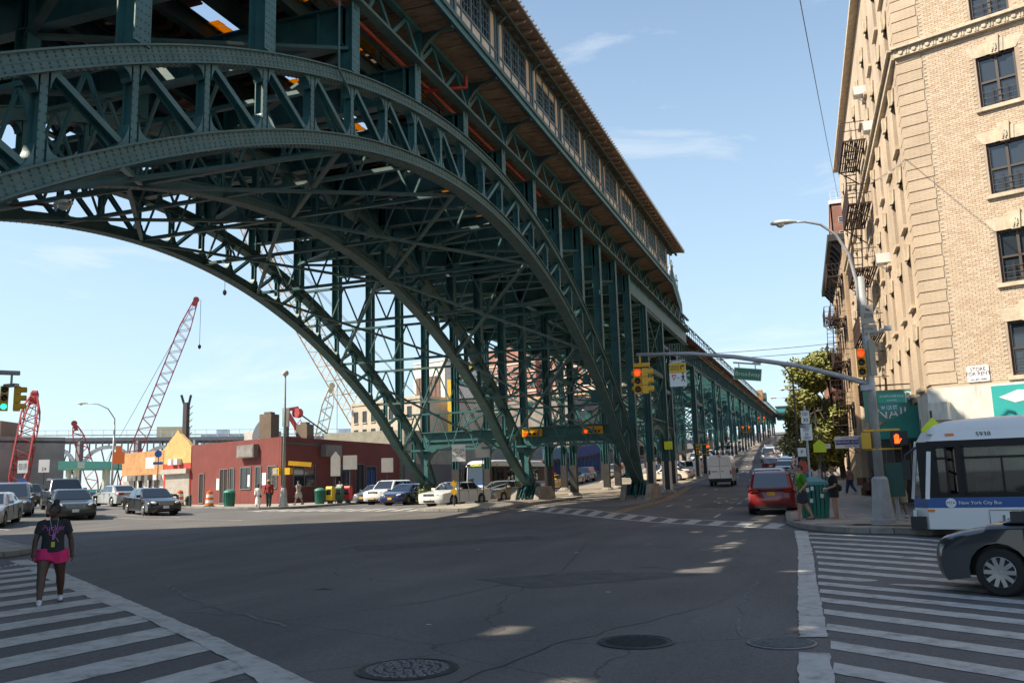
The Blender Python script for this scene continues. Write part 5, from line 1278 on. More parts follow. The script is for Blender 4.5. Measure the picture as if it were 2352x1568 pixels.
# ------------------------------------------------------------------ vehicles
rubber = mat('tyre rubber', (.02, .02, .02), .85); rimm = mat('alloy rim', (.42, .42, .43), .32, metal=.8); trim_b = mat('black trim', (.015, .015, .016), .5)
carglass = mat('car glass', (.012, .016, .018), .03, spec=1.0, coat=.6); lampc = mat('headlamp', (.75, .74, .70), .12, spec=.9); lampr = mat('tail lamp', (.42, .015, .012), .2); lampo = mat('indicator lamp', (.75, .20, .02), .25)
chrome = mat('chrome', (.6, .6, .6), .15, metal=1); plate_o = mat('orange licence plate', (.72, .36, .05), .6); plate_w = mat('white licence plate', (.7, .7, .7), .6); lit_h = mat('lit headlamp', (.9, .8, .6), .3, emit=(1, .85, .6), es=3.0)
def paint(n, c, metal=.0, rough=.32): return mat('car paint '+n, c, rough, metal=metal, coat=.8)
def sharp(me, a=38):
    me.polygons.foreach_set('use_smooth', [True]*len(me.polygons))
    try: me.set_sharp_from_angle(angle=R(a))
    except Exception: pass
_wheel = {}
def wheel_mesh(r, wd, spokes, rm):
    k = (r, wd, spokes, rm.name)
    if k in _wheel: return _wheel[k]
    X90 = Matrix.Rotation(R(-90), 3, 'X')       # axis z -> +y
    t = MB(); t.lathe((0, -wd/2, 0), [(r*.66, 0), (r*.9, 0), (r*.985, wd*.16), (r, wd*.3), (r, wd*.7), (r*.985, wd*.84), (r*.9, wd), (r*.66, wd)], 28, X90)
    me = t.mesh('wheel', rubber); sharp(me, 30)
    m = MB(); m.m = 1; m.lathe((0, wd/2-.09, 0), [(r*.05, 0), (r*.655, 0), (r*.655, .012)], 24, X90); m.m = 0
    m.lathe((0, wd/2-.08, 0), [(r*.60, .0), (r*.66, .0), (r*.67, .07), (r*.62, .085), (r*.60, .05)], 28, X90)
    m.lathe((0, wd/2-.04, 0), [(r*.16, 0), (r*.16, .03), (r*.09, .045)], 14, X90)
    for i in range(spokes):
        a = 2*math.pi*i/spokes; ca, sa = math.cos(a), math.sin(a)
        m.bar((r*.1*ca, wd/2-.01, r*.1*sa), (r*.62*ca, wd/2-.005, r*.62*sa), r*(.17 if spokes > 7 else .2), .03, (0, 1, 0))
    me2 = m.mesh('rim', [rm, trim_b]); sharp(me2, 30)
    _wheel[k] = (me, me2); return _wheel[k]
KIND = {
 'sedan': dict(L=4.85, W=1.84, H=1.45, wb=2.82, r=.325, prof=[(2.33, .2), (2.42, .42), (2.40, .60), (2.26, .76), (1.7, .88), (1.05, .96), (-1.5, 1.0), (-1.75, 1.02), (-2.28, 1.0), (-2.40, .82), (-2.42, .5), (-2.34, .22)], ws=(1.10, .30), rr=(-.95, -1.78), belt=.97),
 'big_sedan': dict(L=5.38, W=1.98, H=1.46, wb=2.91, r=.335, prof=[(2.6, .2), (2.69, .42), (2.68, .62), (2.60, .80), (1.9, .90), (1.15, .97), (-1.5, 1.0), (-1.9, 1.02), (-2.56, .99), (-2.66, .80), (-2.68, .5), (-2.6, .24)], ws=(1.18, .45), rr=(-.95, -1.68), belt=.98),
 'compact': dict(L=4.54, W=1.76, H=1.47, wb=2.60, r=.32, prof=[(2.16, .18), (2.25, .30), (2.275, .46), (2.255, .60), (2.17, .73), (1.95, .83), (1.5, .92), (1.15, .98), (-1.5, 1.03), (-1.7, 1.05), (-2.12, 1.03), (-2.24, .85), (-2.26, .5), (-2.18, .24)], ws=(1.28, .30), rr=(-.95, -1.72), belt=1.0),
 'suv': dict(L=4.85, W=1.92, H=1.76, wb=2.85, r=.37, prof=[(2.3, .28), (2.42, .5), (2.42, .72), (2.34, .98), (1.7, 1.08), (1.05, 1.14), (-2.2, 1.16), (-2.36, 1.1), (-2.41, .8), (-2.41, .5), (-2.3, .3)], ws=(1.12, .45), rr=(-2.0, -2.30), belt=1.12),
 'big_suv': dict(L=5.2, W=2.02, H=1.93, wb=3.0, r=.40, prof=[(2.48, .32), (2.58, .55), (2.59, .8), (2.52, 1.1), (1.8, 1.2), (1.15, 1.24), (-2.4, 1.26), (-2.54, 1.2), (-2.59, .85), (-2.59, .55), (-2.48, .34)], ws=(1.2, .65), rr=(-2.2, -2.46), belt=1.22),
 'minivan': dict(L=5.1, W=1.96, H=1.76, wb=3.0, r=.345, prof=[(2.4, .22), (2.53, .42), (2.53, .6), (2.42, .8), (2.0, .95), (1.6, 1.05), (-2.35, 1.08), (-2.46, 1.0), (-2.54, .72), (-2.54, .42), (-2.44, .26)], ws=(1.7, .62), rr=(-2.18, -2.42), belt=1.04),
}
def car(name, label, kind, body, loc, rz, cat='car', group=None, spokes=7, plate=plate_o, hero=False, lit=False, rail=False, roofsign=None, head='c', zoff=0, scale=1):
    K = KIND[kind]; L, W, H, wb, r = K['L'], K['W'], K['H'], K['wb'], K['r']; prof = K['prof']; belt = K['belt']
    c = thing(name, label, cat, (loc[0], loc[1], g(loc[0], loc[1])+zoff), rz, group)
    # slope follows the street
    h = Vector((math.cos(rz), math.sin(rz))); dz = g(loc[0]+h.x*1.4, loc[1]+h.y*1.4)-g(loc[0]-h.x*1.4, loc[1]-h.y*1.4)
    c.rotation_euler = (0, -math.atan2(dz, 2.8), rz)
    # refine profile
    P = []
    nsub = 4 if hero else 3
    for i in range(len(prof)-1):
        for k in range(nsub):
            t = k/nsub; p0 = prof[max(0, i-1)]; p1 = prof[i]; p2 = prof[i+1]; p3 = prof[min(len(prof)-1, i+2)]
            cm = lambda a0, a1, a2, a3: .5*((2*a1)+(-a0+a2)*t+(2*a0-5*a1+4*a2-a3)*t*t+(-a0+3*a1-3*a2+a3)*t**3)
            P.append((cm(p0[0], p1[0], p2[0], p3[0]), cm(p0[1], p1[1], p2[1], p3[1])))
    P.append(prof[-1])
    S_ = [-1, -.985, -.94, -.84, -.6, -.3, 0, .3, .6, .84, .94, .985, 1]
    mb = MB(); rows = []
    for s in S_:
        a = abs(s); row = []
        for (x, z) in P:
            e = max(0, abs(x)-L*.33)/(L*.17); xx = x-math.copysign(.20*e*a**4, x)
            dd = (0 if a < .8 else .075*((a-.8)/.2)**2.2) if z > .5 else 0
            bulge = -.02*a*a if z > .8 else 0
            row.append((xx, s*W/2*(1-.03*e*a-(.035*max(0, (z-.75)/.3) if a == 1 else 0)), z-dd+bulge))
        rows.append(row)
    mb.grid(rows)
    ra = r+.065; wx = (wb/2+.02, -wb/2+.02)
    for sidx, sg in ((0, -1), (len(S_)-1, 1)):
        top = rows[sidx]; y = sg*W/2
        low = []; zs = .23 if H < 1.6 else .30
        for cx in reversed(wx):
            a0 = math.asin(min(.99, (r-zs)/ra)) if r > zs else 0
            for k in range(11):
                a = math.pi+a0-(math.pi+2*a0)*k/10; low.append((cx+ra*math.cos(a), y, r+ra*math.sin(a)))
        poly = list(top)+low
        mb.add(poly, [tuple(range(len(poly))) if sg > 0 else tuple(reversed(range(len(poly))))])
    me = mb.mesh('body', body); bm = bmesh.new(); bm.from_mesh(me); bmesh.ops.remove_doubles(bm, verts=bm.verts, dist=.002); bmesh.ops.recalc_face_normals(bm, faces=bm.faces); bm.to_mesh(me); bm.free(); sharp(me, 40)
    bd = link('body', me, c)
    mb = MB(); mb.box((0, 0, .42), (L*.9, W-.46, .36)); mb.build('underbody', trim_b, c)
    # greenhouse
    xb0, xt0 = K['ws']; xt1, xb1 = K['rr']; yb, yt = W/2-.07, W/2-.23; zb, zt = belt-.03, H
    rings = []
    for f in (0, .5, .88, 1.0):
        ff = f; z = zb+(zt-zb)*f-(.0); q = f**1.0
        x0 = xb0+(xt0-xb0)*q; x1 = xb1+(xt1-xb1)*q; y = yb+(yt-yb)*q
        if f == 1.0: x0 -= .16; x1 += .14; y -= .12
        rg = []
        cr_ = .13
        for (sx, sy) in ((1, -1), (1, 1), (-1, 1), (-1, -1)):
            xx = x0 if sx > 0 else x1
            for k in range(4):
                t = k/3; a = math.pi/2*t
                if (sx, sy) == (1, -1): px, py = math.sin(a), -math.cos(a)
                elif (sx, sy) == (1, 1): px, py = math.cos(a), math.sin(a)
                elif (sx, sy) == (-1, 1): px, py = -math.sin(a), math.cos(a)
                else: px, py = -math.cos(a), -math.sin(a)
                rg.append((xx-sx*cr_+px*cr_, sy*(y-cr_)+py*cr_, z))
        rings.append(rg)
    mb = MB(); mb.grid(rings, close=True); n = len(rings[0]); mb.add([(xx, yy, z+.03*(1 if True else 0)*0) for xx, yy, z in rings[-1]], [tuple(range(n))])
    me = mb.mesh('cabin', body); bm = bmesh.new(); bm.from_mesh(me); bmesh.ops.remove_doubles(bm, verts=bm.verts, dist=.001); bmesh.ops.recalc_face_normals(bm, faces=bm.faces); bm.to_mesh(me); bm.free(); sharp(me, 32); link('cabin', me, c)
    # panes: bilinear on the loft
    def G(f, u, side):   # f height 0..1 ; u along
        q = f; x0 = xb0+(xt0-xb0)*q; x1 = xb1+(xt1-xb1)*q; y = yb+(yt-yb)*q; z = zb+(zt-zb)*f
        if side == 'l': return Vector((x0+(x1-x0)*u, y+.008, z))
        if side == 'r': return Vector((x0+(x1-x0)*u, -y-.008, z))
        if side == 'f': return Vector((x0+.010, -(y)+2*y*u, z+.006))
        return Vector((x1-.010, -(y)+2*y*u, z+.004))
    def pane(nm, side, f0, f1, u0, u1, u0t=None, u1t=None, cc=None, m=carglass):
        u0t = u0 if u0t is None else u0t; u1t = u1 if u1t is None else u1t
        rws = []
        for k in range(4):
            f = f0+(f1-f0)*k/3; a = u0+(u0t-u0)*k/3; b = u1+(u1t-u1)*k/3
            rws.append([G(f, a+(b-a)*j/3, side) for j in range(4)])
        mb = MB(); mb.grid(rws); o = mb.build(nm, m, c)
        return o
    pane('windshield', 'f', .06, .90, .07, .93, .09, .91); pane('rear_window', 'b', .22 if 'sedan' in kind or kind == 'compact' else .12, .88, .1, .9)
    sedan = 'sedan' in kind or kind == 'compact'
    for sd_ in 'lr':
        if sedan:
            pane('side_window', sd_, .10, .86, .10, .47, .07, .46); pane('side_window', sd_, .10, .86, .50, .84, .49, .92)
        else:
            pane('side_window', sd_, .10, .88, .08, .36, .05, .36); pane('side_window', sd_, .10, .88, .385, .66); pane('side_window', sd_, .10, .88, .685, .95)
    # wheels
    wm, rm_ = wheel_mesh(r, .22, spokes, rimm)
    for cx in wx:
        for sg in (1, -1):
            o = bpy.data.objects.new('wheel', wm); col.objects.link(o); o.parent = c; o.location = (cx, sg*(W/2-.10), r)
            if sg < 0: o.rotation_euler = (0, 0, math.pi)
            q = bpy.data.objects.new('rim', rm_); col.objects.link(q); q.parent = o
            mb = MB(); mb.lathe((cx, sg*(W/2-.30), r), [(ra-.01, 0), (ra-.01, .1)], 20, Matrix.Rotation(R(-90), 3, 'X')); mb.build('wheel_well', trim_b, c)
    # lamps, grille, plates
    nose = max(p[0] for p in prof); tail = min(p[0] for p in prof); zl = prof[3][1]-.08
    for sg in (1, -1):
        mb = MB(); Mh = Matrix.Rotation(sg*R(50), 3, 'Z')@Matrix.Diagonal((.10, .27, .085)); xa = nose-.23
        mb.lathe((xa, sg*(W/2-.25), zl+.01), [(.05, -1), (.6, -.8), (.9, -.44), (1, 0), (.9, .44), (.6, .8), (.05, 1)], 16, Mh); o = mb.build('headlight', lit_h if lit and sg < 0 else lampc, c, smooth=True)
        mb = MB(); mb.lathe((nose-.50, sg*(W/2-.085), zl+.02), [(.05, -1), (.75, -.66), (1, 0), (.75, .66), (.05, 1)], 12, Matrix.Rotation(sg*R(70), 3, 'Z')@Matrix.Diagonal((.06, .14, .055))); mb.build('indicator', lampo, o, smooth=True)
        zt_ = .88 if sedan else 1.02
        mb = MB(); mb.prism([(tail+.07, sg*(W/2-.46), zt_-.09), (tail+.15, sg*(W/2-.12), zt_-.09), (tail+.15, sg*(W/2-.12), zt_+.08), (tail+.08, sg*(W/2-.46), zt_+.08)], (-.075, 0, 0)); mb.build('tail_light', lampr, c, fix=True)
        mb = MB(); mb.box((xb0-.28, sg*(W/2+.07), belt+.07), (.14, .2, .13)); mb.build('mirror', body if kind != 'suv' else trim_b, c)
        for xx in ((.12, -.85) if sedan else (.05, -.95)): mb = MB(); mb.box((xx, sg*(W/2+.003), belt-.13), (.2, .03, .035)); mb.build('door_handle', body, c)
        for xx in ((.98, -.08, -1.02) if sedan else (.95, -.12, -1.2)): mb = MB(); mb.box((xx, sg*(W/2-.006), .62), (.012, .02, .58)); mb.build('door_seam', trim_b, c)
        mb = MB(); mb.box((0, sg*(W/2-.005), .27 if sedan else .36), (wb-.85, .035, .09)); mb.build('sill', trim_b if not sedan else body, c)
    mb = MB(); mb.box((nose-.035, 0, zl-.02), (.06, W*.42, .15)); gl_ = mb.build('grille', chrome if head == 'c' else trim_b, c)
    mb = MB()
    for k in range(4): mb.box((nose-.0, 0, zl-.07+k*.035), (.02, W*.38, .012))
    mb.build('grille_bars', trim_b if head == 'c' else chrome, gl_)
    mb = MB(); mb.box((nose-.045, 0, .33), (.06, W*.42, .12)); mb.build('lower_grille', trim_b, c)
    mb = MB(); mb.box((nose+.02, 0, .47), (.02, .31, .15)); mb.build('licence_plate', plate, c)
    mb = MB(); mb.box((tail-.012, 0, .72 if sedan else .86), (.02, .31, .15)); mb.build('licence_plate', plate, c)
    mb = MB(); mb.box((tail+.03, 0, .33), (.08, W*.7, .1)); mb.build('rear_valance', trim_b, c)
    if rail:
        for sg in (1, -1): mb = MB(); mb.bar((xt0-.3, sg*(yt-.1), H+.05), (xt1+.2, sg*(yt-.1), H+.05), .05, .05); mb.build('roof_rail', trim_b, c)
    if roofsign:
        mb = MB(); mb.box((-.2, 0, H+.13), (.35, 1.1, .24)); mb.build('roof_sign', roofsign, c)
    if scale != 1: c.scale = (scale,)*3
    return c
silver = paint('silver', (.46, .45, .43), .5); gold = paint('champagne', (.36, .32, .27), .5); grey = paint('grey', (.16, .17, .18), .5); dgrey = paint('charcoal', (.032, .036, .045), .3); black = paint('black', (.009, .009, .011)); white_c = paint('white', (.78, .77, .74)); cream_c = paint('cream', (.62, .55, .46)); navy = paint('navy', (.012, .02, .085), .2); redc = paint('dark red', (.21, .012, .014), .15); redm = paint('maroon', (.13, .014, .016), .2); taxi = paint('taxi yellow', (.78, .42, .015)); bluec = paint('steel blue', (.10, .17, .28), .3); teal_c = paint('slate', (.09, .12, .13), .3)
E_ = R(-21); S_B = R(-90); N_ = R(91.7)
gW = 'cars queueing on the cross street'
car('sedan_car', 'black sedan with dark wheels leading the cars out of the cross street', 'sedan', black, (-36.1, 39.9), R(-30), group=gW, spokes=10, plate=plate_w)
car('sedan_car', 'long dark green-black sedan with upright chrome grille behind the walking woman', 'big_sedan', paint('dark green', (.03, .036, .034), .2), (-37.3, 35.4), R(-38), group=gW, plate=plate_w)
car('sedan_car', 'silver coupe with a glowing headlamp at the left edge', 'sedan', silver, (-36.2, 29.9), R(-52), group=gW, lit=True, spokes=5, head='b')
car('minivan', 'grey minivan with orange plate behind the silver coupe', 'minivan', grey, (-42.0, 36.0), R(-44), cat='minivan', group=gW)
car('sport_utility_vehicle', 'big black chrome-grilled utility vehicle behind the long dark sedan', 'big_suv', black, (-45.5, 42.6), R(-35), cat='suv', group=gW, rail=True)
car('sport_utility_vehicle', 'dark blue-grey utility vehicle farther back between the minivan and the big black one', 'suv', teal_c, (-52, 43.8), R(-36), cat='suv', group=gW)
car('sedan_car', 'dark sedan at the left frame edge behind the grey minivan', 'sedan', grey, (-47.5, 36.5), R(-36), group=gW)
car('sedan_car', 'silver-white sedan seen from behind beyond the black sedan', 'sedan', silver, (-48, 49.6), R(156), group=gW, plate=plate_w)
car('taxi_car', 'yellow taxi far back beside the black utility vehicle', 'sedan', taxi, (-58.5, 54.8), R(160), cat='taxi', group=gW, roofsign=signw)
car('sport_utility_vehicle', 'black utility vehicle far back left of the yellow taxi', 'suv', black, (-58.3, 51.2), R(-30), cat='suv', group=gW)
car('sedan_car', 'dark blue sedan parked at the white shop kerb', 'sedan', navy, (-60.5, 59.0), R(-20), group=gW)
gS = 'cars waiting on the west roadway'
car('sedan_car', 'white full-size sedan with chrome grille waiting by the traffic island', 'big_sedan', white_c, (-22.4, 51.2), R(-104), group=gS, plate=plate_w)
car('sedan_car', 'champagne full-size sedan waiting behind the white sedan', 'big_sedan', gold, (-22.5, 60.2), R(-104), group=gS, plate=plate_w)
car('sedan_car', 'navy blue sedan with kidney grille beside the white utility vehicle', 'sedan', navy, (-28.3, 56.2), R(-93), group=gS)
car('sport_utility_vehicle', 'white utility vehicle with slotted grille between grey and blue sedans', 'suv', white_c, (-31.6, 59.8), R(-93), cat='suv', group=gS, head='b')
car('sedan_car', 'grey sedan with orange plate nearest the news boxes', 'sedan', grey, (-34.4, 63.0), R(-92), group=gS)
car('taxi_car', 'yellow taxi beyond the middle pedestal by the blue hoarding', 'sedan', taxi, (-28.3, 90), R(-96), cat='taxi', group=gS, roofsign=lampr)
car('sedan_car', 'grey sedan parked by the blue hoarding, nearer one', 'sedan', grey, (-28.6, 99.5), R(-92), group=gS)
car('sport_utility_vehicle', 'blue-grey wagon parked by the blue hoarding, farther one', 'suv', bluec, (-28.9, 106), R(-92), cat='suv', group=gS)
car('sport_utility_vehicle', 'silver pickup-like utility vehicle driving down beyond the right pedestal', 'suv', silver, (-26.5, 113), R(-92), cat='suv', group=gS)
gN = 'cars on the uphill roadway'
car('minivan', 'dark red minivan stopped at the kerb, nearest on the right roadway', 'minivan', redc, (-2.5, 40.6), N_, cat='minivan', group=gN, spokes=5, rail=True)
car('sport_utility_vehicle', 'maroon utility vehicle driving uphill behind the white van', 'suv', redm, (-6.5, 105.5), N_, cat='suv', group=gN)
car('minivan', 'white passenger van uphill beside two crossing people', 'minivan', white_c, (-8.1, 129.5), N_, cat='van', group=gN, roofsign=white_c, scale=1.08)
gP = 'cars parked along the right kerb'
park = [('white tailgated utility vehicle parked just ahead of the red minivan', 'big_suv', white_c, 51.0), ('dark blue sedan parked third from the corner', 'sedan', navy, 57), ('black sedan parked fourth from the corner', 'sedan', black, 64.5), ('slate sedan parked fifth from the corner', 'sedan', teal_c, 71.5), ('steel blue sedan parked sixth from the corner', 'sedan', bluec, 79), ('silver sedan parked seventh from the corner', 'sedan', silver, 87), ('grey utility vehicle parked eighth from the corner', 'suv', grey, 95), ('steel blue utility vehicle parked ninth from the corner', 'suv', bluec, 103.5), ('silver sedan parked tenth from the corner by the tree', 'sedan', silver, 112), ('white sedan parked eleventh from the corner', 'sedan', white_c, 121), ('dark sedan parked farthest up the right kerb', 'sedan', dgrey, 131)]
for lb, k, m_, y in park: car({'sedan': 'sedan_car', 'suv': 'sport_utility_vehicle', 'big_suv': 'sport_utility_vehicle'}[k], lb, k, m_, (SX(y)-2.75, y), N_, cat='car', group=gP)
gU = 'cars parked under the trestle'
up_ = [('champagne sedan parked crosswise under the trestle, nearest of the row', 'big_sedan', cream_c, 97.0, 0), ('white hatch-back utility vehicle parked second under the trestle', 'suv', white_c, 100.6, 1), ('white boxy utility vehicle with dark windows parked third under the trestle', 'big_suv', white_c, 103.2, 0), ('cream minivan parked fourth under the trestle', 'minivan', cream_c, 108.5, 0), ('maroon sedan parked fifth under the trestle', 'sedan', redm, 112, 1), ('black sedan parked sixth under the trestle', 'sedan', black, 115.2, 0), ('white sedan parked seventh under the trestle', 'sedan', white_c, 121, 0), ('white utility vehicle parked eighth under the trestle', 'suv', white_c, 129, 1), ('silver sedan parked ninth under the trestle', 'sedan', silver, 133, 0), ('dark red sedan parked tenth under the trestle', 'sedan', redm, 136, 0), ('silver utility vehicle parked eleventh under the trestle', 'suv', silver, 147, 0), ('white sedan parked twelfth under the trestle', 'sedan', white_c, 152, 1), ('grey sedan parked thirteenth under the trestle', 'sedan', grey, 166, 0), ('white minivan parked fourteenth under the trestle', 'minivan', white_c, 170, 0), ('white sedan parked farthest up under the trestle', 'sedan', white_c, 185, 1)]
for lb, k, m_, y, f in up_: car({'sedan': 'sedan_car', 'big_sedan': 'sedan_car', 'suv': 'sport_utility_vehicle', 'big_suv': 'sport_utility_vehicle', 'minivan': 'minivan'}[k], lb, k, m_, (-16.9, y), R(172 if not f else -8), group=gU)
car('compact_car', 'dark grey compact car nosing across the crosswalk at the right edge', 'compact', dgrey, (3.74, 14.4), R(155), hero=True, spokes=10, plate=plate_w, head='b', scale=1.04)
# white cargo van ----------------------------------------------------
v = thing('cargo_van', 'tall white windowless cargo van driving uphill in the left lane', 'van', (-9.3, 82, g(-9.3, 82)), N_)
def roundbox(mb, x0, x1, w, z0, z1, r=.18, taper=.06):
    rings = []
    for (x, k) in ((x0, .94), (x0+.1, 1), (x1-.1, 1), (x1, .94)):
        rg = []
        for (y, z) in ((-w/2, z0), (w/2, z0), (w/2, z0+(z1-z0)*.5), (w/2-taper, z1-r), (w/2-taper-r*.4, z1-r*.25), (w/2-taper-r, z1), (-w/2+taper+r, z1), (-w/2+taper+r*.4, z1-r*.25), (-w/2+taper, z1-r), (-w/2, z0+(z1-z0)*.5)):
            rg.append((x, y*k, z0+(z-z0)*(k if z > z0+1 else 1)))
        rings.append(rg)
    mb.grid(rings, close=True); n = 10; mb.add(rings[0], [tuple(range(n))]); mb.add(rings[-1], [tuple(range(n-1, -1, -1))])
mb = MB(); roundbox(mb, -2.95, 1.2, 2.03, .45, 2.68); o = mb.build('cargo_body', white_c, v, fix=True); sharp(o.data, 30)
mb = MB(); mb.prism([(1.15, -.98, .45), (3.0, -.98, .45), (3.05, -.98, 1.0), (2.2, -.98, 1.25), (1.5, -.98, 2.1), (1.15, -.98, 2.5)], (0, 1.96, 0)); mb.build('cab', white_c, v, fix=True)
mb = MB(); mb.box((-2.97, 0, 1.6), (.03, .03, 2.0)); mb.box((-2.97, 0, 1.75), (.025, 1.85, .025)); mb.build('door_seam', grf, v)
mb = MB(); mb.box((-2.99, .45, 1.28), (.03, .5, .05)); mb.box((-2.99, -.2, 1.28), (.03, .2, .05)); mb.build('door_handle', trim_b, v)
mb = MB(); mb.box((-3.02, 0, .55), (.18, 1.98, .22)); mb.build('bumper', trim_b, v)
for sg in (1, -1):
    mb = MB(); mb.box((-2.96, sg*.92, 1.2), (.08, .14, .34)); mb.build('tail_light', lampr, v)
    mb = MB(); mb.box((1.75, sg*1.15, 1.35), (.12, .22, .4)); mb.build('mirror', trim_b, v)
    for x in (1.9, -1.75):
        wm, rm_ = wheel_mesh(.36, .24, 5, rimm); o = bpy.data.objects.new('wheel', wm); col.objects.link(o); o.parent = v; o.location = (x, sg*.9, .36); q = bpy.data.objects.new('rim', rm_); col.objects.link(q); q.parent = o
        if sg < 0: o.rotation_euler = (0, 0, math.pi)
mb = MB(); mb.box((-.1, 0, .5), (5.4, 1.7, .3)); mb.build('underbody', trim_b, v)
mb = MB(); mb.box((-2.98, .0, 2.6), (.08, .3, .07)); mb.build('stop_lamp', lampr, v)
# city buses ----------------------------------------------------------
bus_w = mat('bus white', (.74, .74, .73), .35, coat=.3); bus_b = mat('bus blue', (.012, .085, .30), .35, coat=.3); bus_k = mat('bus black band', (.010, .010, .011), .45, spec=.3)
seat_b = mat('bus interior', (.05, .07, .09), .7); pole_y = mat('yellow grab pole', (.7, .42, .03), .5)
busglass = mat('bus window glass', (.25, .30, .30), .02, trans=.9, spec=.5)
def bus(label, loc, rz, number, sign=None):
    b = thing('city_bus', label, 'bus', (loc[0], loc[1], g(*loc)), rz); Lb, Wb = 12.2, 2.6; hx = Lb/2
    def shell(nm, z0, z1, m, f0=0, f1=0, wn=0, sides=True):
        mb = MB(); pts = [(hx-.35-f0, -Wb/2, z0), (hx-f0, -Wb/2+.45, z0), (hx-f0, Wb/2-.45, z0), (hx-.35-f0, Wb/2, z0), (-hx, Wb/2, z0), (-hx, -Wb/2, z0)]
        pt2 = [(hx-.35-f1, -Wb/2+wn, z1), (hx-f1, -Wb/2+.45, z1), (hx-f1, Wb/2-.45, z1), (hx-.35-f1, Wb/2-wn, z1), (-hx, Wb/2-wn, z1), (-hx, -Wb/2+wn, z1)]
        n = 6; fs = [(i, (i+1) % n, n+(i+1) % n, n+i) for i in range(n)]+[tuple(range(n-1, -1, -1)), tuple(range(n, 2*n))]; mb.add(pts+pt2, fs); o = mb.build(nm, m, b, fix=True); return o
    shell('lower_body', .36, .88, bus_w); shell('blue_stripe', .88, 1.13, bus_b, -.004, -.004)
    # pillared window band: roof carried on black posts, glass between
    mb = MB()
    for sg in (1, -1):
        for x in (5.68, 4.95, 3.05, 2.45, .9, .75, -.9, -1.05, -2.7, -2.85, -4.5, -5.9): mb.box((x, sg*(Wb/2-.03), 1.82), (.42 if x in (5.68,) else .16 if x not in (2.75,) else .5, .055, 1.4))
        mb.box((2.75, sg*(Wb/2-.03), 1.82), (.55, .055, 1.4)); mb.box((0, sg*(Wb/2-.03), 1.17), (11.3, .056, .1)); mb.box((0, sg*(Wb/2-.03), 2.46), (11.3, .056, .16))
        mb.box((-5.2, sg*(Wb/2-.03), 1.82), (1.6, .05, 1.4))
    mb.box((-hx+.03, 0, 1.82), (.06, Wb-.1, 1.4)); mb.build('window_band', bus_k, b)
    for sg in (1, -1):
        for (x0, x1) in ((5.2, 5.5), (3.15, 4.88), (.98, 2.42), (-.82, .68), (-2.62, -1.12), (-4.42, -2.92)):
            mb = MB(); mb.box(((x0+x1)/2, sg*(Wb/2-.028), 1.8), (x1-x0, .012, 1.16)); w_ = mb.build('window', busglass, b)
            mb = MB()
            for xx in (x0+.03, x1-.03): mb.box((xx, sg*(Wb/2+.003), 1.8), (.06, .03, 1.2))
            for zz in (1.22, 2.1, 2.38): mb.box(((x0+x1)/2, sg*(Wb/2+.003), zz), (x1-x0, .03, .06))
            if x1-x0 > 1.2: mb.box(((x0+x1)/2, sg*(Wb/2+.003), 1.66), (.05, .03, .9))
            mb.build('frame', bus_k, w_)
    # windscreen and front
    mb = MB(); mb.prism([(hx-.02, -.86, 1.1), (hx-.02, .86, 1.1), (hx-.21, .86, 2.56), (hx-.21, -.86, 2.56)], (.02, 0, 0)); mb.build('windscreen', carglass, b, fix=True)
    for sg in (1, -1):
        mb = MB(); mb.add([(hx-.36, sg*1.30, 1.12), (hx-.0, sg*.86, 1.12), (hx-.19, sg*.86, 2.56), (hx-.52, sg*1.26, 2.56)], [(0, 1, 2, 3)]); mb.build('corner_glass', carglass, b)
        mb = MB(); mb.bar((hx+.01, sg*.86, 1.1), (hx-.18, sg*.86, 2.56), .09, .05, (0, 1, 0)); mb.bar((hx-.36, sg*1.3, 1.1), (hx-.52, sg*1.26, 2.56), .10, .06, (0, 1, 0)); mb.build('corner_pillar', bus_w, b)
    shell('roof', 2.54, 2.78, bus_w, .18, .32, .08)
    # roof fairing
    mb = MB(); prof = [(hx-.34, 2.72), (hx-.42, 2.84), (hx-.58, 2.95), (hx-.85, 3.04), (hx-1.3, 3.07), (hx-2.0, 3.1), (hx-3.2, 3.12), (0, 3.13), (-hx+.4, 3.13), (-hx+.1, 2.9), (-hx, 2.76)]
    rows = []
    for s in (-1, -.99, -.95, -.88, -.75, -.4, 0, .4, .75, .88, .95, .99, 1):
        k = math.sqrt(max(0, 1-max(0, (abs(s)-.7)/.3)**2.4)); pl_ = .22*abs(s)**4
        rows.append([(x-(pl_ if x > 0 else 0), s*(Wb/2-.07), 2.72+(z-2.72)*k) for x, z in prof])
    mb.grid(rows); o = mb.build('roof_fairing', bus_w, b, fix=True); sharp(o.data, 30)
    # bumper, mirrors, lamps
    mb = MB(); mb.box((hx-.1, 0, .52), (.36, 2.56, .3)); mb.build('bumper', trim_b, b)
    for sg in (1, -1):
        mb = MB(); mb.box((hx+.05, sg*1.42, 1.85), (.16, .22, .5)); mb.tube([(hx-.2, sg*1.25, 2.4), (hx+.05, sg*1.42, 2.2), (hx+.05, sg*1.42, 2.0)], .03, 6); mb.build('mirror', trim_b, b)
        mb = MB(); mb.box((hx-.42, sg*1.31, .82), (.16, .03, .06)); mb.build('marker_lamp', lampo, b)
        mb = MB(); mb.box((hx-1.0, sg*1.24, 2.68), (.2, .06, .07)); mb.build('marker_lamp', lampo, b)
        mb = MB(); mb.box((3.2-.6, sg*1.308, 1.01), (.2, .03, .09)); mb.build('marker_lamp', lampo, b)
        mb = MB(); mb.box((4.4, sg*1.303, .62), (.012, .02, .4)); mb.box((3.9, sg*1.303, .82), (1.0, .02, .012)); mb.box((3.4, sg*1.303, .62), (.012, .02, .4)); mb.box((4.1, sg*1.31, .62), (.05, .02, .16)); mb.build('hatch_seam', grf, b)
        mb = MB(); mb.box((hx-.02, sg*.95, .75), (.08, .35, .16)); mb.build('headlight', lampc, b)
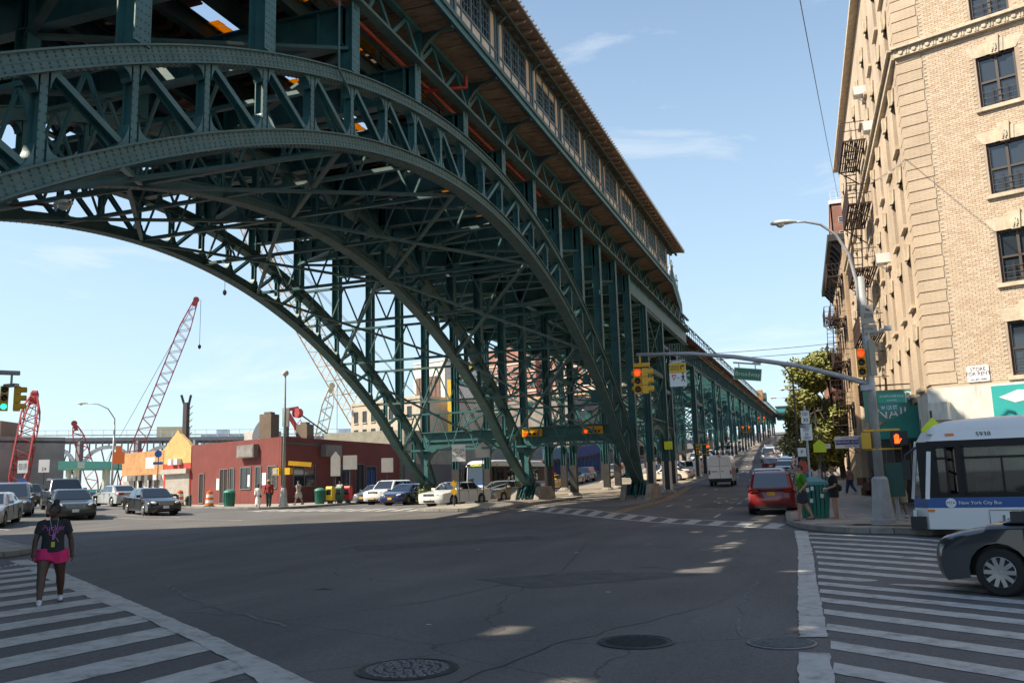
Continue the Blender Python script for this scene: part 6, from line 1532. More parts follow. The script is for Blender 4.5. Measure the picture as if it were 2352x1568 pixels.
        for x in (3.6-.2, -2.6):
            x = 2.45 if x > 0 else -3.4
            wm, rm_ = wheel_mesh(.48, .28, 8, rimm); o = bpy.data.objects.new('wheel', wm); col.objects.link(o); o.parent = b; o.location = (x, sg*1.18, .48); q = bpy.data.objects.new('rim', rm_); col.objects.link(q); q.parent = o
            if sg < 0: o.rotation_euler = (0, 0, math.pi)
        dx = -sg
        text('New York City Bus', .118, (4.58, sg*1.312, 1.0), (-sg, 0, 0), signw, b)
        mb = MB(); mb.lathe((5.22, sg*1.306, 1.0), [(.118, 0), (.118, .012)], 20, Matrix.Rotation(R(-90*sg), 3, 'X')); lg = mb.build('logo_disc', signw, b)
        text('MTA', .10, (5.22, sg*1.322, 1.0), (-sg, 0, 0), bus_b, lg)
        text(number, .17, (4.35, sg*1.272, 2.66), (-sg, 0, 0), trim_b, b)
    mb = MB(); mb.box((0, 0, .6), (11.6, 2.3, .5)); mb.build('chassis', trim_b, b)
    # interior
    mb = MB(); mb.box((-.3, 0, 1.0), (11, 2.3, .08)); mb.build('floor', seat_b, b); mb = MB(); mb.box((-.3, 0, 2.5), (11.2, 2.4, .05)); mb.build('ceiling', mat('bus ceiling', (.35, .36, .36), .7), b)
    for x in frange(-4.6, 3.4, .85):
        for sg in (1, -1): mb = MB(); mb.box((x, sg*.85, 1.35), (.42, .7, .12)); mb.box((x-.22, sg*.85, 1.65), (.07, .7, .6)); mb.build('seat', mat('bus seat blue', (.03, .08, .2), .7), b)
    for x in (4.3, 2.3, .3, -1.7): mb = MB(); mb.cyl((x, .35, 1.0), (x, .35, 2.48), .022, n=6); mb.cyl((x+.4, -.35, 1.0), (x+.4, -.35, 2.48), .022, n=6); mb.build('grab_pole', pole_y, b)
    mb = MB(); mb.box((4.5, .75, 1.55), (.5, .55, .12)); mb.box((4.22, .75, 1.95), (.12, .55, .8)); mb.build('driver_seat', seat_b, b)
    mb = MB(); mb.lathe((5.15, .75, 1.72), [(.2, 0), (.23, .03), (.2, .05)], 16, Matrix.Rotation(R(-25), 3, 'Y')); mb.build('steering_wheel', trim_b, b)
    if sign:
        mb = MB(); mb.box((hx-.17, 0, 2.62), (.1, 1.9, .28)); sg_ = mb.build('destination_sign', trim_b, b)
        text(sign, .2, (hx-.115, 0, 2.62), (0, 1, 0), mat('amber led', (.6, .6, .02), .5, emit=(.7, .75, .05), es=1.2), sg_)
    return b
bus('white city bus with blue stripe numbered 5938 nosing in behind the grey car', (8.1, 24.8), R(170), '5938')
bus('white city bus facing the camera behind the waiting sedans under the arches', (-29.2, 79.0), R(-97), '5938', 'M4 JAMAICA')
# ------------------------------------------------------------------ street furniture
galv = mat('galvanised pole', (.42, .42, .42), .5, metal=.2, var=.15, vs_=4); galv_d = mat('dark pole', (.05, .055, .055), .6); sig_y = mat('signal yellow', (.74, .40, .015), .45, var=.12)
lens_off = mat('unlit lens', (.03, .02, .015), .3); lens_r = mat('red signal light', (.8, .05, .01), .4, emit=(1, .035, .008), es=1.9); lens_g = mat('green signal light', (.02, .7, .5), .4, emit=(.02, .75, .55), es=1.3); lens_o = mat('hand signal light', (.9, .15, .02), .4, emit=(1, .07, .01), es=1.9)
sgn_g = mat('street sign green', (.012, .16, .085), .4); sgn_gb = mat('street sign bright green', (.01, .28, .20), .4); sgn_back = mat('sign back aluminium', (.50, .47, .43), .5, metal=.3, var=.15); sgn_y = mat('sign yellow', (.72, .40, .02), .5); sgn_l = mat('school sign lime', (.62, .70, .02), .5); sgn_brown = mat('faded sign', (.35, .31, .26), .6, var=.1)
def cobra(parent, p, d, s=1.):
    d = Vector(d).normalized(); mb = MB(); p = Vector(p); n = Vector((-d.y, d.x, 0)); rows = []
    for t, w, h in ((0, .05, .05), (.12, .09, .08), (.3, .16, .11), (.55, .17, .12), (.75, .12, .09), (.82, .03, .03)):
        rows.append([p+d*t*s+n*(w*s*math.cos(a))+Vector((0, 0, h*s*(.9 if math.sin(a) > 0 else .5)*math.sin(a))) for a in [2*math.pi*k/10 for k in range(10)]])
    mb.grid(rows, close=True); o = mb.build('lamp_head', panel_w, parent, smooth=True)
    mb = MB(); mb.lathe(p+d*.5*s+Vector((0, 0, -.15*s)), [(.04*s, 0), (.12*s, .05*s), (.14*s, .11*s)], 10); mb.build('lamp_lens', mat('lamp lens', (.6, .58, .5), .2), o)
def signal_head(parent, p, face, lit=None, n=3, s=1.0, horiz=False):
    """face: unit direction the lenses look"""
    f = Vector(face).normalized(); r_ = Vector((-f.y, f.x, 0)); p = Vector(p); up = Vector((0, 0, 1)) if not horiz else -r_
    B = Matrix((r_, f, Vector((0, 0, 1)))).transposed()
    mb = MB()
    for k in range(n): mb.box(p-up*(.3*s*k)-f*.09*s, (.27*s, .2*s, .285*s), M=B)
    h = mb.build('signal_head', sig_y, parent)
    cols_ = ['r', 'y', 'g', 'a'][:n]
    for k in range(n):
        c_ = p-up*(.3*s*k); Mx = Matrix((r_, Vector((0, 0, 1)).cross(r_)*0+Vector((0, 0, 1)), f)).transposed()
        m_ = {'r': lens_r, 'g': lens_g}.get(cols_[k]) if lit == cols_[k] else lens_off
        mb = MB(); mb.lathe(c_+f*.012*s, [(.1*s, 0), (.085*s, .012), (.03*s, .02)], 14, Mx); mb.build('lens', m_, h)
        mb = MB(); rows = []
        for d_ in (.0, .2):
            rows.append([c_+f*d_*s+(r_*math.cos(a)+Vector((0, 0, 1))*math.sin(a))*.125*s for a in [R(-30+240*j/12) for j in range(13)]])
        rows += [[c_+f*d_*s+(r_*math.cos(a)+Vector((0, 0, 1))*math.sin(a))*.118*s for a in [R(-30+240*j/12) for j in range(13)]] for d_ in (.2, .0)]
        mb.grid(rows); mb.build('visor', sig_y, h)
    return h
def panel(parent, nm, c_, w, h, xdir, m, shape=None, t=.012):
    x = Vector(xdir).normalized(); n = x.cross(Vector((0, 0, 1))).normalized(); u = Vector((0, 0, 1)) if abs(x.z) < 1e-6 else n.cross(x).normalized()
    pts = shape or [(-.5, -.5), (.5, -.5), (.5, .5), (-.5, .5)]
    mb = MB(); mb.prism([Vector(c_)+x*(a*w)+u*(b*h) for a, b in pts], -n*t); return mb.build(nm, m, parent, fix=True)
XR = (math.cos(R(5)), -math.sin(R(5))*0, 0)
PENT = [(-.5, -.5), (.5, -.5), (.5, .1), (0, .5), (-.5, .1)]; DIAM = [(0, -.5), (.5, 0), (0, .5), (-.5, 0)]
CAMF = lambda p: (Vector((0, 0, 0))-Vector((p[0], p[1], 0))).normalized()
# --- signal pole on the right corner
zg = g(1.33, 28.4)+.15
sp = thing('signal_pole', 'tall grey pole carrying lamp, signal mast arm and street signs at the right corner', 'signal pole', (1.33, 28.4, zg), worldspace=True)
mb = MB(); mb.lathe((1.33, 28.4, zg), [(.36, 0), (.36, .08), (.30, .1), (.23, 1.25), (.2, 1.3), (.15, 1.34)], 8); mb.build('base', galv, sp)
mb = MB(); mb.tube([(1.33, 28.4, zg+1.2), (1.33, 28.4, 7.75)], [.14, .10], 12); mb.build('pole', galv, sp, smooth=True)
mb = MB(); mb.tube([(1.22, 28.4, 6.5), (1.2, 28.4, 7.6), (1.05, 28.38, 8.5), (.72, 28.3, 9.15), (.3, 28.2, 9.5), (-.15, 28.1, 9.62), (-.5, 28.05, 9.64)], [.06, .055, .05, .045, .04, .035, .03], 8); mb.build('lamp_arm', galv, sp, smooth=True)
cobra(sp, (-.42, 28.06, 9.64), (-1, -.1, 0), .95)
arm = [(1.33, 28.4, 4.4), (.6, 28.35, 4.68), (-.66, 28.3, 5.1), (-2.6, 28.2, 5.52), (-4.0, 28.1, 5.72), (-5.7, 28.0, 5.8)]
mb = MB(); mb.tube(arm, [.085, .08, .075, .07, .062, .055], 10); mb.build('mast_arm', galv, sp, smooth=True)
f_ = CAMF((-5.6, 28)); mb = MB(); mb.box((-5.55, 28, 5.45), (.5, .12, .12)); mb.tube([(-5.6, 28, 5.8), (-5.6, 28, 5.4)], .03, 6); mb.build('signal_hanger', sig_y, sp)
signal_head(sp, (-5.70, 27.95, 5.2), f_, 'r', s=.93); signal_head(sp, (-5.38, 28.05, 5.2), (.97, .2, 0), None, s=.93); signal_head(sp, (-5.75, 28.2, 5.2), (-.95, .3, 0), None, s=.85)
signal_head(sp, (1.12, 28.2, 5.35), CAMF((1.1, 28)), 'r', s=.95)
mb = MB(); mb.box((1.2, 28.3, 4.3), (.34, .34, .16)); mb.build('clamp', galv, sp)
# yield sign
xs2 = Vector((.98, .15, 0)); yp = Vector((-4.4, 28.05, 5.06))
o = panel(sp, 'turning_vehicles_sign', yp, .53, .76, xs2, signw); nrm_ = xs2.cross(Vector((0, 0, 1))).normalized()
panel(sp, 'sign_top', yp+nrm_*.004+Vector((0, 0, .21)), .51, .32, xs2, sgn_y, t=.006)
text('TURNING\nVEHICLES', .1, yp+nrm_*.008+Vector((0, 0, .22))-xs2*.1, xs2, trim_b, o, squeeze=.72, ext=.001)
panel(sp, 'arrow', yp+nrm_*.008+xs2*.16+Vector((0, 0, .24)), .13, .13, xs2, trim_b, [(-.5, -.6), (-.25, -.6), (-.25, .15), (.1, .15), (.1, -.05), (.5, .3), (.1, .6), (.1, .42), (-.5, .42)], t=.004)
panel(sp, 'yield_triangle', yp+nrm_*.008-xs2*.13+Vector((0, 0, -.1)), .16, .2, xs2, mat('sign red', (.5, .06, .03), .5), [(0, -.5), (.5, .5), (-.5, .5)], t=.004); panel(sp, 'yield_triangle', yp+nrm_*.011-xs2*.13+Vector((0, 0, -.085)), .08, .1, xs2, signw, [(0, -.5), (.5, .5), (-.5, .5)], t=.004)
text('TO', .07, yp+nrm_*.008+Vector((0, 0, -.11))-xs2*0, xs2, trim_b, o, ext=.001)
mb = MB()
def wk(cx, cz, s, P, m=mb):
    for a, b, w in (((0, .62), (0, .3), .16), ((0, .3), (-.16, -.1), .09), ((0, .3), (.12, 0), .09), ((.12, 0), (.2, -.12), .08), ((0, .58), (.17, .38), .07), ((0, .58), (-.16, .36), .07)):
        m.bar(P+xs2*(cx+a[0]*s)+Vector((0, 0, cz+a[1]*s)), P+xs2*(cx+b[0]*s)+Vector((0, 0, cz+b[1]*s)), w*s, .004, nrm_)
    m.cyl(P+xs2*(cx+.02*s)+Vector((0, 0, cz+.78*s)), P+xs2*(cx+.02*s)+Vector((0, 0, cz+.78*s))+nrm_*.004, .1*s, n=10)
wk(.16, -.2, .3, yp+nrm_*.008); mb.build('walking_figure', trim_b, sp)
mb = MB(); mb.bar(yp+Vector((-.25, 0, .45)), yp+Vector((.25, 0, .45)), .04, .05); mb.tube([yp+Vector((0, 0, .45)), yp+Vector((0, .02, .72))], .02, 6); mb.build('sign_bracket', galv, sp)
# Broadway sign
bx_ = Vector((.985, .1, -.13)).normalized(); bp_ = Vector((-2.23, 28.1, 4.93)); o = panel(sp, 'street_name_sign', bp_, .84, .38, bx_, mat('sign pale rim', (.55, .5, .38), .5)); bn_ = bx_.cross(Vector((0, 0, 1))).normalized()
panel(sp, 'street_name_face', bp_+bn_*.004, .80, .34, bx_, sgn_g, t=.006); text('Broadway', .19, bp_+bn_*.008, bx_, mat('sign lettering', (.62, .60, .45), .5), o, updir=bn_.cross(bx_)*-1 if False else (0, 0, 1), ext=.001)
mb = MB(); mb.bar(bp_-bx_*.42+Vector((0, 0, .34)), bp_+bx_*.42+Vector((0, 0, .34)), .04, .05)
for t in (-.25, .25): mb.bar(bp_+bx_*t+Vector((0, 0, .16)), bp_+bx_*t+Vector((0, 0, .34)), .03, .03)
mb.build('sign_bracket', galv, sp)
# truck route, local, boulevard, W 125
xs3 = Vector((.97, .22, 0)).normalized(); n3 = xs3.cross(Vector((0, 0, 1))).normalized()
P_ = Vector((1.40, 28.22, 6.53)); o = panel(sp, 'truck_route_sign', P_, .38, .58, xs3, sgn_brown); text('TRUCK\nROUTE', .085, P_+n3*.004+xs3*.04+Vector((0, 0, -.05)), xs3, galv_d, o, ext=.001)
mb = MB(); mb.box(P_+n3*.004+Vector((-.06, 0, .16)), (.13, .006, .07)); mb.box(P_+n3*.004+Vector((.05, 0, .14)), (.06, .006, .05)); mb.build('truck_symbol', galv_d, sp)
P_ = Vector((1.46, 28.22, 6.08)); o = panel(sp, 'local_sign', P_, .38, .26, xs3, sgn_brown); text('LOCAL', .085, P_+n3*.004+xs3*-.05, xs3, galv_d, o, ext=.001)
P_ = Vector((1.45, 28.24, 5.2)); panel(sp, 'pole_sign', P_, .3, 1.1, Vector((.6, .8, 0)), mat('grey green sign', (.2, .22, .19), .6))
P_ = Vector((1.86, 28.2, 3.95)); o = panel(sp, 'boulevard_sign', P_, .78, .28, xs3, sgn_gb); text('DR MARTIN LUTHER KING JR', .085, P_+n3*.004+Vector((0, 0, .05)), xs3, signw, o, squeeze=.62, ext=.001); text('BOULEVARD', .06, P_+n3*.004+Vector((0, 0, -.07)), xs3, signw, o, squeeze=.8, ext=.001)
P_ = Vector((1.76, 28.2, 3.66)); o = panel(sp, 'street_number_sign', P_, .56, .22, xs3, mat('street sign teal', (.008, .19, .17), .4)); text('W 125 ST', .155, P_+n3*.004, xs3, signw, o, squeeze=.72, ext=.001)
# pedestrian signals
mb = MB(); mb.box((1.95, 28.15, 2.75), (.46, .2, .42)); mb.build('hand_signal_box', trim_b, sp); mb = MB(); hp = Vector((1.88, 28.04, 2.72))
mb.box(hp+Vector((0, 0, -.05)), (.13, .01, .14))
for k, (dx, h_) in enumerate(((-.055, .1), (-.02, .13), (.015, .135), (.05, .11))): mb.box(hp+Vector((dx, 0, .02+h_/2)), (.026, .01, h_))
mb.bar(hp+Vector((.06, 0, -.08)), hp+Vector((.12, 0, .02)), .03, .01, (0, 1, 0)); mb.build('raised_hand', lens_o, sp)
mb = MB(); mb.box((1.05, 28.3, 2.72), (.26, .34, .48)); mb.box((1.5, 28.3, 3.02), (1.0, .05, .06)); mb.box((1.5, 28.3, 2.46), (1.0, .05, .05)); mb.build('signal_housing', sig_y, sp)
mb = MB(); mb.tube([(1.45, 28.4, 5.9), (1.9, 28.3, 6.05)], .05, 6); mb.box((1.95, 28.3, 6.07), (.2, .14, .14)); mb.build('camera', galv, sp)
cbx = thing('control_cabinet', 'dark green traffic control cabinet mounted behind the corner pole', 'cabinet', (1.75, 29.0, .4), worldspace=True)
mb = MB(); mb.box((1.78, 29.0, 1.55), (.5, .42, 1.0)); mb.build('cabinet', mat('cabinet green', (.03, .10, .08), .5), cbx); mb = MB(); mb.box((1.45, 28.95, 1.5), (.2, .3, .9)); mb.build('side_box', MATS['cabinet green'], cbx); mb = MB(); mb.cyl((1.78, 29.0, .4), (1.78, 29.0, 1.1), .06); mb.build('post', galv, cbx)
# --- left signal cluster hanging from an arm
ls = thing('hanging_signal', 'yellow traffic signals with green light hanging at the left edge', 'traffic signal', (-21.5, 14.5, 0), worldspace=True)
mb = MB(); mb.tube([(-24.0, 9.5, .0), (-24.0, 9.5, 5.0)], [.16, .12], 10); mb.build('pole', galv, ls); mb = MB(); mb.tube([(-24.0, 9.5, 4.6), (-22, 12.9, 4.85), (-19.75, 16.9, 4.95)], [.09, .075, .06], 8); mb.build('mast_arm', galv, ls)
mb = MB(); mb.tube([(-19.85, 16.75, 4.95), (-19.85, 16.75, 4.62)], .03, 6); mb.box((-19.85, 16.75, 4.62), (.4, .14, .08)); mb.build('signal_hanger', galv, ls)
fl = CAMF((-19.9, 16.7)); signal_head(ls, (-19.95, 16.65, 4.5), fl, 'g', s=.72); signal_head(ls, (-19.75, 16.95, 4.5), (.75, .66, 0), None, s=.72)
# --- lamp posts
def lamp_post(label, x, y, h, d, arm_=2.0, dark=False, hd=True, group='street lamps'):
    z = g(x, y)+.1; t = thing('street_lamp', label, 'street lamp', (x, y, z), group=group); m_ = galv_d if dark else galv
    mb = MB(); mb.lathe((0, 0, 0), [(.26, 0), (.24, .1), (.17, 1.0), (.12, 1.05)], 8); mb.build('base', m_, t)
    mb = MB(); mb.tube([(0, 0, 1.0), (0, 0, h-1.8)], [.1, .07], 8); mb.build('pole', m_, t, smooth=True); d = Vector(d).normalized()
    mb = MB(); mb.tube([(0, 0, h-2.2), (0, 0, h-1.3), tuple(d*arm_*.25+Vector((0, 0, h-.45))), tuple(d*arm_*.6+Vector((0, 0, h-.06))), tuple(d*arm_+Vector((0, 0, h)))], [.055, .05, .045, .04, .035], 8); mb.build('lamp_arm', m_, t, smooth=True)
    cobra(t, d*arm_*.97+Vector((0, 0, h)), d); return t
lamp_post('grey street lamp leaning its arm left in front of the gas station', -56.2, 57.5, 8.6, (-.8, -.6, 0), 2.2)
lamp_post('tall dark street lamp rising behind the Broadway sign on the right sidewalk', -2.1, 66, 9.4, (-1, 0, 0), 2.0, dark=True)
lamp_post('white street lamp in front of the street tree', -1.0, 84, 8.4, (-1, 0, 0), 2.2)
lamp_post('street lamp farthest up the right sidewalk', -4.0, 132, 8.5, (-1, 0, 0), 2.4); lamp_post('street lamp beyond the tree, second farthest up the right sidewalk', -3.2, 108, 8.4, (-1, 0, 0), 2.3)
lamp_post('white street lamp behind the stucco warehouse arches', -33.2, 112, 9.0, (1, -.1, 0), 2.4)
zc_ = g(-35.2, 51.3)+.15
pl = thing('lamp_pole', 'slim tall grey pole with globe lamp at the red building corner', 'street lamp', (-35.2, 51.3, zc_), worldspace=True)
mb = MB(); mb.lathe((-35.2, 51.3, zc_), [(.34, 0), (.34, .08), (.28, .12), (.18, 1.2), (.12, 1.25)], 8); mb.build('base', galv, pl); mb = MB(); mb.tube([(-35.2, 51.3, zc_+1.2), (-35.2, 51.3, 9.6)], [.13, .06], 8); mb.build('pole', mat('green grey pole', (.23, .28, .25), .6, var=.2), pl, smooth=True)
mb = MB(); mb.lathe((-35.2, 51.3, 9.55), [(.08, 0), (.2, .08), (.24, .22), (.18, .36), (.05, .42)], 12); mb.build('lamp_head', panel_w, pl, smooth=True)
mb = MB(); mb.box((-35.65, 51.2, 3.0), (.5, .4, .5)); mb.build('pedestrian_signal', sig_y, pl); mb = MB(); mb.box((-35.72, 51.0, 3.0), (.34, .06, .36)); mb.build('signal_face', sgn_back, pl)
mb = MB(); mb.box((-34.8, 51.3, 3.0), (.4, .4, .45)); mb.build('pedestrian_signal', sig_y, pl); mb = MB(); mb.bar((-34.9, 51.4, 3.55), (-33.4, 51.9, 3.4), .2, .3); mb.build('signal_arm', sig_y, pl)
panel(pl, 'sign_back', (-35.2, 51.45, 6.7), .5, 1.3, (.9, .3, 0), sgn_back)
# small black under-viaduct lamp
ul = thing('viaduct_lamp', 'weathered cobra lamp hanging below the arches on the left', 'street lamp', (-16.2, 14.9, 8.4), worldspace=True)
mb = MB(); mb.tube([(-18.9, 15.6, 9.0), (-17.6, 15.2, 8.75), (-16.7, 15.0, 8.5)], .04, 6); mb.build('lamp_arm', rust, ul); cobra(ul, (-16.75, 15.0, 8.5), (.9, -.35, -.1), 1.0)
# signals fixed on the portal girder
for (x, lb) in ((-18.5, 'left one'), (-14.35, 'right one')):
    t = thing('girder_signal', 'horizontal yellow traffic signal with red light on the portal girder, %s' % lb, 'traffic signal', (x, 55.25, 4.7), worldspace=True, group='signals on the portal girder')
    signal_head(t, (x-.45, 55.05, 4.95), (.25, -.97, 0), 'r', 4, 1.0, horiz=True); mb = MB(); mb.box((x-.05, 55.28, 5.05), (1.4, .06, .5)); mb.build('back_plate', sig_y, t)
for (x, y, z, lb) in ((-13.6, 99.2, 5.2, 'yellow signals clamped to the third trestle column'), (-13.6, 156, 10.2, 'distant red signal on the trestle, lower one'), (-13.4, 192, 14, 'distant red signal on the trestle, higher one')):
    t = thing('trestle_signal', lb, 'traffic signal', (x, y, z), worldspace=True); signal_head(t, (x-.2, y-.4, z), (.1, -1, 0), None if y < 120 else 'r', s=1.1); signal_head(t, (x+.9, y-.4, z), (.1, -1, 0), 'r', s=1.1)
    mb = MB(); mb.box((x+.3, y-.2, z+.25), (1.5, .06, .08)); mb.box((x+.3, y-.2, z-.8), (1.5, .06, .08)); mb.build('bracket', sig_y, t)
# --- signs on posts
def post_sign(name, label, x, y, hpost, items, cat='sign', m_=galv_d, lift=.15, r_=.035):
    z = g(x, y)+lift; t = thing(name, label, cat, (x, y, z)); mb = MB(); mb.cyl((0, 0, 0), (0, 0, hpost), r_, n=6); mb.build('post', m_, t)
    for (nm, zc2, w, h, xd, mm, shp, txt) in items:
        xd = Vector(xd).normalized(); nn_ = xd.cross(Vector((0, 0, 1))).normalized(); o = panel(t, nm, nn_*.06+Vector((0, 0, zc2)), w, h, xd, mm, shp)
        if txt:
            for (s_, sz, dz2, mk, sq) in txt: text(s_, sz, nn_*.066+Vector((0, 0, zc2+dz2)), xd, mk, o, squeeze=sq, ext=.001)
    return t
xl = (.93, .36, 0)
post_sign('turn_sign', 'square white LEFT LANE MUST TURN LEFT sign on black post', -20.4, 47.2, 3.4, [('board', 2.95, .78, .98, xl, signw, None, [('LEFT LANE\nMUST\nTURN LEFT', .2, 0, trim_b, .72)])])
post_sign('object_marker', 'two yellow diamond markers on a short post on the island nose', -19.6, 44.6, 1.45, [('diamond', 1.2, .42, .42, xl, sgn_y, DIAM, None), ('diamond', .78, .42, .42, xl, sgn_y, DIAM, None)])
post_sign('pentagon_sign', 'blank back of a large pentagon sign on black post behind the island', -20.9, 52.2, 3.9, [('board', 3.3, .95, 1.0, xl, sgn_back, PENT, None)])
post_sign('pentagon_sign', 'blank back of a pentagon sign over the green litter bin', -36.0, 59.3, 3.6, [('board', 3.0, .75, 1.9, xl, sgn_back, [(-.5, -.5), (.5, -.5), (.5, .25), (0, .5), (-.5, .25)], None)])
post_sign('blank_sign', 'blank aluminium back of a square sign right of the pentagon', -35.6, 60.8, 3.6, [('board', 3.1, 1.1, 1.1, xl, sgn_back, None, None)])
post_sign('blank_sign', 'blank aluminium back of a square sign nearest the grey sedan', -35.4, 66.6, 3.4, [('board', 2.9, 1.0, 1.2, xl, sgn_back, None, None)])
post_sign('bus_stop_sign', 'round blue bus stop sign on slim post by the white shop', -48.0, 53.6, 4.2, [('disc', 3.9, .55, .55, xl, bus_b, [(.5*math.cos(k*.4488), .5*math.sin(k*.4488)) for k in range(14)], None), ('plate', 3.2, .75, .2, xl, bus_b, None, None)])
post_sign('work_sign', 'orange road work sign on post beside the gas station lamp', -55.5, 57.4, 4.6, [('board', 4.0, 1.0, 1.0, xl, mat('sign orange', (.55, .12, .02), .5), None, None), ('board', 4.75, .5, .5, xl, MATS['sign orange'], None, None)])
post_sign('gas_price_sign', 'white gas price board on post by the teal hoarding', -60.5, 52.6, 3.4, [('board', 3.0, .8, 1.0, xl, signw, None, [('REG 3.89\nPLUS 4.05\nSUP 4.23', .2, 0, trim_b, .8)]), ('board', 1.9, .7, .4, xl, bus_b, None, None)])
post_sign('open_hours_sign', 'white square 24 sign on post by the teal hoarding', -58.6, 52.9, 3.4, [('board', 3.0, .85, 1.0, xl, signw, None, [('24', .4, -.25, lampr, 1)])])
xn = (1, .05, 0)
post_sign('speed_limit_sign', 'SPEED LIMIT 30 signs stacked on a post beside the green bin', -.74, 33.4, 3.95, [('speed_sign', 3.52, .28, .46, xn, signw, None, [('SPEED\nLIMIT', .085, .11, trim_b, .95), ('30', .19, -.11, trim_b, 1)]),
  ('law_sign', 2.98, .40, .58, xn, signw, None, [('SPEED\nLIMIT', .085, .09, trim_b, 1), ('30', .13, -.07, trim_b, 1), ('UNLESS\nOTHERWISE\nPOSTED', .05, -.2, trim_b, 1)]), ('law_band', 3.21, .41, .12, xn, trim_b, None, [('NYC LAW', .085, 0, signw, 1)])], r_=.045, m_=galv)
post_sign('school_crossing_sign', 'lime school crossing pentagon behind the speed limit post', -.35, 35.6, 2.95, [('board', 2.55, .46, .5, xn, sgn_l, PENT, None)])
post_sign('no_parking_sign', 'white no parking sign with red ring low on the right sidewalk', -.98, 34.6, 2.6, [('board', 2.3, .3, .32, xn, signw, None, [('P', .2, 0, trim_b, 1)]), ('red_board', 1.75, .28, .42, xn, MATS['sign red'], None, None)])
post_sign('school_sign', 'lime yellow children sign on post above the bus', 2.75, 27.0, 3.2, [('board', 2.62, .6, .78, (.95, .1, 0), sgn_l, PENT, None)])
post_sign('one_way_sign', 'white one way arrow sign beyond the black-dressed woman', -.4, 60.5, 3.7, [('board', 3.0, .95, .3, xn, signw, None, [('ONE WAY', .14, 0, trim_b, 1)])])
cs = panel(via, 'school_crossing_plate', (-11.6, 67.3, 4.3), .62, .62, (.98, .2, 0), sgn_l)
# --- bins, boxes, barrels, hydrant
bin_g = mat('litter bin green', (.01, .13, .085), .5, var=.15); 
def bin_(label, x, y, s=1.):
    z = g(x, y)+.15; t = thing('litter_bin', label, 'litter bin', (x, y, z)); mb = MB(); mb.lathe((0, 0, 0), [(.32*s, 0), (.34*s, .04), (.37*s, .9*s), (.38*s, .95*s)], 16); b_ = mb.build('body', bin_g, t)
    for k in range(16): mb = MB(); a = k*math.pi/8; mb.bar((.335*s*math.cos(a), .335*s*math.sin(a), .05), (.385*s*math.cos(a), .385*s*math.sin(a), .9*s), .05, .03, (math.cos(a), math.sin(a), 0)); mb.build('slat', bin_g, b_)
    mb = MB(); mb.lathe((0, 0, .95*s), [(.40*s, 0), (.41*s, .05), (.36*s, .14), (.2*s, .22), (.05, .24)], 16); mb.build('lid', mat('bin lid green', (.04, .22, .16), .5), t); return t
bin_('round green litter bin in front of the red building doors', -39.4, 51.0); bin_('round green litter bin beside the news boxes', -36.2, 57.4)
for (x, y, m_, lb) in ((-35.6, 57.9, mat('news yellow', (.75, .5, .02), .5), 'yellow'), (-35.2, 58.6, MATS['cabinet green'], 'dark green'), (-34.9, 59.3, mat('news red', (.55, .03, .03), .5), 'red')):
    z = g(x, y)+.15; t = thing('news_box', lb+' newspaper box on the sidewalk by the red building', 'news box', (x, y, z)); mb = MB(); mb.box((0, 0, .7), (.5, .48, .9)); mb.prism([(-.25, -.24, 1.15), (-.25, .24, 1.15), (-.25, .16, 1.27), (-.25, -.16, 1.27)], (.5, 0, 0)); mb.build('box', m_, t, fix=True); mb = MB(); mb.box((0, -.245, .85), (.38, .02, .4)); mb.build('window', glass_d, t); mb = MB(); mb.box((0, 0, .12), (.3, .3, .26)); mb.build('foot', galv_d, t)
orng_b = mat('barrel orange', (.72, .16, .02), .5)
for (x, y, lb) in ((-44.4, 51.9, 'left of the hydrant'), (-42.2, 52.4, 'right of the hydrant')):
    z = g(x, y)+.15; t = thing('traffic_barrel', 'orange and white striped traffic barrel %s' % lb, 'barrel', (x, y, z)); mb = MB()
    for k in range(5): mb.m = k % 2; mb.lathe((0, 0, .08+.2*k), [(.30-.018*k, 0), (.285-.018*k, .2)], 14)
    mb.build('drum', [orng_b, signw], t); mb = MB(); mb.lathe((0, 0, 0), [(.4, 0), (.4, .06), (.3, .09)], 14); mb.build('base', rubber, t)
    mb = MB(); mb.box((0, 0, 1.12), (.2, .05, .08)); mb.build('handle', orng_b, t)
t = thing('fire_hydrant', 'small dark fire hydrant between the striped barrels', 'hydrant', (-43.0, 51.0, g(-43, 51)+.15)); mb = MB(); mb.lathe((0, 0, 0), [(.18, 0), (.18, .06), (.12, .08), (.12, .5), (.15, .52), (.14, .6), (.06, .72)], 12); mb.build('barrel', galv_d, t); mb = MB(); mb.cyl((-.2, 0, .42), (.2, 0, .42), .055); mb.cyl((0, -.2, .4), (0, 0, .4), .07); mb.build('nozzles', galv_d, t)
for x, y, lb in ((-43.6, 50.7, 'left'), (-42.4, 50.6, 'right')):
    t = thing('bollard', 'short dark steel bollard %s of the fire hydrant' % lb, 'bollard', (x, y, g(x, y)+.15)); mb = MB(); mb.lathe((0, 0, 0), [(.09, 0), (.09, .75), (.06, .8)], 10); mb.build('post', galv_d, t)
t = thing('dumpster', 'dark dumpster heaped with bags in front of the white shop', 'dumpster', (-50.5, 56.6, g(-50.5, 56.6)+.1), R(-21)); mb = MB(); mb.prism([(-1.1, -.6, .1), (1.1, -.6, .1), (1.1, -.75, 1.1), (-1.1, -.75, 1.1)], (0, 1.3, 0)); mb.build('tub', galv_d, t, fix=True); mb = MB(); mb.lathe((.1, 0, 1.0), [(.9, 0), (.7, .3), (.2, .45)], 8); mb.build('lid', trim_b, t)
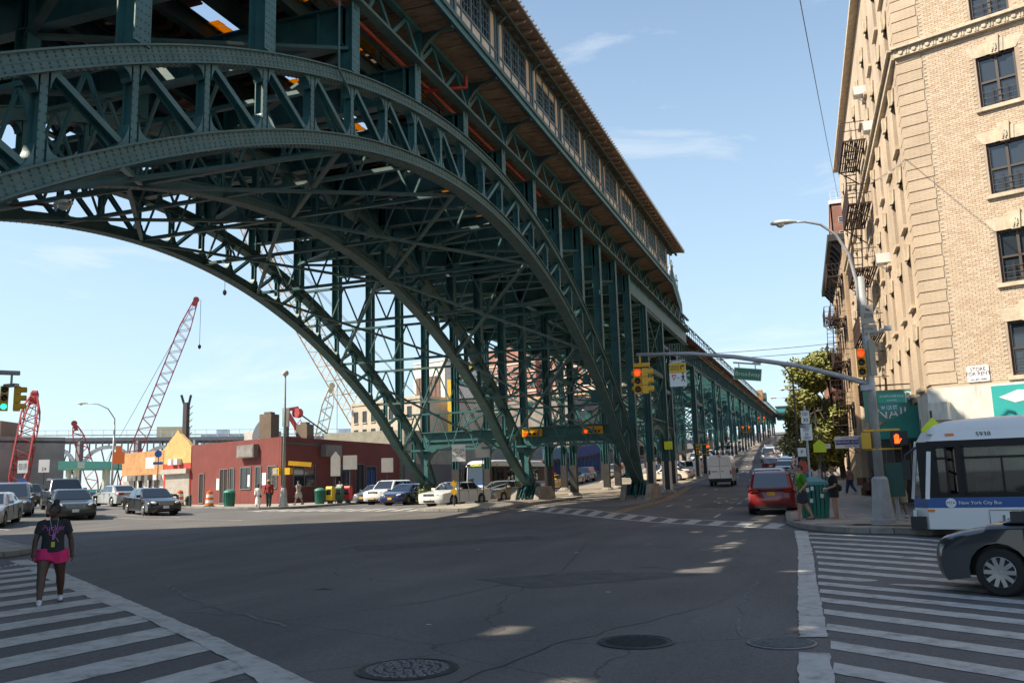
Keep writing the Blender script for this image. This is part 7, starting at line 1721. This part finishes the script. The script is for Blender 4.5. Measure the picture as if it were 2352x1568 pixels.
# green corrugated street bin beside the man
t = thing('recycling_bin', 'tall green corrugated litter bin with stickers behind the man in green', 'litter bin', (-.62, 31.6, g(-.6, 31.6)+.15), R(8))
mb = MB(); mb.prism([(-.36, -.36, 0), (.36, -.36, 0), (.36, .36, 0), (-.36, .36, 0)], (0, 0, .02)); mb.build('foot', trim_b, t)
for s_, (ax, ay) in enumerate(((0, -1), (1, 0), (0, 1), (-1, 0))):
    for k in range(6):
        mb = MB(); o_ = -.36+.06+k*.12; a = Vector((ax, ay, 0)); b_ = Vector((-ay, ax, 0)); mb.bar(a*.37+b_*o_+Vector((0, 0, .04)), a*.46+b_*o_*1.24+Vector((0, 0, 1.12)), .10, .04, a); mb.build('slat', mat('bin emerald', (.008, .17, .12), .45, var=.2), t)
mb = MB(); mb.lathe((0, 0, 1.12), [(.6, 0), (.58, .1), (.3, .22), (.1, .26)], 4, Matrix.Rotation(R(45), 3, 'Z')); mb.build('lid', mat('bin lid teal', (.08, .25, .25), .5), t)
for (x, z) in ((-.25, .95), (-.1, 1.0), (.2, .75), (-.15, .6), (.3, .95)): mb = MB(); mb.box((x, -.47, z), (.1, .015, .13)); mb.build('sticker', signw, t)
# stalls / junk outside the far shop
t = thing('street_junk', 'pile of crates and broken furniture outside the dim shop', 'junk', (2.2, 55.5, g(2.2, 55.5)+.15))
for k in range(9): mb = MB(); mb.box((random.uniform(-.6, .6), random.uniform(-1.2, 1.2), .25+.28*(k % 3)), (.6, .5, .45), random.uniform(0, 1)); mb.build('crate', rust if k % 2 else grf, t)
for k in range(4): mb = MB(); mb.bar((random.uniform(-.6, .6), random.uniform(-1, 1), .1), (random.uniform(-.6, .6), random.uniform(-1, 1), 1.5), .06, .04); mb.build('slat', rust, t)
# barriers by the hoarding
for k in range(4):
    t = thing('water_barrier', '%s plastic barrier by the blue hoarding, %s' % (('orange', 'white')[k % 2], ('first in the row', 'second in the row', 'third in the row', 'last in the row')[k]), 'barrier', (-29.8, 97+k*2.0, g(-29.8, 97+k*2))); mb = MB(); mb.prism([(-.3, -.9, 0), (.3, -.9, 0), (.12, -.9, .9), (-.12, -.9, .9)], (0, 1.8, 0)); mb.build('shell', orng_b if k % 2 == 0 else signw, t, fix=True); mb = MB(); mb.box((.16, 0, .45), (.1, 1.2, .14)); mb.build('recess', conc_d, t)
# manholes
iron_d = mat('cast iron', (.045, .045, .047), .55, metal=.4, var=.3, vs_=6); rim_l = mat('worn iron rim', (.16, .16, .165), .45, metal=.5, var=.3, vs_=8)
def manhole(label, x, y, r, style):
    t = thing('manhole_cover', label, 'manhole', (x, y, 0)); Z = .004
    mb = MB(); mb.lathe((0, 0, Z), [(r, 0), (r, .008), (r*.93, .012), (r*.92, .002)], 32); mb.build('ring', rim_l if style == 2 else iron_d, t)
    mb = MB(); mb.lathe((0, 0, Z), [(r*.90, 0), (r*.90, .006), (.01, .0061)], 32); mb.build('lid', iron_d, t)
    if style == 0:
        for ring, n in ((.18, 6), (.36, 12), (.55, 18), (.74, 26)):
            for k in range(n):
                a = 2*math.pi*k/n; mb = MB(); mb.lathe((r*ring*math.cos(a), r*ring*math.sin(a), Z+.006), [(r*.085, 0), (r*.075, .008), (r*.045, .008), (r*.035, .002)], 6, Matrix.Rotation(a, 3, 'Z')); mb.build('stud', rim_l, t)
    else:
        n = 11
        for i in range(-n, n+1):
            for j in range(-n, n+1):
                px_, py_ = i*r*.085, j*r*.085
                if math.hypot(px_, py_) < r*.8 and (i+j) % 2 == 0: mb = MB(); mb.box((px_, py_, Z+.009), (r*.1, r*.035, .006), R(35)); mb.build('stud', iron_d if style == 1 else rim_l, t)
manhole('large patterned manhole cover at the bottom of the road', -4.02, 7.95, .5, 0); manhole('dark manhole cover in the open road, the middle one of three', -2.16, 9.78, .42, 1); manhole('pale rimmed manhole cover breaking the crosswalk edge line', -.64, 10.0, .36, 2)
# litter
lit_m = mat('paper litter', (.6, .58, .55), .8)
for (x, y, s, sl) in ((-8.6, 13.8, .18, 0), (1.6, 36.5, .2, .15), (2.1, 36.9, .14, .15), (.9, 34, .12, .15), (2.6, 33.4, .13, .15), (.4, 29.3, .1, .15), (-6, 21, .07, 0), (-3.5, 14, .05, 0), (-9, 22, .06, 0), (-5, 10.5, .04, 0)):
    t = MB(); t.add([(x-s, y-s*.5, 0), (x+s, y-s*.4, 0), (x+s*.8, y+s*.5, 0), (x-s*.7, y+s*.4, 0), (x, y, s*.1)], [(0, 1, 4), (1, 2, 4), (2, 3, 4), (3, 0, 4), (3, 2, 1, 0)]); o = t.build('paper_scrap', lit_m if x != -8.6 else galv_d); o.location.z = g(x, y)+sl+(.028 if sl else .004); tag(o, {-8.6: 'flattened dark scrap lying in the road', 1.6: 'largest pale paper scrap on the right sidewalk', 2.1: 'paper scrap beside the largest one on the right sidewalk', .9: 'paper scrap behind the woman in black', 2.6: 'paper scrap near the building wall', .4: 'tiny paper scrap at the corner kerb', -6: 'tiny pale scrap in the middle of the road', -3.5: 'tiny pale scrap left of the right crosswalk', -9: 'tiny pale scrap toward the far left of the road', -5: 'tiny pale scrap above the large manhole cover'}[x], 'litter', 'scraps of litter')
# overhead wires
wire = mat('wire black', (.02, .02, .02), .6)
def wire_(label, a, b, sag, r_=.018):
    a, b = Vector(a), Vector(b); mb = MB(); mb.tube([a+(b-a)*t-Vector((0, 0, sag*4*t*(1-t))) for t in [k/16 for k in range(17)]], r_, 5); tag(mb.build('overhead_wire', wire), label, 'wire', 'overhead wires')
wire_('thin wire crossing the street behind the mast arm, upper one', (-14, 59.0, 10.3), (2.6, 59.9, 10.25), .25); wire_('thin wire crossing the street behind the mast arm, lower one', (-14, 59.4, 10.0), (2.6, 60.1, 9.8), .25)
wire_('single wire running high across the sky to the corner building', (2.2, 70, 23.0), (-.62, 4, 11.7), .35, .014)
# ------------------------------------------------------------------ trees
bark = mat('bark', (.16, .12, .085), .9, var=.4, vs_=5); lf1 = mat('leaf olive', (.23, .235, .055), .6, var=.3, vs_=1.5); lf2 = mat('leaf yellow green', (.29, .28, .075), .6, var=.3, vs_=1.5); lf3 = mat('leaf dark', (.10, .12, .03), .65)
def tree(label, x, y, h, rx, zc, seed, n=7000, ls=.2, name='street_tree', lean=0):
    rd_ = random.Random(seed); z = g(x, y); t = thing(name, label, 'tree', (x, y, z)); mb = MB()
    top = (lean*.8, 0, h*.62); mb.tube([(0, 0, 0), (lean*.1, .05, h*.15), (lean*.4, 0, h*.35), top], [.3, .24, .18, .07], 9)
    blobs = []
    for k in range(44):
        a = rd_.uniform(0, 6.283); u = rd_.uniform(-1, 1); rr = rx*math.sqrt(1-u*u)*rd_.uniform(.35, 1)
        c_ = Vector((lean+rr*math.cos(a), rr*math.sin(a), zc+u*(h-zc)*.92)); blobs.append((c_, rd_.uniform(.5, 1.0)*rx*.38))
    for c_, r2 in blobs[:16]:
        s_ = rd_.uniform(.25, .58); b0 = Vector((lean*.6*s_, 0, h*s_)); md_ = (b0+c_)/2+Vector((0, 0, .4)); mb.tube([b0, md_, c_], [.085, .05, .02], 5)
    mb.build('trunk', bark, t, smooth=True)
    lm = MB(); per = n//len(blobs)
    for c_, r2 in blobs:
        for k in range(per):
            v_ = Vector((rd_.gauss(0, 1), rd_.gauss(0, 1), rd_.gauss(0, 1))).normalized()*r2*rd_.uniform(.45, 1.12)**.7; p = c_+Vector((v_.x, v_.y, v_.z*.8))
            a = Vector((rd_.gauss(0, 1), rd_.gauss(0, 1), rd_.gauss(0, .6))).normalized(); b = a.orthogonal().normalized(); s_ = ls*rd_.uniform(.6, 1.2)
            lm.m = rd_.choices((0, 1, 2), (5, 3, 3))[0]; lm.add([p-a*s_, p+b*s_*.5, p+a*s_, p-b*s_*.5], [(0, 1, 2, 3)])
    lm.build('crown', [lf1, lf2, lf3], t); return t
tree('large olive green plane tree shading the right sidewalk', 1.05, 86, 11.4, 4.1, 6.3, 3, 26000, .22, lean=-1.4)
tree('smaller tree up the hill behind the plane tree', -1.6, 112, 8.6, 2.6, 5.4, 5, 5000, .2); tree('far tree at the top of the hill', -2.5, 262, 9, 5, 5, 8, 3000, .4)
tree('thin street tree beside the stucco warehouse', -37, 142, 8, 2.5, 5, 9, 2500, .25)
t = thing('weed_bush', 'straggly green weeds growing at the foot of the left arch', 'bush', (-26.3, 55.6, g(-26.3, 55.6))); lm = MB(); rd_ = random.Random(4)
for k in range(900):
    p = Vector((rd_.gauss(0, .45), rd_.gauss(0, .45), abs(rd_.gauss(.45, .35)))); a = Vector((rd_.gauss(0, 1), rd_.gauss(0, 1), rd_.gauss(.6, 1))).normalized(); b = a.orthogonal(); s_ = .09; lm.m = k % 3; lm.add([p-a*s_, p+b*s_*.4, p+a*s_, p-b*s_*.4], [(0, 1, 2, 3)])
lm.build('foliage', [lf1, lf2, lf3], t)
# teal signal house on the far viaduct
sh = thing('signal_house', 'small teal cabin standing on the far end of the viaduct', 'cabin', (-12.0, 258, 18), worldspace=True); mb = MB(); mb.box((-11.2, 262, 19.4), (4.4, 5, 3.6)); mb.build('wall', mat('teal cabin', (.06, .27, .27), .6), sh); mb = MB(); mb.box((-11.2, 262, 21.3), (5, 5.6, .25)); mb.build('roof', grf, sh); mb = MB(); mb.box((-13.4, 255, 18.7), (5, 16, .4)); mb.build('deck', steel, sh)
mb = MB(); mb.box((-12.7, 187, 18.4), (1.2, 1.2, 2.0)); sgb = thing('signal_cabinet', 'tan equipment cabinet on the viaduct walkway', 'cabinet', (-12.7, 187, 17.4), worldspace=True); mb.build('cabinet', orng, sgb); mb = MB(); mb.box((-12.0, 190, 18.2), (.8, 3, 1.6)); mb.build('cage', steel_g, sgb)
# ------------------------------------------------------------------ people
def ell_loft(mb, secs, n=14):
    """secs: (centre, rx(front-back), ry(side))"""
    rows = []
    for c_, a, b in secs: rows.append([Vector(c_)+Vector((a*math.cos(2*math.pi*k/n), b*math.sin(2*math.pi*k/n), 0)) for k in range(n)])
    mb.grid(rows, close=True); mb.add(rows[0], [tuple(range(n-1, -1, -1))]); mb.add(rows[-1], [tuple(range(n))])
def rem(o, vox, sm=4):
    m = o.modifiers.new('remesh', 'REMESH'); m.mode = 'VOXEL'; m.voxel_size = vox; m.use_smooth_shade = True
    s = o.modifiers.new('smooth', 'SMOOTH'); s.factor = .5; s.iterations = sm
def person(label, x, y, h, face, skin, top, bottom, hair, lift=0, legs=((12, 8), (-10, 18)), arms=((-12, 6, 15), (14, 6, 20)), head=0, shoes=None, female=False, heavy=0, bottomlen=1.0, sleeve=.5, bun=False, hat=None, longhair=False, skirt=False, vox=.02, fingers=False, bag=None, glasses=False, tophem=.50, group=None, barefoot=False, stance=0):
    t = thing('person', label, 'person', (x, y, g(x, y)+lift), face, group); S_ = lambda *v: tuple(k*h for k in v)
    fat = 1+heavy*.22
    shw = .108 if female else .125; hipw = .062*(1+heavy*.1)
    def leg_pts(sw, kn, sg):
        hp = Vector((0, sg*hipw*.9, .515)); a = R(sw); kp = hp+Vector((math.sin(a), sg*(.004+stance), -math.cos(a)))*.245; b = a-R(kn); ap = kp+Vector((math.sin(b), sg*stance*.4, -math.cos(b)))*.235; return hp, kp, ap, b
    L_ = [leg_pts(*legs[0], 1), leg_pts(*legs[1], -1)]
    drop = min(p[2].z for p in L_)-.038           # feet meet the ground
    off = Vector((0, 0, -drop))
    def arm_pts(sw, ab, el, sg):
        sp_ = Vector((0, sg*shw, .80)); a = R(sw); d = Vector((math.sin(a), sg*math.sin(R(ab)), -math.cos(a))).normalized(); ep = sp_+d*.172; a2 = a+R(el); d2 = Vector((math.sin(a2), sg*math.sin(R(ab*.3)), -math.cos(a2))).normalized(); wp = ep+d2*.145; return sp_, ep, wp, d2
    A_ = [arm_pts(*arms[0], 1), arm_pts(*arms[1], -1)]
    V = lambda v: (Vector(v)+off)*h
    mb = MB()
    # torso and neck
    ell_loft(mb, [(V((0, 0, .47)), .05*h*fat, .06*h*fat), (V((0, 0, .51)), .070*h*fat, .088*h*fat), (V((0, 0, .58)), .064*h*fat, .080*h*fat), (V((0, 0, .64)), .062*h*fat, .076*h*fat), (V((0, 0, .72)), .070*h*fat, .092*h), (V((0, 0, .78)), .064*h, .105*h), (V((-.004, 0, .815)), .048*h, .085*h), (V((-.002, 0, .835)), .035*h, .042*h), (V((.002, 0, .86)), .032*h, .032*h), (V((.006, 0, .885)), .032*h, .032*h)])
    # head
    hy = R(head); hc = V((.012, 0, .93)); hd = Vector((math.cos(hy), math.sin(hy), 0)); hs = Vector((-hd.y, hd.x, 0)); up = Vector((0, 0, 1))
    def HP(f, s, u): return hc+hd*(f*h)+hs*(s*h)+up*(u*h)
    rows = []
    for (u, a, b, cx) in ((-.066, .012, .014, .022), (-.056, .03, .028, .014), (-.035, .044, .037, .006), (-.01, .051, .043, .002), (.015, .055, .046, 0), (.04, .05, .043, -.003), (.058, .034, .031, -.004), (.066, .012, .012, -.004)):
        rows.append([HP(cx+a*math.cos(2*math.pi*k/14), b*math.sin(2*math.pi*k/14), u) for k in range(14)])
    mb.grid(rows, close=True); mb.add(rows[0], [tuple(range(13, -1, -1))]); mb.add(rows[-1], [tuple(range(14))])
    mb.tube([HP(.045, 0, .006), HP(.062, 0, -.014), HP(.05, 0, -.02)], [.006*h, .011*h, .008*h], 8)
    for s in (1, -1): mb.tube([HP(-.002, s*.044, .012), HP(-.008, s*.051, .0), HP(.0, s*.045, -.018)], [.007*h, .010*h, .006*h], 6)
    # limbs
    for (hp, kp, ap, b), sg in zip(L_, (1, -1)):
        mb.tube([V(hp+Vector((0, 0, .02))), V(hp+(kp-hp)*.35), V(hp+(kp-hp)*.8), V(kp), V(kp+(ap-kp)*.3), V(kp+(ap-kp)*.7), V(ap)], [k*h*(1+heavy*.18) for k in (.062, .056, .042, .036, .036, .026, .021)], 10)
        fd = Vector((math.cos(b), 0, math.sin(b)*.6)); mb.tube([V(ap+Vector((-.022, 0, -.018))), V(ap+Vector((.03, 0, -.02))), V(ap+Vector((.075, 0, -.027))), V(ap+Vector((.105, 0, -.03)))], [.021*h, .022*h, .018*h, .010*h], 8)
    for (sp_, ep, wp, d2), sg in zip(A_, (1, -1)):
        mb.tube([V(sp_+Vector((0, -sg*.03, .0))), V(sp_), V(sp_+(ep-sp_)*.5), V(ep), V(ep+(wp-ep)*.4), V(wp)], [k*h*(1+heavy*.12) for k in (.034, .034, .029, .024, .024, .016)], 9)
        # hand: palm, four fingers, thumb
        pd = d2; side = Vector((0, 1, 0)).cross(pd).normalized(); pm = wp+pd*.03
        ell = [V(wp), V(wp+pd*.02), V(wp+pd*.045)]
        mb.tube(ell, [.015*h, .022*h, .020*h], 8)
        for k in range(4):
            o_ = side*(-.018+.012*k); Lk = (.036, .044, .046, .038)[k]; cv = Vector((.25, -sg*.55, 0))
            p0 = wp+pd*.045+o_; p1 = p0+pd*Lk*.55; p2 = p1+(pd+cv*.9).normalized()*Lk*.5; mb.tube([V(p0), V(p1), V(p2)], [.0062*h, .0058*h, .0048*h], 6)
        th0 = wp+pd*.012+side*.014; mb.tube([V(th0), V(th0+side*.016+pd*.02), V(th0+side*.018+pd*.042)], [.008*h, .007*h, .0055*h], 6)
    o = mb.build('body', skin, t); rem(o, vox if not fingers else .0075, 3 if fingers else 4)
    # face
    mb = MB()
    for s in (1, -1): mb.lathe(HP(.049, s*.018, .006), [(.0035*h, -.003*h), (.0065*h, 0), (.0035*h, .003*h)], 8)
    mb.build('eyes', mat('eye white', (.55, .52, .5), .3), t); mb = MB()
    for s in (1, -1): mb.lathe(HP(.0535, s*.018, .006), [(.0025*h, -.002*h), (.0035*h, 0), (.0025*h, .002*h)], 8); mb.bar(HP(.052, s*.010, .018), HP(.049, s*.028, .017), .004*h, .003*h)
    mb.build('irises_and_brows', mat('dark hair brown', (.012, .008, .006), .6), t)
    mb = MB(); mb.tube([HP(.044, .014, -.037), HP(.0515, 0, -.035), HP(.044, -.014, -.037)], [.003*h, .006*h, .003*h], 6); mb.build('lips', mat('lips', (.22, .06, .05), .5), t)
    if glasses: mb = MB(); mb.box(HP(.054, .018, .006), (.006*h, .024*h, .016*h), hy); mb.box(HP(.054, -.018, .006), (.006*h, .024*h, .016*h), hy); mb.bar(HP(.053, .03, .008), HP(0, .047, .008), .004*h, .004*h); mb.bar(HP(.053, -.03, .008), HP(0, -.047, .008), .004*h, .004*h); mb.build('sunglasses', trim_b, t)
    # hair
    mb = MB(); rows = []
    for (u, a, b, cx) in ((-.03 if not longhair else -.09, .030, .034, -.028), (-.005, .043, .045, -.018), (.02, .056, .050, -.008), (.045, .055, .047, -.008), (.064, .038, .035, -.008), (.074, .012, .012, -.008)):
        rows.append([HP(cx+a*math.cos(2*math.pi*k/14), b*math.sin(2*math.pi*k/14), u) for k in range(14)])
    mb.grid(rows, close=True); mb.add(rows[0], [tuple(range(13, -1, -1))]); mb.add(rows[-1], [tuple(range(14))])
    if bun: mb.lathe(HP(-.02, 0, .088) if bun == 'top' else HP(-.062, 0, .005), [(.012*h, -.02*h), (.03*h, -.012*h), (.034*h, 0), (.028*h, .016*h), (.01*h, .026*h)], 10)
    o = mb.build('hair', hair, t); rem(o, .012, 2)
    if hat:
        mb = MB(); mb.lathe(HP(-.004, 0, .03), [(.105*h, 0), (.1*h, .006*h), (.056*h, .012*h), (.052*h, .05*h), (.02*h, .058*h)], 16); mb.build('hat', hat, t)
    # shirt
    e = .010*h; mb = MB()
    ell_loft(mb, [(V((0, 0, tophem)), .074*h*fat+e, .090*h*fat+e), (V((0, 0, .58)), .068*h*fat+e, .083*h*fat+e), (V((0, 0, .64)), .066*h*fat+e, .080*h*fat+e), (V((.004 if female else 0, 0, .72)), .076*h*fat+e, .094*h+e), (V((0, 0, .78)), .066*h+e, .106*h+e), (V((-.004, 0, .815)), .050*h+e, .088*h+e), (V((-.004, 0, .836)), .038*h+e*.6, .052*h+e*.5)])
    for (sp_, ep, wp, d2), sg in zip(A_, (1, -1)):
        if sleeve <= 1: q = sp_+(ep-sp_)*max(.15, sleeve); mb.tube([V(sp_+Vector((0, -sg*.04, .005))), V(sp_), V(q)], [.036*h+e, .038*h+e, .034*h+e], 10)
        else: mb.tube([V(sp_+Vector((0, -sg*.04, .005))), V(sp_), V(ep), V(ep+(wp-ep)*.92)], [.036*h+e, .037*h+e, .028*h+e, .02*h+e], 10)
    o = mb.build('shirt', top, t); rem(o, vox*.85, 3)
    # trousers / shorts / skirt
    mb = MB(); ell_loft(mb, [(V((0, 0, .465)), .058*h*fat+e*.6, .076*h*fat+e*.6), (V((0, 0, .51)), .072*h*fat+e*.7, .089*h*fat+e*.7), (V((0, 0, .56)), .068*h*fat+e*.6, .084*h*fat+e*.6)])
    if skirt: ell_loft(mb, [(V((0, 0, .10)), .12*h, .14*h), (V((0, 0, .3)), .10*h, .12*h), (V((0, 0, .52)), .07*h, .088*h)])
    else:
        for (hp, kp, ap, b), sg in zip(L_, (1, -1)):
            pts = [hp+Vector((0, 0, .02)), hp+(kp-hp)*.35, hp+(kp-hp)*.8, kp, kp+(ap-kp)*.3, kp+(ap-kp)*.7, ap+(kp-ap)*.02]; rs = [(k*(1+heavy*.18))*h+e*1.2 for k in (.064, .060, .050, .044, .040, .033, .030)]
            if bottomlen < 1:
                tot = [0]
                for a_, b_ in zip(pts[:-1], pts[1:]): tot.append(tot[-1]+(b_-a_).length)
                cut = bottomlen*tot[-1]; np_, nr_ = [], []
                for i_ in range(len(pts)):
                    if tot[i_] < cut: np_.append(pts[i_]); nr_.append(rs[i_]+(.012*h if i_ else 0))
                    else:
                        f__ = (cut-tot[i_-1])/(tot[i_]-tot[i_-1]); np_.append(pts[i_-1]+(pts[i_]-pts[i_-1])*f__); nr_.append(rs[i_-1]+(rs[i_]-rs[i_-1])*f__+.012*h); break
                pts, rs = np_, nr_
            mb.tube([V(p) for p in pts], rs, 12)
    o = mb.build('trousers' if bottomlen >= 1 and not skirt else ('skirt' if skirt else 'shorts'), bottom, t); rem(o, vox*.85, 3)
    for (hp, kp, ap, b), sg in zip(L_, (1, -1)):
        mb = MB()
        if barefoot: mb.box(V(ap+Vector((.04, 0, -.044))), (.15*h, .055*h, .012*h)); mb.build('sandal', shoes or trim_b, t)
        else:
            mb.tube([V(ap+Vector((-.03, 0, -.014))), V(ap+Vector((.0, 0, -.010))), V(ap+Vector((.04, 0, -.016))), V(ap+Vector((.09, 0, -.024))), V(ap+Vector((.118, 0, -.028)))], [.020*h, .027*h, .026*h, .023*h, .012*h], 10); o = mb.build('shoe', shoes or trim_b, t); rem(o, .009, 2)
            mb = MB(); mb.box(V(ap+Vector((.043, 0, -.043))), (.152*h, .05*h, .010*h)); mb.build('sole', trim_b, t)
    if bag: mb = MB(); mb.lathe(V((-.10, -.03, .58)), [(.03*h, -.06*h), (.055*h, -.03*h), (.06*h, .03*h), (.03*h, .07*h)], 10); mb.build('bag', bag, t); mb = MB(); mb.tube([V((-.085, -.02, .64)), V((-.03, .05, .84)), V((.06, .03, .76))], .010*h, 6); mb.build('strap', bag, t)
    t['_h'] = h; return t, V
sk_d = mat('skin deep brown', (.070, .032, .020), .5, var=.12, vs_=8); sk_m = mat('skin brown', (.19, .095, .055), .55); sk_l = mat('skin tan', (.42, .22, .145), .55, var=.1, vs_=8)
h_bl = mat('hair black', (.008, .007, .007), .5); h_br = mat('hair dark brown', (.03, .018, .012), .55); h_bd = mat('hair blond brown', (.16, .085, .04), .55)
def cloth(n, c, var=.18): return mat('cloth '+n, c, .9, var=var, vs_=5, bump=.2, bs=25)
t, V = person('woman in dark printed t-shirt and pink shorts walking over the crosswalk', -12.45, 11.5, 1.66, R(-42), sk_d, cloth('charcoal', (.020, .021, .027)), cloth('hot pink', (.62, .022, .13)), h_bl, legs=((-14, 12), (18, 2)), stance=.10, arms=((-10, 20, 12), (6, 17, 30)), head=-50, shoes=cloth('white shoe', (.62, .61, .66)), female=True, heavy=.8, bottomlen=.235, sleeve=.62, bun='top', vox=.014, fingers=True, tophem=.515)
pk = mat('print pink', (.42, .10, .30), .8); hh = 1.66
def chest_text(s_, sz, z, m_, sq):
    me = text_mesh(s_, sz, ext=.0, squeeze=sq)
    for v in me.vertices:
        y_, u_ = v.co.x, v.co.y; yy = y_/(.104*hh); zz = z+u_/hh; rx_ = interp(zz, [.58, .64, .72, .78], [.0675*1.22+.010, .0655*1.22+.010, .0755*1.22+.010, .066+.012])
        cx_ = interp(zz, [.64, .72, .78], [0, .004, 0]); p = V((cx_+rx_*math.sqrt(max(.05, 1-yy*yy*.9))+.006, 0, zz)); v.co = (p.x, y_, p.z+u_*0)
    me.materials.append(m_); link('print', me, t)
chest_text('Pucker', .125, .758, pk, 1.0); chest_text('UP', .125, .705, pk, 1.0)
mb = MB(); p0 = V((.098, 0, .655)); mb.box(p0+Vector((0, .0, .02)), (.008, .034, .085)); mb.build('print', pk, t); mb = MB(); mb.box(V((.096, 0, .595)), (.008, .055, .085)); mb.build('print', mat('print yellow', (.42, .38, .05), .8), t)
mb = MB(); mb.tube([V((.04, .04, .86)), V((.085, .03, .76)), V((.1, .005, .69)), V((.1, .05, .62))], .0016, 5); mb.tube([V((.04, -.04, .86)), V((.085, -.02, .76)), V((.1, .005, .69))], .0016, 5); mb.build('earphone_cord', signw, t)
FL = R(180)
person('man in green t-shirt and dark shorts with sunglasses stepping left at the corner', -.95, 29.9, 1.77, R(196), sk_l, cloth('green', (.055, .22, .015)), cloth('navy grey', (.035, .035, .05)), h_br, lift=.17, legs=((14, 4), (-17, 8)), arms=((-14, 26, 60), (-18, 8, 40)), head=-8, barefoot=True, bottomlen=.47, sleeve=.75, glasses=True, vox=.016)
person('woman in black t-shirt and shorts with bun and small black bag standing at the kerb', .02, 30.75, 1.67, R(186), sk_l, cloth('black', (.010, .010, .011)), cloth('black', (.01, .01, .011)), h_bd, lift=.17, legs=((3, 2), (-3, 4)), arms=((-6, 12, 75), (0, 10, 60)), head=4, barefoot=True, shoes=MATS['skin tan'], female=True, heavy=.55, bottomlen=.26, sleeve=.75, bun='back', bag=cloth('black bag', (.012, .012, .012)), vox=.016)
person('man in plaid shirt and jeans walking away near the shops', 1.0, 58.2, 1.72, R(150), sk_m, cloth('red plaid', (.36, .18, .17)), cloth('denim', (.035, .055, .11)), h_br, lift=.15, legs=((16, 4), (-14, 22)), arms=((-10, 12, 70), (-22, 8, 30)), sleeve=.8, shoes=cloth('white shoe', (.7, .7, .7)))
person('person in khaki shorts mostly hidden by the corner pole and cabinet', 1.95, 30.4, 1.7, R(100), sk_m, cloth('red top', (.4, .05, .04)), cloth('khaki', (.36, .27, .17)), h_bl, lift=.16, legs=((10, 4), (-14, 20)), sleeve=.4, bottomlen=.5, shoes=cloth('white shoe', (.7, .7, .7)))
person('person in bright blue shirt standing by parked cars behind the sign post', -1.5, 62, 1.72, R(-80), sk_m, cloth('bright blue', (.02, .25, .5)), cloth('dark green', (.02, .07, .06)), h_bl, lift=.15, sleeve=.7)
zz_ = .15
person('person in white robe and dark hat at the far kerb', -36.6, 50.4, 1.5, R(-60), sk_d, cloth('white robe', (.75, .73, .7)), cloth('white robe', (.75, .73, .7)), h_bl, lift=zz_, skirt=True, female=True, hat=cloth('hat dark', (.05, .045, .04)), sleeve=1.2, legs=((4, 2), (-4, 4)))
person('tall person in red scarf and straw hat carrying a yellow bag at the far kerb', -35.9, 50.6, 1.78, R(-70), sk_d, cloth('red shirt', (.28, .03, .025)), cloth('dark trousers', (.03, .045, .04)), h_bl, lift=zz_, hat=cloth('straw', (.5, .33, .13)), sleeve=1.2, bag=cloth('yellow bag', (.55, .42, .1)), legs=((3, 2), (-5, 6)))
person('man in grey shirt and pale shorts walking past the slim lamp pole', -36.6, 55.2, 1.76, R(175), sk_l, cloth('grey tee', (.33, .31, .28)), cloth('pale shorts', (.42, .42, .38)), h_br, lift=zz_, bottomlen=.48, sleeve=.7, legs=((18, 4), (-18, 14)), arms=((-20, 8, 20), (24, 8, 25)))
person('person in dark pink clothes half hidden by the slim lamp pole', -37.4, 54.5, 1.66, R(-20), sk_m, cloth('dark pink', (.3, .06, .09)), cloth('dark pink', (.3, .06, .09)), h_bl, lift=zz_, female=True, arms=((0, 10, 20), (20, 20, 100)))
person('person in pale shirt standing behind the pentagon sign', -37.6, 62.6, 1.7, R(-90), sk_m, cloth('pale shirt', (.5, .42, .36)), cloth('dark trousers', (.03, .045, .04)), h_bl, lift=zz_)
person('person in white crossing the street uphill, left of two', -6.6, 128.5, 1.7, R(180), sk_m, cloth('white tee', (.72, .72, .72)), cloth('pale shorts', (.42, .42, .38)), h_bl, legs=((16, 4), (-16, 14)), vox=.03)
person('person in dark clothes crossing the street uphill, right of two', -5.1, 130.2, 1.74, R(180), sk_d, cloth('dark tee', (.03, .03, .035)), cloth('white tee', (.72, .72, .72)), h_bl, bottomlen=.5, legs=((16, 4), (-18, 14)), vox=.03)
person('person in magenta cut by the left frame edge', -15.35, 11.9, 1.6, R(-30), sk_d, cloth('dark tee', (.03, .03, .035)), cloth('hot pink', (.62, .022, .13)), h_bl, female=True, bottomlen=.3)
